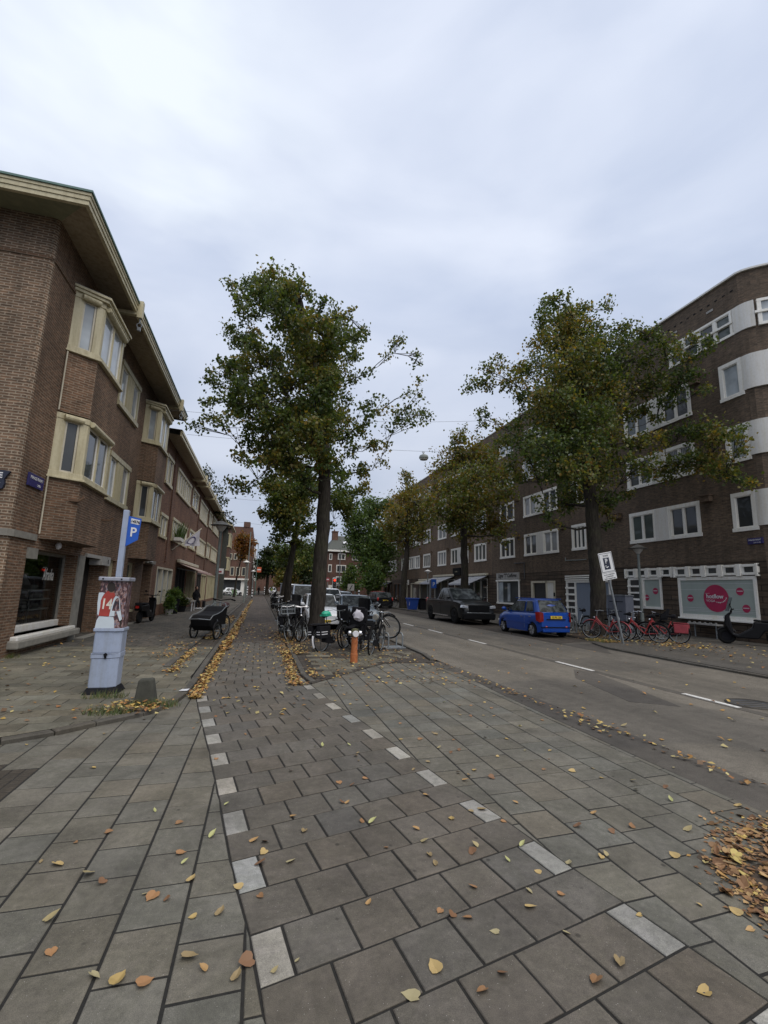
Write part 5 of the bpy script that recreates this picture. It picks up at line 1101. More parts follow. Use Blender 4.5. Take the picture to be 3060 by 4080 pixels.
TREE_E=[(13.1,29.6,12.7,0.8),(13.1,30.3,11.8,0.9),(14.1,30.5,11.4,1.2),(12.8,31.1,10.7,1.2),(14.8,30.3,12.2,1.0),(16.2,31.1,11.8,1.3),(13.2,27.3,9.2,1.4),(12.7,29.2,9.1,1.3),(16.5,31.1,10.2,1.5),(16.7,29.6,10.5,0.8),(11.9,31.0,9.0,1.0),(11.6,27.7,7.3,1.1),(12.8,27.2,7.5,1.4),(14.4,30.8,8.3,1.6),(15.6,29.6,8.1,1.4),(16.0,28.2,8.6,0.8),(10.7,28.6,6.9,0.7),(12.0,28.4,6.3,0.9),(15.2,31.0,6.8,1.3),(16.4,30.4,6.7,0.9),(16.0,28.5,5.7,0.7),(13.7,30.0,5.5,0.7),(10.3,28.4,7.7,0.5)]
TREE_F=[(13.6,43.6,13.1,0.8),(14.3,44.2,11.9,1.2),(12.9,42.9,10.6,1.3),(14.2,42.1,10.2,1.3),(11.6,41.1,8.9,1.1),(13.9,43.6,9.0,1.6),(15.2,42.9,8.9,1.3),(13.0,44.0,7.7,1.3),(14.1,42.5,7.3,1.3),(12.1,43.6,6.6,0.8),(15.1,42.5,7.2,0.9),(13.7,43.6,6.4,0.9),(11.6,43.5,8.0,0.8)]
TREE_G=[(13.8,61.5,13.3,1.4),(12.2,60.3,11.3,1.7),(15.2,62.7,12.2,1.8),(16.1,60.9,13.4,1.1),(11.9,62.1,9.1,1.4),(13.5,61.4,9.1,2.1),(15.3,59.9,9.0,1.9),(12.7,62.0,7.0,1.6),(14.3,59.8,6.6,2.1),(16.5,61.7,6.9,1.8),(11.3,60.8,10.6,1.0),(13.7,60.0,4.6,1.5),(16.2,61.6,4.8,1.6)]
TREE_H=[(9.8,51.8,3.3,0.8),(9.6,52.4,2.2,0.9),(10.4,51.7,2.2,0.9),(9.9,52.2,4.2,0.5)]
TREE_I=[(12.9,54.0,4.3,0.8),(12.7,53.9,3.1,1.0),(13.5,53.7,2.9,1.0),(12.2,54.3,2.3,0.9),(13.2,53.6,2.0,0.9)]
TREE_J=[(-6.5,48.1,12.8,0.8),(-5.5,47.9,12.3,0.8),(-4.9,48.1,10.9,0.8),(-4.1,47.5,10.0,0.7),(-5.7,48.6,10.9,0.7),(-3.9,48.6,9.0,0.8),(-3.1,48.3,8.2,0.5),(-6.8,47.4,12.1,0.6)]
TREE_K=[(-2.7,71.9,8.9,0.9),(-3.2,72.1,7.4,1.0),(-2.1,72.8,7.1,0.9),(-1.8,71.9,8.2,0.7),(-3.6,72.0,8.5,0.7),(-2.9,72.2,6.1,0.8)]
TREE_L=[(1.2,99.9,9.4,0.9),(0.8,100.4,8.1,1.4),(2.6,100.5,7.9,1.4),(-0.1,99.0,6.4,1.2),(1.9,98.7,6.2,1.6),(3.4,99.7,6.0,1.3),(0.9,99.4,5.2,1.4),(3.0,100.8,5.0,1.1)]
TREE_M=[(4.8,54.6,5.8,0.7),(4.5,55.3,4.6,0.9),(5.5,55.3,5.0,0.7),(4.4,55.6,3.5,0.9),(5.5,54.4,3.5,0.9),(5.1,54.5,2.6,0.7)]

tree('tall lime tree nearest the camera in the middle, beside the cycle path',(2.0,16.5,0),[(1.99,16.5,0),(1.98,16.5,2),(2.04,16.5,3.8),(2.0,16.5,5.6),(1.85,16.5,7.4),(1.5,16.5,9.5),(.9,16.5,11.6),(.4,16.5,13.2)],.275,TREE_A,'lime',1,leaf=.12,dens=.84,yellow=.42,thin=(3.7,.5),group='trees along the cycle path')
tree('second lime tree behind the tall one, dark trunk leaning slightly right',(1.4,25,0),[(1.4,25,0),(1.42,25,2),(1.58,25,4),(1.9,25,6.6),(2.1,25,7.6)],.19,TREE_B,'lime',2,leaf=.15,dens=1.2,yellow=.45,group='trees along the cycle path')
tree('third tree in the cycle path row, slim trunk leaning right',(1.75,36,0),[(1.5,36,0),(1.75,36,2),(2.1,36,4.2),(2.3,36,4.9)],.17,TREE_C,'lime',3,leaf=.19,dens=.8,group='trees along the cycle path')
tree('broad lime tree on the right, in front of the dark brick block with white windows',(13.8,16.9,0),[(13.8,16.9,0),(13.82,16.9,2),(13.76,16.9,4.2),(13.7,16.9,5.6),(13.5,16.9,8),(13.0,16.9,11),(12.7,16.9,13.4)],.33,TREE_D,'lime',4,leaf=.125,dens=.7,yellow=.5)
tree('olive and yellow tree behind the black pickup, between the awnings',(13.4,29.3,0),[(13.4,29.3,0),(13.4,29.3,2),(13.35,29.3,4.2),(13.3,29.3,7),(13.5,29.3,10)],.3,TREE_E,'autumn',5,leaf=.18,dens=.55)
tree('slim yellowing tree beside the blue wheelie bin',(13.1,42.8,0),[(13.2,42.8,0),(13.25,42.8,3),(13.5,42.8,5),(13.6,43,8),(13.7,43,11)],.3,TREE_F,'autumn',6,leaf=.22,dens=.5)
tree('large fresh green tree with hanging branches left of the far right block',(14.3,61.5,0),[(14.3,61.5,0),(14.3,61.5,4),(14,61.5,8),(14,61.5,12)],.35,TREE_G,'green',7,leaf=.3,dens=.75)
tree('small bright green young tree, left one before the gabled house',(9.9,52,0),[(9.9,52,0),(9.9,52,3.8)],.1,TREE_H,'green',8,leaf=.24,dens=.9)
tree('small bright green young tree with broad leaves, next to the far right block',(12.8,54,0),[(12.8,54,0),(12.8,54,4)],.1,TREE_I,'green',9,leaf=.26,dens=.9)
tree('thin grey green tree rising behind the left terrace roof',(-6,48,0),[(-6,48,0),(-6,48,6),(-5.6,48,11)],.25,TREE_J,'dark',10,leaf=.2,dens=.25)
tree('small orange and yellow tree before the tall far left block',(-3.2,72,0),[(-3.6,72,0),(-3.4,72,3),(-2.9,72,6.5)],.16,TREE_K,'orange',11,leaf=.28,dens=.8)
tree('dense round dark tree at the far end of the cycle path',(1.4,100,0),[(1.4,100,0),(1.4,100,5),(1.4,100,8)],.35,TREE_L,'dark',12,leaf=.42,dens=.95)
tree('dark green tree half hidden behind the second lime trunk',(5,55,0),[(5,55,0),(5,55,4.5)],.2,TREE_M,'dark',13,leaf=.28,dens=.8)
FB_=[(6.5,101,7,2),(8,104,9,2.4),(10,102,6,2.2),(5,110,7.5,2.4),(8.5,108,4.5,2),(12,105,8,2.4),(-.6,118,5,1.6),(3,120,7,2.4),(17,96,9,2.6),(18,99,6,2.6)]
tree('distant tree mass closing the street behind the crossing',(8,104,0),[(8,104,0),(8,104,8)],.35,FB_,'dark',14,leaf=.5,dens=.8)
tree('distant pale tree behind the traffic lights, right of the round dark tree',(4,90,0),[(4,90,0),(4,90,4)],.2,[(4,90,4,1.4),(3.3,90,2.8,1.2),(5,91,3.2,1.4),(6.2,90,4.6,1.5),(6,90,2.6,1.3)],'autumn',15,leaf=.34,dens=.8)

# ------------------------------------------------------------ fallen leaves
FP=[(.38,.25,.065),(.42,.31,.1),(.3,.17,.05),(.4,.33,.14),(.22,.1,.035),(.32,.16,.045),(.12,.07,.035),(.27,.15,.05)]
def leaf_shape(rd,L,curl):
    # lime leaf: heart outline with a bent midrib
    o=[(-.42,0),(-.5,.17),(-.4,.36),(-.12,.44),(.2,.33),(.42,.12),(.58,0),(.42,-.12),(.2,-.33),(-.12,-.44),(-.4,-.36),(-.5,-.17)]
    k=rd.uniform(.62,1.12); sk=rd.uniform(-.25,.25); return [((x+y*sk)*L*rd.uniform(.93,1.07),y*L*k*rd.uniform(.88,1.1),abs(y)*L*curl+(x*x)*L*curl*.9) for x,y in o]
def add_leaf(mb,x,y,z,L,rd,colr=None,simple=False):
    a=rd.uniform(0,6.28); ca,sa=math.cos(a),math.sin(a); cu=rd.uniform(.02,.5); tl=rd.gauss(0,.2); tl2=rd.gauss(0,.2)
    c=colr or rd.choice(FP); k=rd.uniform(.75,1.2); c=tuple(v*k for v in c)
    if simple: o=[(-.5*L,0,0),(0,.4*L,cu*.4*L),(.55*L,0,.1*L*cu),(0,-.4*L,cu*.4*L)]
    else: o=leaf_shape(rd,L,cu)
    zz=min(p[2]+p[0]*tl+p[1]*tl2 for p in o)
    vs=[(x+p[0]*ca-p[1]*sa,y+p[0]*sa+p[1]*ca,z+.003+p[2]+p[0]*tl+p[1]*tl2-zz) for p in o]
    if simple: mb.add(vs,[(0,1,2),(0,2,3)],c)
    else: mb.add(vs+[(x,y,z+.003-zz)],[(i,(i+1)%12,12) for i in range(12)],c)
rd=random.Random(77)
lf=MB()
def strip(x0,x1,y0,y1,z,n,sz=.058,core=.5):
    n=int(n*1.05)
    for _ in range(n):
        y=y0+(y1-y0)*rd.random()**1.25; u=rd.gauss(core,.2); 
        if not -.15<u<1.15: continue
        add_leaf(lf,x0+(x1-x0)*u,y,z+rd.random()*.04,sz*rd.uniform(.7,1.3),rd,simple=True)
strip(-.93,-.7,7.6,14,.0,1900,.05); strip(-.94,-.64,13,30,.0,2600,.09); strip(-.95,-.7,30,60,.0,700,.13)
strip(-1.66,-1.3,9.6,12.8,.025,420); strip(-2.3,-1.3,11.4,14.2,.05,160); strip(-1.62,-1.1,15.5,27,.025,700,.1)
strip(.55,.92,8.4,13,.0,650); strip(.35,1.6,12,18,.02,900); strip(.9,1.3,8.9,10,.02,60)
strip(1.2,4.3,14.6,18.5,.03,900); strip(2.6,3.9,13.1,14.2,.02,240); strip(4.1,4.4,5.0,12,.0,120); strip(4.3,4.6,3.2,6,.0,60)
strip(11.6,13.0,14.3,15.6,.06,330); strip(12.3,16,12.6,15,.06,260,.09); strip(11,17,8,13.5,.06,220,.09); strip(12.4,15,15.5,18.5,.08,300)
strip(-1.8,-.98,6.75,7.35,.05,120,.06); strip(-2.2,-1.3,6.7,7.3,.05,50,.06)
for _ in range(520): 
    x,y=rd.uniform(1.1,4.1),rd.uniform(6,13.0)
    if y>8.2+(x-1)*0 : add_leaf(lf,x,y,.02 if y>9.5 else .006,rd.uniform(.045,.08),rd,simple=True)
for _ in range(300): add_leaf(lf,rd.uniform(-5,-1.1),rd.uniform(6.5,17),.05,rd.uniform(.05,.08),rd,simple=True)
for _ in range(300): add_leaf(lf,rd.uniform(-.6,.8),rd.uniform(6.5,22),.006,rd.uniform(.05,.08),rd,simple=True)
for _ in range(130): add_leaf(lf,rd.uniform(4.5,10.5),rd.uniform(4,22),.0,rd.uniform(.05,.08),rd,simple=True)
tag(lf.build('leaf_litter','leaf_fallen'),'drifts of yellow and brown fallen leaves along kerbs, gutters and under the trees','leaves',kind='stuff')
# leaf-filled tree pit at the lower right
lf=MB()
for i in range(6500):
    a=rd.uniform(0,6.28); q=math.sqrt(rd.random())*.9; q+=abs(rd.gauss(0,.09))*(q>.72)+.05*math.sin(a*5)+.03*math.sin(a*11); x,y=3.68+q*math.cos(a),2.02+q*math.sin(a)
    g_=(2.4-y)*.5
    c=rd.choice(FP[:4] if rd.random()<.06+max(0,g_)*.22 else [(.14,.07,.03),(.22,.12,.05),(.28,.16,.07),(.17,.09,.04),(.33,.21,.09)])
    add_leaf(lf,x,y,.0+rd.random()*.05*max(0,1-q),rd.uniform(.018,.04) if i%6 else rd.uniform(.04,.07),rd,c,simple=i%6>0)
for k in range(10): 
    a=rd.uniform(2.2,3.6); add_leaf(lf,3.68+.85*math.cos(a),2.0+.85*math.sin(a),.005,.075,rd,(.4,.31,.1))
tag(lf.build('leaf_pile','leaf_fallen'),'heap of crumbled brown and yellow leaves filling the pit at the lower right edge','leaves',kind='stuff')
# single leaves near the camera, each its own thing
near=[(-1.03,3.41,0.077,0),(-0.83,3.26,0.075,1),(-0.88,2.91,0.064,1),(-0.73,3.17,0.049,5),(-0.86,3.75,0.053,2),(-1.33,4.99,0.05,4),(-0.46,2.45,0.078,4),(-0.35,2.41,0.067,9),(-0.56,2.49,0.06,3),(-0.44,2.99,0.072,9),(-0.26,3.11,0.065,0),(-0.36,3.4,0.059,9),(-0.43,3.79,0.053,2),(-0.19,3.57,0.06,6),(-0.32,3.28,0.041,6),(-0.19,2.51,0.078,8),(0.06,2.42,0.067,5),(0.02,2.36,0.059,8),(-0.12,2.43,0.044,7),(-0.08,2.79,0.062,8),(-0.21,2.78,0.039,4),(-0,2.98,0.056,0),(0.14,3.3,0.066,0),(0.12,3.18,0.065,5),(0.08,3.45,0.059,7),(0.15,3.42,0.051,5),(-0.13,4.02,0.036,6),(-0.63,4.01,0.036,6),(-1.14,3.46,0.032,8),(-0.04,5.77,0.042,2),(-1.54,6.02,0.044,8),(-1.02,3.65,0.032,2),(-0.48,3.02,0.032,3),(0.72,2.1,0.078,3),(0.87,2.22,0.078,0),(1.02,2.06,0.058,2),(1.08,2.51,0.046,5),(1.15,2.48,0.054,2),(1.29,2.71,0.048,2),(1.16,3.06,0.058,8),(1.16,2.97,0.049,8),(1.44,3.04,0.059,5),(1.68,3.56,0.045,8),(2.1,5.5,0.032,8),(1.87,5.28,0.063,2),(1.05,4.88,0.059,7),(1.04,5.22,0.041,6),(1.09,4.97,0.04,8),(0.39,4.6,0.038,5),(0.78,4.27,0.056,9),(0.88,4.2,0.046,5),(0.74,3.89,0.045,5),(0.78,3.88,0.045,7),(0.83,3.57,0.052,2),(0.9,3.54,0.061,6),(0.35,3.73,0.052,7),(0.41,3.51,0.06,8),(0.3,3.17,0.065,3),(1.18,3.39,0.052,7),(1.49,3.49,0.053,4),(1.43,3.89,0.055,7),(1.51,4.44,0.048,8),(1.71,4.6,0.049,8),(1.9,4.29,0.048,5),(1.97,4.22,0.048,7),(1.89,4.12,0.057,7),(2.15,4.13,0.058,5),(1.85,3.37,0.044,9),(1.78,3.57,0.072,8),(2.1,3.63,0.046,7),(0.68,2.7,0.039,7),(1.24,2.36,0.046,3),(1.15,2.12,0.044,5),(0.91,3.2,0.033,2),(1.03,2.56,0.039,9),(1.65,5.32,0.042,4),(1.66,6.61,0.046,7),(1.39,6.99,0.047,4),(1.61,6.86,0.046,4),(1.81,6.78,0.046,8),(2.11,5.43,0.064,8),(2.33,6.25,0.045,8),(2.76,6.19,0.046,8),(3.15,6.67,0.048,9),(2.99,6.72,0.047,9),(2.82,6.9,0.048,6),(2.87,5.14,0.053,4),(3.31,5.59,0.056,3),(3.21,6.07,0.046,7),(3.07,6.11,0.046,8),(2.88,6.11,0.046,5),(1.83,5.93,0.044,9),(1.98,4.98,0.041,1),(2.04,4.81,0.04,5),(2.48,4.63,0.041,0),(2.87,4.75,0.042,3),(4.08,7.79,0.052,1),(3.38,8.88,0.054,0),(2.75,8.53,0.052,9),(1.48,7.76,0.049,0),(1.2,7.22,0.047,4),(1.54,7.23,0.048,9),(0.28,2.39,0.032,3),(0.18,2.35,0.032,1),(1.71,2.06,0.078,8),(1.53,2,0.075,2),(1.95,1.85,0.061,4),(1.99,2.81,0.068,3),(1.59,2.61,0.048,3),(1.52,2.49,0.063,0),(1.81,3.05,0.051,6),(2.24,2.82,0.052,0),(2.73,2.74,0.071,0),(2.54,3.08,0.045,5),(2.35,3.2,0.063,5),(2.75,3.12,0.064,2),(1.59,2.28,0.039,3),(3.9,3.24,0.078,0),(3.12,2.99,0.065,1),(3.28,3.65,0.049,1),(3.41,3.82,0.06,1),(3.25,4.16,0.041,0),(3,4.14,0.07,0),(3.14,4.7,0.052,0),(3.59,3.65,0.05,5),(3.17,3.94,0.04,4),(2.97,4.46,0.032,2),(2.75,4.22,0.04,2),(2.91,2.57,0.062,2),(3,2.58,0.072,8),(2.59,2.22,0.067,0),(3.31,5.59,0.045,6),(3.77,5.79,0.046,9),(4.33,6.09,0.048,0),(4.09,4.04,0.042,3),(4.55,4.11,0.044,2),(4.4,4.28,0.044,0),(4.36,4.54,0.044,0),(4.56,3.61,0.042,5),(4.5,4.74,0.056,9),(4.71,5.38,0.078,1),(4.51,6.13,0.06,4),(4.47,5.75,0.047,5),(-0.29,5.03,0.044,9),(3.39,6.49,0.049,9),(0.73,6.29,0.036,5),(-2.05,7.06,0.05,2),(2.64,5.21,0.042,5),(3.75,3.03,0.036,9),(1.85,7.83,0.047,2),(-0.63,6.09,0.033,2),(1.74,2.76,0.043,0),(-0.76,7.97,0.041,4),(-0.79,2.67,0.05,9),(-0.61,6.32,0.041,8),(-1.26,6.55,0.04,2),(2.29,2.84,0.036,1),(2.45,2.31,0.033,0),(0.68,5.22,0.038,6),(3.42,3.43,0.054,6),(-2.07,4.67,0.045,6),(1.4,7.59,0.053,7),(1.02,4.32,0.053,9),(2.08,4.33,0.053,4),(2.05,2.31,0.033,4),(2.61,3.35,0.051,7),(1.75,2.55,0.042,9),(-2.17,5.76,0.031,4),(-1.73,7.62,0.049,3),(0.12,2.87,0.048,2),(0.25,6.57,0.033,1),(1.62,2.91,0.038,6),(2.09,7.77,0.031,7),(2.29,6.71,0.042,5),(-1.32,7.77,0.039,7),(0.76,5.25,0.054,6),(2.98,7.61,0.037,3),(1.5,3.11,0.044,1),(2.87,5.6,0.032,5),(1.18,3.22,0.05,1),(3.45,6.83,0.047,0),(-0.36,2.95,0.036,5),(1.05,4.75,0.033,8),(3.81,7.92,0.041,5),(2.24,5.2,0.036,2),(2.16,4.87,0.04,5),(1.36,6.74,0.034,7),(2.82,6.37,0.04,2)]
protos=[]
for k in range(10):
    b=MB(); rk=random.Random(100+k); b2=MB()
    c=[(.36,.26,.11),(.32,.26,.13),(.22,.12,.055),(.36,.31,.17),(.38,.27,.1),(.19,.1,.05),(.31,.31,.13),(.33,.2,.08),(.27,.2,.1),(.3,.16,.07)][k]
    add_leaf(b,0,0,0,1.0,rk,c); 
    o=b.build('fallen_leaf','leaf_fallen'); protos.append(o)
for i,(x,y,s,k) in enumerate(near):
    o=protos[k%10]
    if o.get('label'): o=o.copy(); col.objects.link(o)
    o.location=(x,y,.006); o.scale=(s,s,s); o.rotation_euler=(0,0,rd.uniform(0,6.28))
    tag(o,'single yellow brown lime leaf lying flat on the grey paving slabs','leaf','single leaves scattered on the paving')
# grass tufts round the bollard and parking meter
gr=MB(); rd=random.Random(31)
for _ in range(900):
    a=rd.uniform(0,6.28); q=rd.random()**.6
    x,y=rd.choice([(-1.42,7.1,.28),(-1.2,7.05,.16),(-2.0,7.65,.3),(-5.0,11.6,.3),(-1.7,6.75,.35)])[:2]; x+=q*math.cos(a)*.3; y+=q*math.sin(a)*.14
    h=rd.uniform(.03,.13); l_=rd.uniform(-.05,.05); l2=rd.uniform(-.05,.05); w_=.004
    gr.add([(x-w_,y,.04),(x+w_,y,.04),(x+l_,y+l2,.04+h)],[(0,1,2)],rd.choice([(.05,.08,.02),(.08,.1,.03),(.12,.1,.04)]))
for _ in range(500):
    x,y=rd.uniform(11.9,12.6),rd.uniform(14.4,15.4); h=rd.uniform(.03,.12); x2=x+rd.uniform(-.06,.06)
    gr.add([(x-.005,y,.05),(x+.005,y,.05),(x2,y,.05+h)],[(0,1,2)],rd.choice([(.09,.11,.03),(.14,.13,.04)]))
tag(gr.build('grass_tufts','leaf_fallen'),'tufts of grass and weeds between the kerb stones','grass',kind='stuff')

# ------------------------------------------------------------ cars (local: +x forward, y left, z up)
def lerp_prof(pr,x):
    for (a,b),(c,d) in zip(pr,pr[1:]):
        if a<=x<=c: return b+(d-b)*(x-a)/(c-a) if c>a else d
    return pr[0][1] if x<pr[0][0] else pr[-1][1]
def car(label,loc,yaw,L,W,paint,top,gh,belt,wb,wr,name='parked_car',cat='car',clear=.22,wx=None,wheels='rim_grey',group=None,plate=None,front=True,rear=True,bed=None,grille=True,roofz=None,glass='car_glass'):
    """top: profile of the lower body; gh=(x_rear_base,x_rear_top,x_front_top,x_front_base,z_roof,inset)"""
    t=thing(name,label,cat,loc,(0,0,yaw),group); h=L/2
    xf,xr=wx or (wb/2,-wb/2); Ra=wr+.05
    xs=sorted(set([round(-h+L*i/36,4) for i in range(37)]+[round(c+Ra*math.cos(math.pi*k/10),4) for c in (xf,xr) for k in range(11)]+[p[0] for p in top if -h<=p[0]<=h]))
    b=MB(); secs=[]
    for x in xs:
        e=abs(x)/h; w=W/2*(1-.10*e**5-.05*e**14); zt=lerp_prof(top,x)
        zb=clear+.1*max(0,e-.9)/.1
        zs=zb
        for c in (xf,xr):
            if abs(x-c)<Ra: zs=max(zs,wr+math.sqrt(max(0,Ra*Ra-(x-c)**2))*.98)
        zs=min(zs,zt-.12); zm=max(zs+.02,(zt+zs)/2)
        sec=[(0,zt+.025),(w*.72,zt+.015),(w*.9,zt-.015),(w*.965,zt-.07),(w*1.0,max(zs+.03,zt-.26)),(w*1.0,max(zs+.02,zs+(zt-zs)*.3)),(w*.97,zs),(w*.76,zs),(w*.74,zb),(0,zb)]
        secs.append([(x,y,z) for y,z in sec]+[(x,-y,z) for y,z in sec[::-1][1:-1]])
    n=len(secs[0]); vs=[p for s in secs for p in s]
    fs=[(i*n+j,(i+1)*n+j,(i+1)*n+(j+1)%n,i*n+(j+1)%n) for i in range(len(secs)-1) for j in range(n)]
    fs+=[tuple(range(n)),tuple(range((len(secs)-1)*n,len(secs)*n))[::-1]]
    b.add(vs,fs)
    # greenhouse
    g0,g1,g2,g3,zr,ins=gh; wbase=W/2*.93; wtop=W/2*ins
    st=[(g0,0),(g0+(g1-g0)*.5,.53),(g1-.02,.93),(g1+.12,.985)]+[(g1+(g2-g1)*k/6,1+.012*math.sin(math.pi*k/6)) for k in range(1,6)]+[(g2-.1,.985),(g2+.02,.93),(g2+(g3-g2)*.5,.5),(g3,0)]
    secs=[]
    for x,f in st:
        zb_=lerp_prof(top,x)-.01; z=zb_+(zr-zb_)*f; w=wbase+(wtop-wbase)*min(1,f)
        if f==0: sec=[(wbase,zb_),(wbase*.98,zb_+.002),(wbase*.9,zb_+.002),(wbase*.8,zb_+.003),(0,zb_+.004)]
        else: sec=[(wbase,zb_),(w*1.005,z-.09),(w*.955,z-.035),(w*.82,z-.004),(0,z+.014)]
        secs.append([(x,y,z) for y,z in sec]+[(x,-y,z) for y,z in sec[::-1][1:]])
    n=len(secs[0]); vs=[p for s in secs for p in s]; b.add(vs,[(i*n+j,i*n+j+1,(i+1)*n+j+1,(i+1)*n+j) for i in range(len(secs)-1) for j in range(n-1)])
    b.build('body',paint,t,smooth=True,local=True)
    # glass
    zb_f=lerp_prof(top,g3); zb_r=lerp_prof(top,g0)
    def P(x,f,s,k=1.0):
        zb_=lerp_prof(top,x); return (x,s*(wbase+(wtop-wbase)*f)*k,zb_+(zr-zb_)*f)
    def lift(q,d):
        a,b_,c=Vector(q[0]),Vector(q[1]),Vector(q[2]); nn=(b_-a).cross(c-a).normalized(); 
        ctr=sum((Vector(p) for p in q),Vector())/len(q)
        if nn.dot(ctr-Vector(((g0+g3)/2,0,zb_f)))<0: nn=-nn; q=q[::-1]
        return [tuple(Vector(p)+nn*d) for p in q]
    def scr(xb,xt,f0,f1,nm):
        xa,xc=xb+(xt-xb)*f0,xb+(xt-xb)*f1
        zb_=lerp_prof(top,xb); wz=lambda f:(wbase+(wtop-wbase)*f)
        q=[(xa,-wz(f0)*.9,zb_+(zr-zb_)*f0),(xa,wz(f0)*.9,zb_+(zr-zb_)*f0),(xc,wz(f1)*.88,zb_+(zr-zb_)*f1),(xc,-wz(f1)*.88,zb_+(zr-zb_)*f1)]
        m_=MB(); m_.poly(lift(q,.022)); return m_.build(nm,'car_screen',t,local=True)
    ws=scr(g3,g2,.04,.9,'windscreen'); scr(g0,g1,.1,.9,'rear_window')
    if True:
        wp=MB(); z0=zb_f+.06
        for s in (-.3,.15): wp.tube([(g3-.02,s*W,z0),(g3-(g3-g2)*.3,s*W+.25,z0+.2)],.008,4)
        wp.build('wiper','black',ws,local=True)
    for s in (-1,1):
        m_=MB(); mid=(g1+g2)/2-.05*(g2-g1); pil=.05
        def sideq(xb0,xb1,xt0,xt1):
            f1=.84; zz=lambda x:lerp_prof(top,x)
            w1=wbase+(wtop-wbase)*f1; q=[(xb0,s*wbase*.995,zz(xb0)+.03),(xb1,s*wbase*.995,zz(xb1)+.03),(xt1,s*w1,zz(xt1)+(zr-zz(xt1))*f1-.02),(xt0,s*w1,zz(xt0)+(zr-zz(xt0))*f1-.02)]
            nn=[(x,y+s*.022,z) for x,y,z in q]; m_.poly(nn if s<0 else nn[::-1])
        k0=g0+(g1-g0)*.55 if abs(g1-g0)>.25 else g0+.1
        sideq(mid+pil,g3-.1,mid+pil,g2-.0); sideq(k0+.12,mid-pil,g1+.16,mid-pil)
        m_.build('side_window','car_side_glass',t,local=True)
        dm=MB(); 
        for x in (mid,): dm.box(x-.006,x+.006,s*W/2*1.0-.004,s*W/2*1.0+.003,clear+.12,lerp_prof(top,x)-.14)
        for x in (mid+.14,(k0+.3)): dm.box(x,x+.14,s*W/2*.99,s*W/2*.99+s*.02 if s>0 else s*W/2*.99,lerp_prof(top,x)-.2,lerp_prof(top,x)-.17) if s>0 else dm.box(x,x+.14,s*W/2*.99-.02,s*W/2*.99,lerp_prof(top,x)-.2,lerp_prof(top,x)-.17)
        dm.build('door_handle','black' if paint!='car_blue' else 'galv',t,local=True)
        mm=MB(); mm.ell((g3-.12,s*(W/2+.1),zb_f+.12),(.06,.11,.075),10,6); mm.tube([(g3-.1,s*W/2*.93,zb_f+.05),(g3-.12,s*(W/2+.06),zb_f+.1)],.02); mm.build('mirror',paint,t,smooth=True,local=True)
        for x in (xf,xr):
            wl=MB(); wl.lathe([(wr*.66,-.1),(wr*.9,-.1),(wr,-.07),(wr,.07),(wr*.9,.1),(wr*.66,.1),(wr*.64,.0)],(x,s*(W/2-.115),wr),24,'y'); w_=wl.build('wheel','rubber',t,smooth=True,local=True)
            rm=MB(); o=s*.1; rm.lathe([(0,o*.75),(wr*.14,o*.8),(wr*.14,o*.6),(wr*.6,o*.55),(wr*.67,o*.98),(wr*.62,o*.9)] if s>0 else [(wr*.62,o*.9),(wr*.67,o*.98),(wr*.6,o*.55),(wr*.14,o*.6),(wr*.14,o*.8),(0,o*.75)],(x,s*(W/2-.115),wr),24,'y')
            for k in range(6):
                a=k*math.pi/3; rm.cyl((x+.04*math.cos(a),s*(W/2-.04),wr+.04*math.sin(a)),(x+wr*.62*math.cos(a),s*(W/2-.03),wr+wr*.62*math.sin(a)),.035,.045,6)
            rm.build('rim',wheels,w_,local=True)
    yy=W/2*.86
    ztf=lerp_prof(top,h-.02); ztr=lerp_prof(top,-h+.02)
    if front:
        for s in (-1,1):
            m_=MB(); m_.ell((h-.1,s*yy*.82,ztf-.1),(.14,.17,.09),12,8); m_.build('headlight','head_lens',t,smooth=True,local=True)
        if grille:
            m_=MB(); m_.box(h-.05,h+.012,-yy*.55,yy*.55,ztf-.2,ztf-.07); m_.box(h-.05,h+.013,-yy*.6,yy*.6,clear+.1,clear+.24); m_.build('grille','black',t,local=True,bevel=.01)
    if rear:
        for s in (-1,1):
            m_=MB(); m_.ell((-h+.08,s*yy*.93,ztr-.12),(.11,.09,.19),10,8); m_.build('tail_light','tail_red',t,smooth=True,local=True)
    bm_=MB(); 
    bm_.box(h-.1,h+.035,-yy*.94,yy*.94,clear+.02,clear+.2); bm_.build('front_bumper',paint if paint!='car_grey' else 'black',t,bevel=.03,local=True)
    bm_=MB(); bm_.box(-h-.035,-h+.1,-yy*.94,yy*.94,clear+.02,clear+.22); bm_.build('rear_bumper',paint,t,bevel=.03,local=True)
    if plate:
        for x,z in (((h+.04),clear+.14),(-(h+.04),plate[1])):
            m_=MB(); m_.box(min(x,x+.006*(1 if x>0 else -1)),max(x,x+.006*(1 if x>0 else -1)),-.26,.26,z-.055,z+.055); pl=m_.build('number_plate','plate_yellow',t,local=True)
            xx=x+.009*(1 if x>0 else -1)
            text('lettering',plate[0],'black',pl,(xx,0,z-.04),(0,1 if x>0 else -1,0),(0,0,1),.11,.85,local=True)
    return t
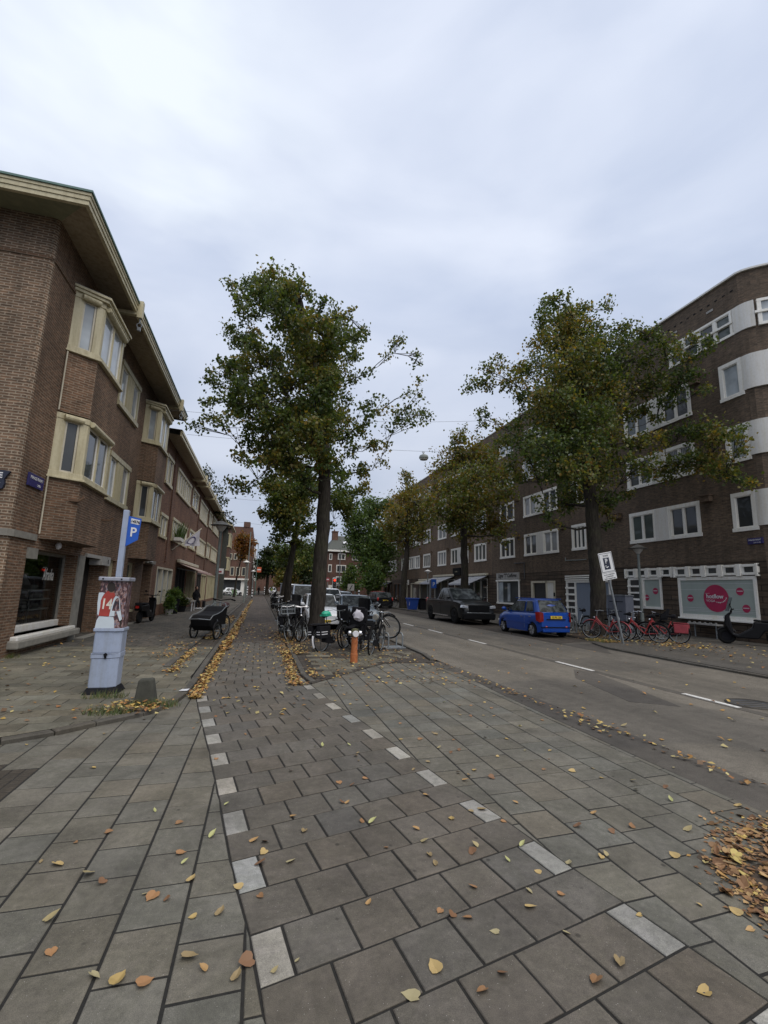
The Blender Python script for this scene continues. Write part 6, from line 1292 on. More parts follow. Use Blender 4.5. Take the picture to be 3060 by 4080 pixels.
# small blue hatchback, seen from behind
blue=car('bright blue five door hatchback parked at the kerb, seen from behind',(11.42,18.15,0),R_(90),3.45,1.5,'car_blue',[(-1.725,.86),(-1.55,.98),(-1.0,.97),(.8,.93),(1.15,.9),(1.5,.78),(1.66,.66),(1.725,.56)],(-1.62,-1.25,.1,.95,1.5,.78),.9,2.3,.275,clear=.2,plate=('93-PK-GN',.8),rear=False)
for s in (-1,1):
    m_=MB(); m_.add([(-1.745,s*.57,.64),(-1.745,s*.58,.97),(-1.66,s*.685,1.0),(-1.45,s*.74,.98),(-1.52,s*.755,.66),(-1.68,s*.7,.6)],[(0,1,2,5),(5,2,3,4)] if s<0 else [(5,2,1,0),(4,3,2,5)]); m_.add([(-1.745,s*.57,.64),(-1.745,s*.58,.97),(-1.66,s*.685,1.0),(-1.45,s*.74,.98),(-1.52,s*.755,.66),(-1.68,s*.7,.6)],[(0,5,2,1),(5,4,3,2)] if s<0 else [(1,2,5,0),(2,3,4,5)]); m_.v=[(x-.03 if abs(y)<.7 else x-.01,y*1.02,z) for x,y,z in m_.v]; m_.build('tail_light','tail_red',blue,local=True)
m_=MB(); m_.box(-1.765,-1.7,-.42,.42,.7,.735); m_.box(-1.79,-1.7,-.66,.66,.4,.43); m_.build('tailgate_seam','black',blue,local=True)
m_=MB(); 
for s in (-1,1): m_.box(-1.2,.2,s*.62-.015,s*.62+.015,1.5,1.53)
m_.build('roof_rail','car_blue',blue,local=True)
m_=MB()
for s in (-1,1): m_.box(-1.1,1.1,s*.75-(.012 if s<0 else 0),s*.75+(.012 if s>0 else 0),.5,.56)
m_.build('side_moulding','car_blue',blue,local=True)
m_=MB(); m_.ell((-1.76,.45,.42),(.02,.06,.04)); m_.ell((-1.76,-.45,.42),(.02,.06,.04)); m_.build('fog_lamp','tail_red',blue,local=True)
m_=MB(); m_.tube([(-1.6,.0,1.0),(-1.5,-.3,1.06),(-1.47,-.55,1.1)],.012,5); m_.build('rear_wiper','black',blue,local=True)
# black pickup, facing the camera side
ram=car('large black double cab pickup with chrome window line, parked facing the camera',(11.25,25.7,0),R_(-90),5.8,2.02,'car_black',[(-2.9,1.24),(-.75,1.22),(-.6,1.22),(1.2,1.24),(1.5,1.26),(2.1,1.23),(2.55,1.15),(2.78,1.02),(2.9,.84)],(-.8,-.5,.5,1.5,1.93,.76),1.2,3.6,.42,name='pickup_truck',cat='pickup truck',clear=.34,front=False,wx=(1.85,-1.8),wheels='black',plate=('VNX-83-P',.7),grille=False)
m_=MB(); m_.box(-2.75,-.95,-.86,.86,1.0,1.255); m_.build('load_cover','black_soft',ram,local=True)
m_=MB(); 
for s in (-1,1): m_.box(-2.85,1.35,min(s*.93,s*.985),max(s*.93,s*.985),1.2,1.235); m_.box(-1.2,1.2,min(s*.9,s*1.05),max(s*.9,s*1.05),.36,.42)
m_.build('chrome_trim','chrome',ram,local=True)
m_=MB(); m_.box(2.8,2.93,-.6,.6,.66,1.04); m_.build('grille','black',ram,bevel=.04,local=True); m_=MB(); m_.tube([(2.5,-.93,.66),(2.85,-.8,.64),(2.95,-.5,.63),(2.95,.5,.63),(2.85,.8,.64),(2.5,.93,.66)],.022,6); m_.build('grille_bar','metal_grey',ram,local=True)
m_=MB(); m_.extr([(-.9,.28),(-.95,.6),(.95,.6),(.9,.28)],'x',2.7,2.97); m_.build('lower_bumper','black',ram,bevel=.05,local=True)
for s in (-1,1):
    m_=MB(); m_.extr([(s*.62,.84),(s*.62,.98),(s*.93,1.03),(s*.98,.88)],'x',2.62,2.9); m_.build('headlight','head_lens',ram,bevel=.02,local=True)
m_=MB()
for s in (-1,1): m_.ell((2.9,s*.72,.5),(.05,.08,.04))
m_.build('fog_lamp','head_lens',ram,local=True)
hood=[(-1.75,.86),(-1.6,.92),(-.9,.9),(.6,.9),(1.0,.87),(1.5,.74),(1.68,.62),(1.75,.55)]
car('small white hatchback behind the bikes, its windscreen facing the camera, right beside the big trunk',(2.62,20.9,0),R_(-90),3.5,1.5,'car_white',hood,(-1.6,-1.3,.25,.85,1.42,.8),.9,2.35,.28,plate=('ZB-014-K',.8),grille=False)
car('dark grey boxy car with pale roof edge, behind the black bikes in the middle',(4.05,20.4,0),R_(-90),4.1,1.55,'car_grey',[(-2.05,.95),(-1.9,1.0),(.6,.98),(.75,.97),(1.9,.85),(2.02,.75),(2.05,.66)],(-1.95,-1.7,.25,.8,1.42,.85),.95,2.5,.31,grille=True)
car('white rounded estate car parked just behind the small white hatchback',(3.55,26.0,0),R_(-90),4.3,1.75,'car_white',[(-2.15,.98),(-1.9,1.05),(.6,1.03),(.9,1.02),(1.7,.9),(2.1,.7),(2.15,.6)],(-2.05,-1.8,.35,1.2,1.68,.8),1,2.6,.32)
car('silver van seen left of the big trunk, windscreen facing the camera',(2.8,30.5,0),R_(-90),4.7,1.85,'car_silver',[(-2.35,1.05),(-2.2,1.1),(.9,1.08),(1.3,1.05),(2.1,.92),(2.3,.75),(2.35,.6)],(-2.3,-2.2,.7,1.45,1.86,.84),1.1,3,.33,name='parked_van',cat='van')
car('white van with blue lower half, further back between the second and third trunks',(2.8,41,0),R_(-90),4.7,1.8,'car_white',[(-2.35,1.05),(1.3,1.05),(2.1,.95),(2.35,.6)],(-2.3,-2.2,.9,1.5,1.95,.84),1.1,3,.33,name='parked_van',cat='van')
car('black hatchback driving off on the far lane, left of the slim tree',(11.2,44.5,0),R_(95),4.2,1.78,'car_black',[(-2.1,.95),(-1.9,1.0),(.8,.96),(1.6,.85),(2.1,.6)],(-1.95,-1.55,.3,1.1,1.48,.78),1,2.6,.32,name='moving_car',plate=('7-XKB-22',.75))
car('dark red car parked beyond the slim tree on the right side',(12.9,52,0),R_(88),4.1,1.75,'car_red',[(-2.05,.95),(-1.9,1.0),(.8,.96),(1.6,.85),(2.05,.6)],(-1.9,-1.5,.3,1.1,1.55,.8),1,2.5,.32)
car('dark car with pale grey windscreen, directly behind the boxy grey car',(5.6,33,0),R_(-90),4.3,1.75,'car_silver',[(-2.15,.95),(.9,.96),(1.8,.8),(2.15,.6)],(-2.0,-1.5,.3,1.2,1.5,.76),1,2.6,.32)
car('black estate car in the far row behind the silver one',(7.6,46,0),R_(-88),4.4,1.75,'car_black',[(-2.2,.95),(.9,.96),(1.8,.8),(2.2,.6)],(-2.1,-1.8,.3,1.2,1.5,.78),1,2.6,.32)
car('dark blue car standing between the far trunks with something white on its roof',(5.4,60,0),R_(-90),4.4,1.8,'car_grey',[(-2.2,.95),(.9,.96),(1.8,.8),(2.2,.6)],(-2.1,-1.6,.3,1.2,1.5,.78),1,2.6,.32)
car('white low car parked in front of the far left corner shop',(-4.6,84,0),R_(20),4.2,1.75,'car_white',[(-2.1,.85),(.9,.9),(1.8,.75),(2.1,.6)],(-1.6,-1.1,.3,1.2,1.35,.76),1,2.6,.32)
car('white car with pale roof at the far crossing',(3.0,118,0),R_(-90),4.2,1.8,'car_white',[(-2.1,.95),(.9,.96),(1.8,.8),(2.1,.6)],(-2.0,-1.6,.3,1.2,1.6,.8),1,2.6,.32)

# ------------------------------------------------------------ bicycles (local: +x forward)
def bike(label,x,y,yaw,paint='black',lean=0,z=.0,group='bicycles standing in the middle by the trees',bars='up',panniers=None,basket=None,saddle='black_soft',cover=None,child=None,screen=False,pitch=0,mud='black',whitetip=False,steer=0,name='bicycle',r=.335,chaincase=True,handle='galv',rwheel=True):
    t=thing(name,label,'bicycle',(x,y,z),(lean,-pitch,yaw),group)
    def wheel(cx,st=0):
        m_=MB(); m_.torus((0,0,0),r,.019,32,6); w_=m_.build('wheel','rubber',t,smooth=True,local=True); w_.location=(cx,0,r); w_.rotation_euler=(0,0,st)
        m_=MB(); m_.torus((0,0,0),r-.026,.011,28,5)
        for k in range(16): 
            a=2*math.pi*k/16; m_.cyl((.02*math.cos(a+.6),.025*(1 if k%2 else -1),.02*math.sin(a+.6)),((r-.025)*math.cos(a),0,(r-.025)*math.sin(a)),.0022,n=3,caps=False)
        m_.cyl((0,-.04,0),(0,.04,0),.022,n=8); m_.build('rim','galv',w_,local=True); return w_
    rx,fx=-.5,.58
    wheel(rx); wheel(fx,steer)
    f=MB(); bb=(-.05,0,.29); seat=(-.27,0,.78); hd=(.36,0,.86); hb=(.4,0,.66)
    f.tube([bb,seat],.017,8); f.tube([hd,hb],.02,8); f.tube([(.38,0,.74),bb],.018,8)
    if bars=='up': f.tube([(.375,0,.8),(.15,0,.56),(-.14,0,.46)],.015,8)
    else: f.tube([(.37,0,.82),(-.24,0,.76)],.015,8)
    for s in (-1,1):
        f.tube([(rx,s*.055,r),(-.06,s*.035,.29)],.009,6); f.tube([(rx,s*.055,r),(-.24,s*.02,.7)],.008,6)
    f.build('frame',paint,t,smooth=True,local=True)
    f=MB()
    for s in (-1,1): f.tube([(fx,s*.05,r),(.46,s*.045,.6),(.42,s*.02,.66)],.011,6)
    f.build('fork',paint,t,local=True)
    h=MB(); h.tube([(.355,0,.85),(.33,0,1.03)],.013,6); 
    h.tube([(.06,.27,1.02),(.2,.27,1.06),(.32,.2,1.08),(.35,0,1.05),(.32,-.2,1.08),(.2,-.27,1.06),(.06,-.27,1.02)],.011,6)
    hh=h.build('handlebar',handle,t,smooth=True,local=True); 
    for s in (-1,1): h=MB(); h.cyl((.18,s*.27,1.055),(.05,s*.27,1.018),.017); h.build('grip','black_soft',hh,local=True)
    s_=MB(); s_.tube([(-.27,0,.76),(-.295,0,.93)],.012,6); s_.tube([(-.43,0,.955),(-.36,0,.96),(-.25,0,.95),(-.12,0,.945)],[.07,.085,.045,.02],8); s_.build('saddle',saddle,t,smooth=True,local=True)
    g=MB(); g.torus((rx,0,r),r+.035,.022,14,4,R_(20),R_(185)); g.build('mudguard',mud,t,local=True)
    g=MB(); g.torus((fx,0,r),r+.035,.02,12,4,R_(35),R_(150)); g.build('mudguard',mud,t,local=True)
    if whitetip:
        g=MB(); g.torus((rx,0,r),r+.04,.026,8,5,R_(165),R_(212)); g.build('white_mudguard_tip','white_plastic',t,local=True)
    if chaincase:
        g=MB(); g.extr([(rx-.06,r-.07),(rx-.06,r+.06),(.02,.38),(.08,.3),(.02,.2),(-.1,.19)],'y',-.065,-.04); g.build('chain_case','black_soft',t,local=True,bevel=.01)
    p=MB(); p.cyl((-.05,-.1,.29),(-.05,.1,.29),.02); p.tube([(-.05,.09,.29),(.03,.1,.14)],.01); p.tube([(-.05,-.09,.29),(-.13,-.1,.44)],.01); p.box(-.01,.08,.1,.19,.12,.145); p.box(-.18,-.09,-.19,-.1,.43,.455); p.lathe([(0,-.005),(.09,-.005),(.09,.005),(0,.005)],(-.05,-.045,.29),18,'y'); p.build('crank','galv',t,local=True)
    c=MB()
    for s in (-1,0,1): c.tube([(-.78,s*.055,.72),(-.3,s*.055,.72)],.007,5)
    c.tube([(-.78,-.055,.72),(-.78,.055,.72)],.007,5)
    for s in (-1,1): c.tube([(rx,s*.07,r),(-.56,s*.06,.72)],.006,5)
    c.build('carrier','black',t,local=True)
    k=MB(); k.tube([(rx+.05,.06,r-.02),(rx+.13,.13,.02)],.009); k.build('kickstand','galv',t,local=True)
    l=MB(); l.ell((.44,0,.8),(.045,.04,.04),8,6); l.build('headlamp','chrome',t,local=True)
    if panniers:
        g=MB()
        for s in (-1,1): g.extr([(-.8,.36),(-.82,.68),(-.36,.68),(-.38,.36)],'y',min(s*.07,s*.2),max(s*.07,s*.2))
        g.extr([(-.82,.7),(-.8,.735),(-.36,.735),(-.34,.7)],'y',-.2,.2); g_=g.build('pannier',panniers,t,bevel=.03,local=True)
        if panniers!='red_dull':
            g=MB()
            for s in (-1,1):
                for z_ in (.46,.52): g.box(-.76,-.5,min(s*.2,s*.206),max(s*.2,s*.206),z_,z_+.02)
            g.box(-.829,-.822,-.19,-.09,.46,.48); g.box(-.829,-.822,-.19,-.09,.52,.54); g.box(-.829,-.822,.09,.19,.46,.48); g.box(-.829,-.822,.09,.19,.52,.54)
            g.build('reflective_strip','white_plastic',g_,local=True)
    if basket:
        x0,x1,wd,z0,z1=(.4,.72,.2,.86,1.12) 
        g=MB(); t_=.0065
        for z_ in ((z0,(z0+z1)/2,z1) if basket!='crate' else (z0,z0+.1,z0+.2,z1)):
            g.tube([(x0,-wd,z_),(x1,-wd,z_),(x1,wd,z_),(x0,wd,z_),(x0,-wd,z_)],t_,5)
        for i in range(6):
            yy=-wd+2*wd*i/5; g.tube([(x0,yy,z1),(x0,yy,z0),(x1,yy,z0),(x1,yy,z1)],t_*.7,4)
        for i in range(1,4):
            xx=x0+(x1-x0)*i/4; g.tube([(xx,-wd,z1),(xx,-wd,z0),(xx,wd,z0),(xx,wd,z1)],t_*.7,4)
        g.tube([(.5,0,z0),(.46,0,.6)],.012); g.build('front_basket','galv' if basket=='white' else 'black',t,local=True)
    if cover:
        g=MB(); g.ell((-.3,0,.98),(.16,.12,.085),12,8); g.box(-.44,-.18,-.1,.1,.92,.96); g.build('saddle_cover',cover,t,smooth=True,local=True)
    if child:
        g=MB(); g.extr([(-.68,.76),(-.44,.76),(-.46,.86),(-.62,.92),(-.72,1.22),(-.8,1.2)],'y',-.17,.17); g.extr([(-.68,.86),(-.46,.8),(-.46,.92),(-.68,1.12)],'y',-.2,-.172); g.extr([(-.68,.86),(-.46,.8),(-.46,.92),(-.68,1.12)],'y',.172,.2); g.extr([(-.5,.45),(-.44,.45),(-.44,.78),(-.5,.78)],'y',-.2,-.14); g.build('child_seat','black_soft',t,bevel=.02,local=True)
        if child!='black':
            g=MB(); g.ell((-.73,0,1.02),(.11,.14,.15),14,9); rl=random.Random(3); g.v=[(x+rl.uniform(-.02,.02),y+rl.uniform(-.025,.025),z+rl.uniform(-.03,.02)-.25*abs(y)) for x,y,z in g.v]; g.build('seat_rain_hood',child,t,smooth=True,local=True)
    if screen:
        g=MB(); 
        pts=[(.38,-.17),(.45,-.1),(.47,0),(.45,.1),(.38,.17)]
        for (a,b_),(c_,d_) in zip(pts,pts[1:]): g.quad((a,b_,.95),(c_,d_,.95),(c_-.1,d_,1.42),(a-.1,b_,1.42)); g.quad((a-.01,b_,.95),(a-.11,b_,1.42),(c_-.11,d_,1.42),(c_-.01,d_,.95))
        g.build('wind_screen','black',t,local=True)
        g=MB(); g.extr([(.1,.8),(.32,.8),(.34,.95),(.12,1.15),(.08,1.1)],'y',-.13,.13); g.build('front_child_seat','black_soft',t,bevel=.02,local=True)
    return t
D=R_
bike('black bicycle with panniers and a green saddle cover, in front of the big trunk',2.03,13.0,D(46),panniers='black_soft',cover='green_cover',whitetip=True,bars='straight',screen=False,lean=D(-3))
bike('black bicycle with a white rain hood on its rear child seat, behind the orange hydrant',2.72,12.78,D(70),child='cloth_white',whitetip=True,screen=True,lean=D(3))
bike('slim dark bicycle right of the orange hydrant, rear wheel nearest the camera',3.1,12.42,D(62),bars='up',saddle='concrete',lean=D(4),panniers=None)
bike('black transport bicycle with crate and front wheel lifted into the metal rack',3.35,13.35,D(22),z=.12,pitch=D(16),basket='crate',panniers='black_soft',steer=D(-55),lean=D(-4))
bike('dark bicycle standing behind the hydrant group, nearest the bonnet of the grey car',2.75,14.0,D(58),child='black',lean=D(-2))
bike('black and chrome bicycle with a white front rack, left of the big trunk',.95,15.55,D(-88),basket='white',mud='galv',handle='chrome',steer=D(20),lean=D(4),panniers='black_soft')
bike('dark bicycle second from the left in the cluster beside the big trunk, chrome bars',1.2,15.6,D(-82),handle='chrome',lean=D(-4),child='black')
bike('dark bicycle tucked against the left side of the big trunk, front wheel turned',1.45,15.55,D(-98),handle='chrome',steer=D(-35),lean=D(5))
bike('black bicycle at the back of the cluster left of the big trunk',1.1,17.3,D(-75),lean=D(-5),screen=True)
bike('grey bicycle behind the white rack bicycle, leaning towards the path',.85,18.0,D(-95),paint='metal_grey',lean=D(7))
for i,(x,y,a) in enumerate(((1.5,22.0,-80),(1.25,29,-100),(1.35,33,-70),(1.4,43,-60),(1.3,50,-95),(1.5,58,-80),(1.45,66,-90))):
    bike(['dark bicycle beside the second trunk, left of the silver van','dark bicycle just beyond the second trunk on the path edge','bicycle with white bars before the fallen moped','bicycle with a white frame beyond the mopeds','distant bicycle right of the path, nearest the striped post','distant dark bicycle at the far path edge','most distant bicycle at the right edge of the cycle path'][i],x,y,D(a),paint=['black','black','metal_grey','white_paint','black','black','white_paint'][i],handle='chrome',lean=D(6-3*i),group='bicycles further along the path')
# right-hand group
gR='bicycles round the right hand tree'
bike('black bicycle with front basket left of the right hand tree trunk, behind the blue car',13.55,19.3,D(178),z=.06,basket='black',mud='white_plastic',screen=True,group=gR)
bike('grey city bicycle locked to the rack just left of the right hand trunk',14.3,18.9,D(185),paint='galv',z=.06,group=gR)
bike('red bicycle with black saddle standing between the right trunk and the leaning sign post',12.95,15.45,D(118),paint='red_paint',z=.06,steer=D(20),group=gR,mud='red_dull',panniers=None)
bike('red step-through bicycle with wide chrome bars, right of the leaning sign post',13.98,14.75,D(128),paint='red_paint',z=.06,handle='chrome',lean=D(-6),group=gR,mud='black',steer=D(10))
bike('red bicycle carrying a red pannier bag, rightmost of the red bikes',14.75,14.6,D(125),paint='red_paint',z=.06,panniers='red_dull',handle='chrome',group=gR,lean=D(4))
bike('black bicycle with a dark child seat behind the rightmost red bike',15.1,15.7,D(140),z=.06,child='black',handle='chrome',group=gR)
bike('grey bicycle between the metal rack and the red bikes',14.1,16.0,D(115),paint='galv',z=.06,basket='black',group=gR)
bike('bicycle with chrome parts leaning near the slim tree across the road',14.0,46.5,D(150),paint='black',z=.06,handle='chrome',group='bicycles across the road')
bike('white bicycle parked before the far left corner, left one of two',-5.2,80,D(170),paint='white_paint',group='bicycles at the far left corner',handle='chrome')
bike('silver bicycle parked before the far left corner, right one of two',-4.2,79,D(190),paint='galv',group='bicycles at the far left corner',handle='chrome')
# cargo bike
cb=thing('cargo_bike','black box cargo bike with pale rim tape on the verge strip by the path','cargo bicycle',(-1.4,15.9,.02),(0,0,D(-111)))
b=MB(); b.extr([(-.3,.3),(-.42,.98),(-.2,.95),(.05,.82),(.3,.76),(.62,.72),(.78,.6),(.7,.42),(.52,.26)],'y',-.32,.32); b.build('box','black',cb,bevel=.05,local=True)
b=MB(); rim=[(-.42,.99),(-.2,.96),(.05,.83),(.3,.77),(.62,.73),(.78,.61)]
for s in (-1,1): b.tube([(x,s*.33,z) for x,z in rim],.013,6)
b.tube([(.79,-.33,.61),(.83,0,.63),(.79,.33,.61)],.013,6); b.build('rim_tape','galv',cb,local=True)
b=MB()
for s in (-1,1): b.extr([(.2,.32),(.08,.32),(.3,.6),(.34,.6)],'y',min(s*.321,s*.334),max(s*.321,s*.334)); b.box(-.28,.1,min(s*.321,s*.332),max(s*.321,s*.332),.3,.42)
b.build('side_trim','metal_grey',cb,local=True)
for wx_,wy,wr_ in ((.36,.37,.25),(.36,-.37,.25),(-1.0,0,.33)):
    m_=MB(); m_.torus((wx_,wy,wr_),wr_-.02,.028,26,6); w_=m_.build('wheel','rubber',cb,smooth=True,local=True)
    m_=MB(); m_.torus((wx_,wy,wr_),wr_-.05,.012,22,5)
    for k in range(12): a=k*math.pi/6; m_.cyl((wx_,wy+.02,wr_),(wx_+(wr_-.05)*math.cos(a),wy,wr_+(wr_-.05)*math.sin(a)),.003,n=3,caps=False)
    m_.cyl((wx_,wy-.05,wr_),(wx_,wy+.05,wr_),.03); m_.build('rim','galv',w_,local=True)
    if wy: m_=MB(); m_.torus((wx_,wy,wr_),wr_+.03,.03,10,5,D(20),D(160)); m_.build('mudguard','black',cb,local=True)
b=MB(); b.tube([(-.2,0,.28),(-.6,0,.3),(-.75,0,.85)],.024,8); b.tube([(-.6,0,.3),(-1.0,0,.33)],.018,8); b.tube([(-.42,0,.35),(-.5,0,1.12)],.024,8); b.tube([(-1,.0,.33),(-.72,0,.7)],.012); b.tube([(-.36,-.28,.95),(-.46,-.2,1.05),(-.48,0,1.1),(-.46,.2,1.05),(-.36,.28,.95)],.016,6); b.build('frame','metal_grey',cb,smooth=True,local=True)
b=MB(); b.tube([(-.74,.33,1.17),(-.58,.3,1.2),(-.5,0,1.15),(-.58,-.3,1.2),(-.74,-.33,1.17)],.019,6); b.build('handlebar','black',cb,local=True)
for s in (-1,1): b=MB(); b.cyl((-.66,s*.315,1.185),(-.84,s*.345,1.15),.027); b.build('grip','black',cb,local=True)
b=MB(); b.tube([(-.98,0,.98),(-.88,0,.99),(-.68,0,.97)],[.11,.11,.035],8); b.build('saddle','brown_bag',cb,smooth=True,local=True)
# bicycle racks
def rack(label,x,y,yaw,z=0,n=2,h=.75,name='bicycle_rack'):
    t=thing(name,label,'bicycle rack',(x,y,z),(0,0,yaw)); 
    for i in range(n):
        m_=MB(); xx=i*.45; m_.tube([(xx,-.2,0),(xx,-.2,h*.85),(xx,-.13,h),(xx,.13,h),(xx,.2,h*.85),(xx,.2,0)],.024,8); m_.build('hoop','galv',t,smooth=True,local=True)
    m_=MB(); m_.box(-.1,.45*(n-1)+.1,-.24,.24,0,.03); m_.build('base','galv',t,local=True); return t
rack('low galvanised rack holding the lifted front wheel at the island edge',3.62,13.35,D(10),.02,2,.42)
rack('bent steel hoop rack left of the right hand trunk',13.45,18.2,D(70),.06,2,.8)
rack('tall steel hoop rack behind the leaning sign post',13.35,15.5,D(20),.06,1,.95)
# scooters
def scooter(label,x,y,yaw,z,paint='moped_black',screen=False,lean=0):
    t=thing('motor_scooter',label,'scooter',(x,y,z),(lean,0,yaw))
    for wx_ in (.62,-.62):
        m_=MB(); m_.torus((wx_,0,.24),.19,.055,22,8); w_=m_.build('wheel','rubber',t,smooth=True,local=True); m_=MB(); m_.lathe([(0,-.03),(.14,-.03),(.14,.03),(0,.03)],(wx_,0,.24),18,'y'); m_.build('rim','black_soft',w_,local=True)
    b=MB(); b.extr([(-.85,.5),(-.9,.72),(-.1,.74),(-.05,.55),(.3,.32),(.42,.35),(.5,.9),(.42,1.0),(.5,1.02),(.62,.9),(.66,.62),(.5,.3),(.35,.2),(-.2,.2),(-.35,.45)],'y',-.15,.15); b.build('body',paint,t,bevel=.05,local=True)
    b=MB(); b.extr([(-.88,.725),(-.84,.83),(-.3,.8),(-.12,.82),(-.08,.75)],'y',-.14,.14); b.build('seat','black_soft',t,bevel=.04,local=True)
    b=MB(); b.torus((.62,0,.24),.26,.05,10,5,D(30),D(150)); b.build('front_mudguard',paint,t,local=True)
    b=MB(); b.tube([(.46,0,.98),(.44,0,1.08)],.03); b.tube([(.38,.33,1.12),(.44,0,1.1),(.38,-.33,1.12)],.018,6); b.build('handlebar','black',t,local=True)
    for s in (-1,1):
        b=MB(); b.tube([(.42,s*.2,1.1),(.46,s*.26,1.24)],.008); b.ell((.46,s*.28,1.27),(.02,.06,.04)); b.build('mirror','black',t,local=True)
    b=MB(); b.ell((.6,0,.84),(.06,.09,.07)); b.build('headlamp','head_lens',t,local=True)
    b=MB(); b.box(-.95,-.88,-.06,.06,.6,.7); b.build('tail_light','tail_red',t,local=True)
    if screen:
        b=MB(); pts=[(.5,-.22),(.58,-.12),(.6,0),(.58,.12),(.5,.22)]
        for (a,b_),(c_,d_) in zip(pts,pts[1:]): b.quad((a,b_,1.05),(c_,d_,1.05),(c_-.12,d_*.8,1.5),(a-.12,b_*.8,1.5))
        b.build('windscreen','pane_green',t,local=True)
    return t
sc_=scooter('black motor scooter with tall windscreen in front of the yoga studio window',17.72,13.62,D(128),.06,screen=True); sc_.scale=(1.18,1.15,1.15)
scooter('black moped parked across the path edge beyond the second trunk',1.75,37.4,D(175),.0,lean=D(5))
scooter('black moped with a wheel in the air behind the parked moped',1.8,39.3,D(178),.35)
scooter('black scooter standing by the dark porch of the left corner house',-4.55,21.8,D(80),.05)

# ------------------------------------------------------------ street furniture
def lamp(label,x,y,z=0,h=4.2,group='street lamps with flat round caps'):
    t=thing('street_lamp',label,'street lamp',(x,y,z),group=group)
    b=MB(); b.lathe([(.085,0),(.085,.9),(.06,1.0),(.055,h-.42),(.075,h-.4),(.075,h-.36),(0,h-.36)],(x,y,z),14); b.build('pole','lamp_pole',t,smooth=True)
    b=MB(); b.lathe([(.0,h-.4),(.07,h-.39),(.19,h-.22),(.22,h-.15),(0,h-.15)],(x,y,z),20); b.build('lens','lamp_glass',t,smooth=True)
    b=MB(); b.lathe([(0,h-.16),(.4,h-.15),(.42,h-.13),(.25,h-.07),(.2,h-.02),(.1,h+.03),(.03,h+.05),(.02,h+.12),(0,h+.13)],(x,y,z),28); b.build('cap','lamp_cap' if y<30 else 'panel_white',t,smooth=True)
    return t
lamp('nearest street lamp on the left, behind the cargo bike, with a dark cap',-1.7,19.8)
lamp('second street lamp on the left side of the cycle path, white cap',-1.5,49.5)
lamp('third and smallest street lamp at the left path edge, white cap',-1.2,78)
lamp('street lamp among the bicycles before the yoga studio on the right',17.0,17.95,.06,4.02)
lamp('street lamp with dark cap between the white awnings and the slim tree',17.4,47.5,.06,3.9)
# parking meter
pmr=thing('parking_meter','blue grey parking ticket machine with a football photo wrap and blue P sign','parking meter',(-2.1,8.0,0))
def octo(x0,x1,y0,y1,c): x1=x1-.068; y1=y1-.05; return [(x0+.02,y0),(x1-c,y0),(x1,y0+c*.7),(x1,y1),(x0,y1),(x0,y0+.02)]
b=MB(); b.prism([(-2.42,7.75),(-1.8,7.75),(-1.74,7.9),(-1.8,8.36),(-2.42,8.36)],-.02,.03); b.build('footing','concrete_pale',pmr,bevel=.01)
b=MB(); b.add([(-2.37,7.82,.03),(-2.0,7.82,.03),(-1.89,7.9,.03),(-1.89,8.26,.03),(-2.37,8.26,.03),(-2.32,7.87,.13),(-2.04,7.87,.13),(-1.94,7.93,.13),(-1.94,8.2,.13),(-2.32,8.2,.13)],[(0,1,6,5),(1,2,7,6),(2,3,8,7),(3,4,9,8),(4,0,5,9),(5,6,7,8,9)]); b.build('foot','black_soft',pmr)
b=MB(); b.prism(octo(-2.315,-1.885,7.87,8.25,.1),.13,.545); b.build('lower_cabinet','meter_grey',pmr,bevel=.012)
b=MB(); b.prism(octo(-2.325,-1.875,7.86,8.26,.11),.546,.62); b.build('lock_band','meter_grey',pmr,bevel=.006)
b=MB(); b.prism(octo(-2.31,-1.88,7.87,8.25,.1),.621,.93); b.build('middle_cabinet','meter_grey',pmr,bevel=.01)
b=MB(); b.prism(octo(-2.33,-1.865,7.85,8.27,.1),.931,.975); b.build('ledge','meter_grey',pmr,bevel=.006)
b=MB(); b.prism(octo(-2.315,-1.89,7.87,8.25,.09),.976,1.67); b.build('upper_cabinet','crowd',pmr,bevel=.004)
b=MB(); b.prism(octo(-2.34,-1.86,7.82,8.29,.08),1.672,1.73); b.build('lid','meter_light',pmr,bevel=.012)
b=MB(); b.cyl((-2.12,7.85,.6),(-2.12,7.84,.6),.025); b.box(-2.135,-2.105,7.845,7.857,.545,.6); b.box(-2.3,-1.95,7.853,7.859,.612,.616); b.build('keyhole','black',pmr)
b=MB(); b.cyl((-2.27,7.815,1.7),(-2.27,7.822,1.7),.012); b.cyl((-2.02,7.815,1.7),(-2.02,7.822,1.7),.012); b.build('screw','black',pmr)
b=MB(); b.box(-2.155,-2.075,7.98,8.06,1.73,2.78); b.build('post','meter_grey',pmr,bevel=.008)
b=MB(); b.extr([(-2.075,2.69),(-1.89,2.655),(-1.91,2.32),(-2.075,2.21)],'y',8.0,8.02); sg=b.build('sign_panel','sign_blue',pmr)
b=MB(); b.extr([(-2.035,2.655),(-1.905,2.63),(-1.912,2.555),(-2.035,2.575)],'y',7.996,7.999); b.build('number_label','sign_white',sg)
text('lettering','14576','black',sg,(-1.972,7.994,2.582),(1,-.0,-.17),(0.1,0,1),.058,.9,bold=.0015); text('lettering','P','sign_white',sg,(-1.985,7.996,2.37),(1,0,-.05),(0,0,1),.2,.9,bold=.004)
def PX(x,y): 
    x0=300-140*(y-250)/1780; return (-2.312+(x-x0)/1135*.352,1.67-(y-250)*.695/1780)
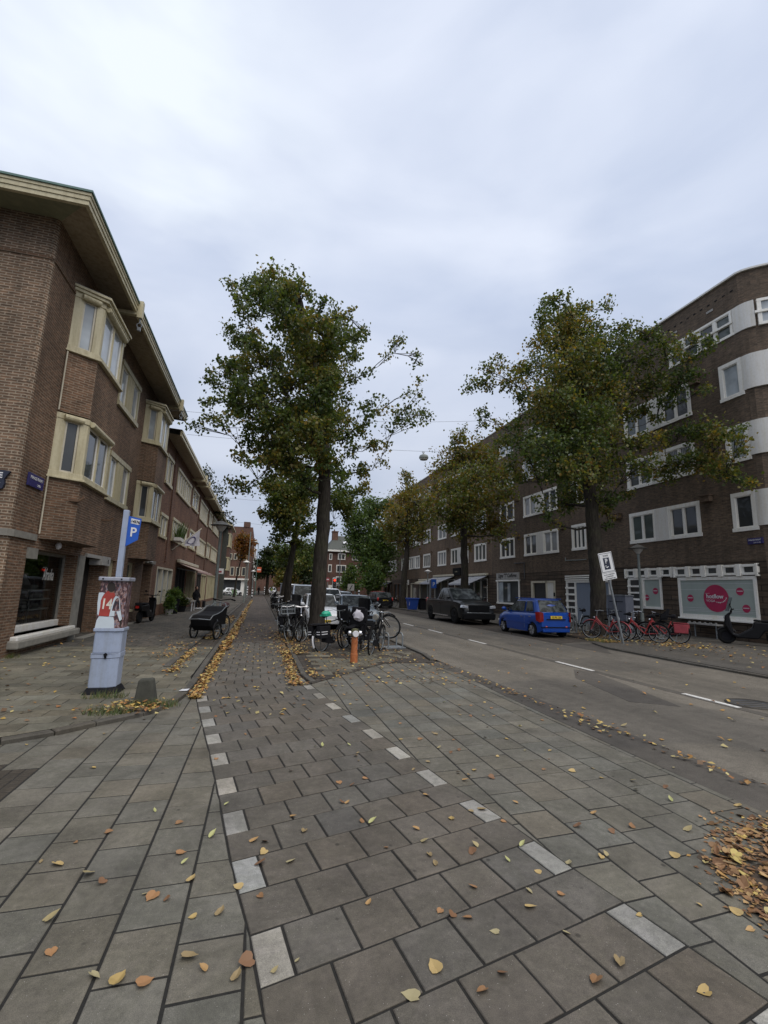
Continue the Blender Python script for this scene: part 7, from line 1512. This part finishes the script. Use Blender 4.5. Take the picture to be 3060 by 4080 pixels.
def wrap(name,pts,mat,d,parent=pmr):
    b=MB(); q=[]
    # subdivide so the print bends round the chamfered edge
    def ysurf(X): return 7.87 if X<-2.048 else 7.87+min(1,(X+2.048)/.09)*.063
    for (a,b_),(c,e) in zip(pts,pts[1:]+pts[:1]):
        for k in range(4): q.append(PX(a+(c-a)*k/4,b_+(e-b_)*k/4))
    cx_=sum(p[0] for p in q)/len(q); cz_=sum(p[1] for p in q)/len(q)
    vs=[(x,ysurf(x)-d,z) for x,z in q]
    import mathutils.geometry as mg
    tr=mg.tessellate_polygon([[Vector((p[0],p[1],0)) for p in q]])
    fl=[]
    for t_ in tr:
        a,b2,c=[Vector((q[i][0],q[i][1],0)) for i in t_]
        fl.append(tuple(t_) if (b2-a).cross(c-a).z>0 else tuple(t_)[::-1])
    b.add(vs,fl); return b.build(name,mat,parent)
wrap('printed_player',[(610,640),(900,640),(960,800),(905,900),(820,1150),(740,1580),(290,1565),(330,1250),(350,950),(470,770)],'poster_red',.004)
wrap('printed_shirt_sleeve',[(250,700),(400,690),(510,712),(420,830),(350,1000),(340,1250),(290,1560),(235,1500),(215,1100)],'poster_white',.0045)
wrap('printed_shirt_sleeve',[(985,810),(1110,835),(1170,1000),(1190,1270),(1270,1690),(1185,1760),(1110,1560),(1060,1400),(985,1400),(975,1570),(740,1590),(830,1150),(905,920)],'poster_white',.0045)
wrap('printed_shorts',[(320,1585),(740,1600),(930,1605),(985,1750),(990,2020),(165,2020),(225,1720)],'poster_white',.005)
wrap('printed_neck',[(740,610),(900,600),(920,700),(860,690),(700,690)],'poster_skin',.0055)
wrap('printed_hair',[(780+185*math.cos(k*.3927),480-190*math.sin(k*.3927)) for k in range(16)],'hair',.006)
wrap('printed_hand',[(1180,1760),(1270,1700),(1265,1900),(1230,2010),(1200,1960),(1215,1850)],'hair',.005)
def ptext(s,x,y,sz):
    X,Z=PX(x,y); text('printed_number',s,'number_white',pmr,(X,7.8635,Z),(1,0,-.03),(.03,0,1),sz,.72,bold=.005)
ptext('14',590,1300,.21)
# stone bollard
bo=thing('stone_bollard','squat tapering dark stone bollard among weeds, right of the parking meter','bollard',(-1.4,7.24,0))
b=MB(); b.add([(-1.53,7.11,.0),(-1.25,7.11,.0),(-1.25,7.37,0),(-1.53,7.37,0),(-1.5,7.16,.36),(-1.32,7.16,.375),(-1.32,7.32,.37),(-1.5,7.32,.36)],[(0,1,5,4),(1,2,6,5),(2,3,7,6),(3,0,4,7),(4,5,6,7)]); M('bollard_stone',(.045,.045,.035),.95,var=.3,scale=8,bmp=.6); b.build('stone','bollard_stone',bo,bevel=.025)
pc=thing('paper_scrap','small piece of white litter on the left footway beside the kerb','litter',(-1.02,7.95,.06)); b=MB(); b.add([(-1.08,7.9,.062),(-.96,7.88,.066),(-.93,7.98,.075),(-1.05,8.02,.063)],[(0,1,2,3)]); b.build('paper','white_plastic',pc)
# hydrant
hy=thing('fire_hydrant','orange standing hydrant post with silver caps in front of the parked bicycles','hydrant',(2.185,10.77,.015))
b=MB(); b.lathe([(.085,0),(.085,.19),(.075,.2),(.07,.42),(.078,.425),(.078,.435),(.07,.44),(.07,.46),(.078,.465),(.078,.475),(.07,.48),(.07,.5),(.078,.505),(.07,.52),(.068,.58),(0,.58)],(2.185,10.77,.015),20); b.build('column','hydrant_orange',hy,smooth=True)
b=MB(); b.lathe([(.075,.57),(.088,.6),(.088,.7),(.07,.745),(.0,.76)],(2.185,10.77,.015),18); b.build('cap','brass' if 0 else 'moss',hy,smooth=True)
for s in (-1,1):
    b=MB(); b.lathe([(0,s*.15),(.05,s*.15),(.055,s*.13),(.055,s*.1),(.03,s*.06)] if s<0 else [(.03,s*.06),(.055,s*.1),(.055,s*.13),(.05,s*.15),(0,s*.15)],(2.185,10.77,.665),14,'x'); b.build('side_outlet','chrome',hy)
b=MB(); b.lathe([(0,-.13),(.065,-.13),(.072,-.12),(.072,-.05)],(2.185,10.77,.655),12,'y'); b.build('front_outlet','white_plastic',hy)
# leaning zone sign
zs=thing('parking_zone_sign','leaning white ZONE parking sign with plate below, in front of the right hand trunk','road sign',(12.57,14.2,.05),(0,D(-11.5),0))
b=MB(); b.cyl((0,0,0),(0,0,3.2),.04,n=12); b.build('post','galv',zs,smooth=True,local=True)
b=MB(); b.box(-.29,.29,-.06,-.045,2.52,3.25); pa=b.build('sign_panel','sign_white',zs,bevel=.006,local=True)
b=MB(); 
for q in ((-.26,.26,3.205,3.22),(-.26,.26,2.555,2.57)): b.box(q[0],q[1],-.0635,-.0605,q[2],q[3])
for q in ((-.27,-.255),(.255,.27)): b.box(q[0],q[1],-.0635,-.0605,2.555,3.22)
b.box(-.13,.13,-.0635,-.0605,2.64,3.06); b.build('print','sign_dark',pa,local=True)
text('lettering','ZONE','black',pa,(0,-.063,3.1),(1,0,0),(0,0,1),.085,1,local=True); text('lettering','P','sign_white',pa,(-.01,-.066,2.86),(1,0,0),(0,0,1),.24,.9,local=True,bold=.004)
b=MB(); b.tube([(-.06,-.066,2.8),(-.08,-.067,2.74),(-.04,-.066,2.7),(.03,-.066,2.74)],.016,5); b.build('hand_symbol','sign_white',pa,local=True)
b=MB(); b.box(-.3,.3,-.06,-.045,2.27,2.51); pb=b.build('lower_plate','sign_white',zs,bevel=.005,local=True)
for k,s in enumerate(('ma t/m za 9.00-24.00 h','zo 12.00-24.00 h','Geldt in de gehele zone')): text('lettering',s,'black',pb,(0,-.063,2.44-.07*k),(1,0,0),(0,0,1),.055,.9,local=True)
# cabinets, bins, small signs
ec=thing('utility_cabinet','grey blue street utility cabinet behind the leaning sign post','utility cabinet',(16.15,18.3,.06)); b=MB(); b.box(15.95,16.4,17.75,18.9,.06,1.72); b.build('cabinet','cab_grey',ec,bevel=.02); b=MB(); b.box(15.93,16.42,17.72,18.93,1.722,1.78); b.build('lid','metal_grey',ec,bevel=.01); b=MB(); b.box(15.94,15.949,18.31,18.33,.2,1.6); b.box(15.94,15.949,17.9,18.75,1.45,1.48); b.box(15.92,15.949,18.25,18.29,.9,1.05); b.build('door_seam','black',ec)
wb_=thing('wheelie_bin','blue wheelie bin on the pavement edge behind the black pickup','wheelie bin',(13.0,39.2,.06)); b=MB(); b.add([(12.62,38.9,.1),(13.3,38.9,.1),(13.3,39.5,.1),(12.62,39.5,.1),(12.5,38.8,1.0),(13.42,38.8,1.0),(13.42,39.6,1.0),(12.5,39.6,1.0)],[(0,1,5,4),(1,2,6,5),(2,3,7,6),(3,0,4,7),(0,3,2,1)]); b.build('body','blue_bin',wb_,bevel=.02); b=MB(); b.box(12.45,13.47,38.74,39.66,1.0,1.08); b.build('lid','blue_bin',wb_,bevel=.02)
for x in (12.7,13.2): b=MB(); b.lathe([(0,-.03),(.09,-.03),(.09,.03),(0,.03)],(x,39.5,.15),14,'x'); b.build('wheel','rubber',wb_)
b=MB(); b.box(12.56,12.58,38.79,38.93,.45,.75); b.build('sticker','white_plastic',wb_)
wb2=thing('wheelie_bin','dark grey wheelie bin standing right beside the blue one','wheelie bin',(14.0,39.3,.06)); b=MB(); b.box(13.6,14.3,38.9,39.6,.1,1.0); b.build('body','black_soft',wb2,bevel=.03); b=MB(); b.box(13.55,14.35,38.85,39.65,1.0,1.08); b.build('lid','black',wb2,bevel=.02)
ps=thing('parking_sign','blue P sign on a grey post in front of the white awnings','road sign',(13.0,34.9,.06)); b=MB(); b.box(12.94,13.06,34.85,34.97,.06,2.6); b.build('post','metal_grey',ps); b=MB(); b.box(13.06,13.5,34.88,34.94,1.95,2.65); b.build('sign_panel','sign_blue',ps); text('lettering','P','sign_white',ps,(13.28,34.87,2.1),(1,0,0),(0,0,1),.45,.9,bold=.005)
# traffic lights
def tlight(label,x,y,z0,h):
    t=thing('traffic_light',label,'traffic light',(x,y,0),group='red traffic lights'); b=MB(); b.cyl((x,y+.1,0),(x,y+.1,h+.1),.06); b.build('post','lamp_pole',t); b=MB(); b.box(x-.2,x+.2,y-.06,y+.04,z0-.12,z0+.98); b.build('backboard','sign_white',t,bevel=.05); b=MB(); b.box(x-.15,x+.15,y-.2,y-.061,z0-.05,z0+.92); b.build('housing','black',t,bevel=.05)
    b=MB(); b.lathe([(0,-.03),(.09,-.02),(.1,0)],(x,y-.2,z0+.75),16,'y'); b.build('red_lens','signal_red',t)
    b=MB(); 
    for k in range(2): b.lathe([(0,-.02),(.09,-.01),(.1,0)],(x,y-.2,z0+.44-.3*k),16,'y')
    b.build('dark_lens','dark_lead',t); return t
tlight('red traffic light with white backboard right of the big trunk',7.0,45.5,1.75,2.7)
tlight('smaller red traffic light beside the diagonal bar sign',11.6,58,1.75,2.7)
s=thing('no_entry_plate','round red edged sign behind the big trunk, left of the traffic light','road sign',(6.35,45.6,0)); b=MB(); b.cyl((6.35,45.6,0),(6.35,45.6,2.7),.04); b.build('post','lamp_pole',s); b=MB(); b.lathe([(0,-.02),(.2,-.02),(.2,.0),(0,0)],(6.35,45.55,2.55),20,'y'); b.build('sign_disc','red_dull',s); b=MB(); b.box(6.24,6.46,45.52,45.528,2.5,2.6); b.build('bar','sign_white',s)
s=thing('direction_plate','pale square traffic plate with a dark diagonal bar','road sign',(8.75,46,0)); b=MB(); b.cyl((8.75,46.05,0),(8.75,46.05,2.2),.04); b.build('post','lamp_pole',s); b=MB(); b.box(8.42,9.08,45.97,46.0,1.55,2.2); b.build('sign_panel','concrete_pale',s); b=MB(); b.extr([(8.6,1.65),(8.68,1.65),(8.92,2.1),(8.84,2.1)],'y',45.955,45.968); b.build('diagonal','black',s)
for i,(x,y,h) in enumerate(((-1.05,72,1.5),(-2.0,82,1.9),(.9,96,1.7),(2.0,74,1.8),(9.9,47.5,1.6),(5.0,62,1.6),(-.2,104,1.7))):
    s=thing('striped_post',['black and white striped post at the left edge of the far cycle path','tall striped post left of the third lamp','striped post in front of the round dark tree','striped post right of the path below the third trunk','striped post in front of the young trees','striped post between the silver van and the trees','thin striped post at the far crossing'][i],'bollard',(x,y,0),group='black and white striped posts at the far crossing'); b=MB(); b.lathe([(.1,0),(.1,h-.1),(.07,h-.03),(0,h)],(x,y,0),12); b.build('post','stripes',s,smooth=True)
s=thing('tall_mast','tall grey tram wire mast beyond the second lamp on the left','mast',(-1.9,70,0)); b=MB(); b.cyl((-1.9,70,0),(-1.85,70,9.5),.11,.07,12); b.build('pole','lamp_pole',s)
s=thing('tall_mast','slim greenish mast at the far end of the street, left of the round dark tree','mast',(-.9,96,0)); b=MB(); b.cyl((-.9,96,0),(-.9,96,10.3),.1,.05,10); b.build('pole','gutter_green',s)
s=thing('tall_mast','thin grey lamp mast rising in front of the gabled house','mast',(9.5,58,0)); b=MB(); b.cyl((9.5,58,0),(9.5,58,6.5),.06,.04,10); b.build('pole','galv',s)
s=thing('hanging_shop_sign','orange red square sign hanging over the far left pavement','shop sign',(-.4,86,0)); b=MB(); b.box(-.75,.0,85.9,86.0,4.2,5.1); b.build('sign_panel','orange_sign',s); b=MB(); b.tube([(-1.9,86,4.9),(-.75,86,4.9)],.03); b.build('bracket','black',s); b=MB(); b.box(-.65,-.1,85.88,85.899,4.55,4.75); b.build('print','sign_white',s)
s=thing('wall_light_box','white square light box sign on the terrace wall beyond the awning','shop sign',(-4.6,55,3.3)); b=MB(); b.box(-4.95,-4.1,55.5,55.62,2.95,3.55); b.build('box','sign_white',s,bevel=.02); b=MB(); b.box(-4.8,-4.3,55.48,55.499,3.1,3.3); b.build('print','red_dull',s)
# hanging lamp on its cable
s=thing('overhead_street_lamp','grey lamp hanging from a cable over the carriageway','street lamp',(8.8,25,9.5)); b=MB(); b.lathe([(0,.22),(.1,.2),(.24,.12),(.28,.02),(.27,-.05),(0,-.05)],(8.8,25,9.45),18); b.build('shade','lamp_hang',s,smooth=True); b=MB(); b.lathe([(.24,-.05),(.22,-.13),(0,-.17)],(8.8,25,9.45),18); b.build('lens','lamp_glass',s,smooth=True); b=MB(); b.tube([(8.8,25,9.65),(8.7,25,9.78),(8.75,25,9.84)],.02); b.build('hook','galv',s)
def cable(label,pts,r=.012):
    r*=.6
    s=thing('overhead_cable',label,'cable',pts[0]); b=MB(); b.tube(pts,r,5); b.build('cable','dark_lead',s); return s
def sag(a,b,d=.3,n=12): a=Vector(a); b=Vector(b); return [a.lerp(b,i/n)-Vector((0,0,4*d*(i/n)*(1-i/n))) for i in range(n+1)]
cable('thin cable across the street carrying the hanging lamp',sag((-4.15,24.5,9.2),(8.8,25,9.83),.1)+sag((8.8,25,9.83),(19,25.5,11.2),.1)[1:],.012)
cable('thin cable crossing high from the left eaves into the tall tree',sag((-4.1,19.5,8.6),(19,21,12.2),.6),.01)
cable('thin cable crossing low behind the tall tree, left part',sag((-4.3,40,8.9),(19,41,11),.7),.014)
cable('thin cable crossing over the far path',sag((-4.3,52,8.6),(19,54,10),.8),.016)
# flag
s=thing('flag','white flag with a round purple emblem on a slanted pole over the left shop','flag',(-4.95,29,3.9))
p0=Vector((-4.95,28.3,3.55)); p1=Vector((-3.75,30.2,5.05)); b=MB(); b.tube([p0,p1],.022,8); b.ell(tuple(p1),(.045,.045,.045)); b.build('pole','cream_light',s)
fl=MB(); nu,nv=12,8; dirp=(p1-p0); base0=p0+dirp*.42; base1=p0+dirp*.97
def FP_(u,v): 
    q=base0.lerp(base1,u); dr=(1-u)*.35+u*1.25; 
    return q+Vector((.05*math.sin(u*9+v*5)*v,.07*math.sin(u*7+v*3)*v+.25*v*(1-u)*0+.15*v,-dr*v*.8))
vs=[FP_(i/nu,j/nv) for i in range(nu+1) for j in range(nv+1)]; fl.add(vs,[(i*(nv+1)+j,(i+1)*(nv+1)+j,(i+1)*(nv+1)+j+1,i*(nv+1)+j+1) for i in range(nu) for j in range(nv)]); fo=fl.build('cloth','cloth_white',s,smooth=True)
em=MB()
for k in range(20):
    a0,a1=k*math.pi/10,(k+1)*math.pi/10
    for R0,R1 in ((.22,.28),):
        q=[FP_(.42+R*math.cos(a),.5+R*1.25*math.sin(a))+Vector((.012,-.012,0)) for R,a in ((R0,a0),(R1,a0),(R1,a1),(R0,a1))]; em.poly(q)
em.build('emblem','sign_navy',fo)
# left awning, plants, table, person
awning('shop_awning','pinkish cream awning over the left terrace cafe',-4.95,-3.7,30.2,39.0,2.95,2.5,'awning_pink','cream_light',.12)
def planter(label,x,y,r_,h,fh,pal,name='plant_pot',seed=1,pot='black_soft'):
    t=thing(name,label,'potted plant',(x,y,.05)); b=MB(); b.lathe([(r_*.75,0),(r_,h),(r_*.92,h),(r_*.9,h-.05),(0,h-.06)],(x,y,.05),16); b.build('pot',pot,t,smooth=True)
    rg=np.random.default_rng(seed); n=700; pos=np.array([x,y,.05+h+fh*.45])+rg.normal(size=(n,3))*np.array([r_*.55,r_*.55,fh*.3]); pa=np.array(PAL[pal]); cc=pa[rg.integers(0,3,n)]*rg.uniform(.7,1.3,n)[:,None]; leaf_mesh('foliage',pos,0,.12,cc,seed,t); return t
planter('leafy green plant in a tall dark pot at the left shop window',-4.6,28.3,.35,.8,.5,'green',seed=3); planter('lower dark pot with grasses between the tall pot and the cafe table',-4.5,30.2,.35,.35,.45,'dark',seed=4)
planter('small plant in a pale pot before the bay shop window',-4.55,27.0,.22,.3,.6,'green',seed=5,pot='concrete_pale')
pl_=thing('balcony_plant','spiky plant on the sill of the left terrace window','potted plant',(-4.7,28.6,4.1)); b=MB(); b.box(-4.85,-4.5,27.9,29.2,4.06,4.25); b.build('box','panel_white',pl_); b=MB(); rq=random.Random(8)
for _ in range(120):
    x,y=-4.68+rq.uniform(-.15,.15),rq.uniform(27.9,29.2); dx,dy=rq.uniform(-.25,.3),rq.uniform(-.4,.4); h=rq.uniform(.5,1.15)
    b.add([(x-.025,y,4.2),(x+.025,y,4.2),(x+dx*.5,y+dy*.5,4.2+h*.6),(x+dx,y+dy,4.2+h)],[(0,1,2),(1,3,2)],rq.choice(PAL['green'][:2]+[(.25,.27,.22)]))
b.build('leaves','leaf',pl_)
t=thing('cafe_table','white legged table with stacked newspapers under the left awning','table',(-4.3,31.6,.05)); b=MB(); b.box(-4.75,-3.9,31.0,32.3,.62,.66); b.build('table_top','concrete_pale',t)
for x in (-4.68,-3.97):
    for y in (31.1,32.2): b=MB(); b.box(x-.03,x+.03,y-.03,y+.03,.05,.62); b.build('leg','white_plastic',t)
pp=thing('newspaper_pile','loose pile of newspapers on the white legged table','newspapers',(-4.3,31.6,.66)); b=MB(); rq=random.Random(9)
for k in range(6): x,y=-4.3+rq.uniform(-.15,.15),31.6+rq.uniform(-.3,.3); b.prism([(x-.2,y-.25),(x+.2,y-.22),(x+.18,y+.24),(x-.22,y+.2)],.662+.03*k,.688+.03*k)
b.build('papers','concrete_pale',pp)
for i,(x,y) in enumerate(((-4.3,36.4),(-4.2,37.6))):
    c=thing('cafe_crate',['wooden bench box beside the seated person','dark cafe chair at the end of the awning'][i],'seat',(x,y,.05)); b=MB(); b.box(x-.3,x+.3,y-.35,y+.35,.05,.5 if i==0 else .48); b.build('seat','wood' if i==0 else 'black_soft',c,bevel=.02)
    if i: b=MB(); b.box(x-.3,x-.24,y-.35,y+.35,.48,.95); b.build('backrest','black_soft',c)
def skinned(name,nodes,edges,rad,mat,parent,sub=2):
    me=bpy.data.meshes.new(name); off=OFF[parent.name]; me.from_pydata([tuple(Vector(p)-off) for p in nodes],edges,[]); o=bpy.data.objects.new(name,me); col.objects.link(o); o.parent=parent; OFF[o.name]=Vector(off)
    md=o.modifiers.new('skin','SKIN'); 
    if not me.skin_vertices: me.attributes
    sv=me.skin_vertices[0].data if me.skin_vertices else None
    for i,r in enumerate(rad): sv[i].radius=(r,r)
    sv[0].use_root=True; md.use_smooth_shade=True; s=o.modifiers.new('sub','SUBSURF'); s.levels=sub; s.render_levels=sub; me.materials.append(MAT[mat]); return o
def person(label,x,y,z,yaw,cloth='black_soft',legs='black_soft',sit=False,hair='hair',vest=None):
    t=thing('person',label,'person',(x,y,z)); c,s_=math.cos(yaw),math.sin(yaw)
    W=lambda p:(x+p[0]*c-p[1]*s_,y+p[0]*s_+p[1]*c,z+p[2])
    if sit: nodes=[(0,0,.52),(0,0,.8),(0,0,1.08),(.02,0,1.22),(.04,0,1.36),(.05,.18,1.04),(.12,.24,.8),(.34,.16,.72),(.05,-.18,1.04),(.12,-.24,.8),(.34,-.16,.72),(.4,.1,.5),(.44,.1,.1),(.56,.1,.05),(.4,-.1,.5),(.44,-.12,.1),(.56,-.12,.05)]
    else: nodes=[(0,0,.92),(0,0,1.15),(0,0,1.4),(0,0,1.52),(.02,0,1.65),(0,.2,1.38),(.02,.25,1.12),(.1,.24,.88),(0,-.2,1.38),(-.02,-.25,1.12),(.08,-.24,.88),(.06,.1,.5),(.1,.1,.08),(.2,.1,.04),(-.05,-.1,.5),(-.12,-.1,.1),(-.02,-.1,.04)]
    edges=[(0,1),(1,2),(2,3),(3,4),(2,5),(5,6),(6,7),(2,8),(8,9),(9,10),(0,11),(11,12),(12,13),(0,14),(14,15),(15,16)]
    rad=[.15,.14,.15,.06,.095,.075,.05,.035,.075,.05,.035,.085,.05,.04,.085,.05,.04]
    skinned('body',[W(p) for p in nodes],edges,rad,legs,t)
    hz=nodes[4][2]; hx=nodes[4][0]
    b=MB(); b.ell(W((hx+.02,0,hz+.02)),(.085,.08,.115),12,8); b.build('face','skin',t,smooth=True); b=MB(); b.ell(W((hx-.025,0,hz+.05)),(.1,.098,.11),12,8); b.build('hair',hair,t,smooth=True)
    tz=.62 if sit else .95; b=MB(); b.lathe([(.17,tz),(.185,tz+.15),(.2,tz+.36),(.13,tz+.47),(.06,tz+.5)],(x,y,z),14); b.build('jacket',vest or cloth,t,smooth=True)
    b=MB()
    for q in ((nodes[13],nodes[12]),(nodes[16],nodes[15])):
        a=W((q[0][0]+.02,q[0][1],.045)); b.ell(a,(.13 if abs(c)>.5 else .06,.06 if abs(c)>.5 else .13,.05),10,6)
    b.build('shoe','white_plastic',t,smooth=True); return t
person('person in dark clothes and white shoes seated under the left awning',-4.2,34.4,.05,D(-60),sit=True)
st_=thing('cafe_stool','low dark stool under the seated person','seat',(-4.25,34.45,.05)); b=MB(); b.box(-4.45,-4.05,34.25,34.65,.42,.47); b.build('seat','wood',st_); 
for dx in (-.17,.17):
    for dy in (-.17,.17): b=MB(); b.box(-4.25+dx-.02,-4.25+dx+.02,34.45+dy-.02,34.45+dy+.02,.05,.42); b.build('leg','black',st_)
person('distant person in a yellow hi-vis vest and white top at the far crossing',2.2,92,0,D(90),vest='hivis',legs='sign_navy')
person('distant person in dark coat walking near the far crossing beside the cyclists',-.2,98,0,D(90))
person('person in a dark coat on the far right footway near the traffic light',7.7,52,0,D(80))
for i,(x,y) in enumerate(((-5.6,83.2),(-4.2,83.4))):
    s=thing('green_planter',['pale green square planter before the far left shop, left one','pale green square planter before the far left shop, right one'][i],'planter',(x,y,0)); b=MB(); b.box(x-.45,x+.45,y-.3,y+.3,0,1.0); M('pale_green',(.16,.25,.12),.7); b.build('box','pale_green',s,bevel=.03)
t=thing('grey_kiosk','grey upright cabinet right of the path at the far crossing','utility cabinet',(4.0,88,0)); b=MB(); b.box(3.6,4.4,87.6,88.4,0,2.3); b.build('cabinet','cab_grey',t,bevel=.03); b=MB(); b.box(3.5,4.5,87.5,88.5,2.3,2.45); b.build('roof','metal_grey',t)
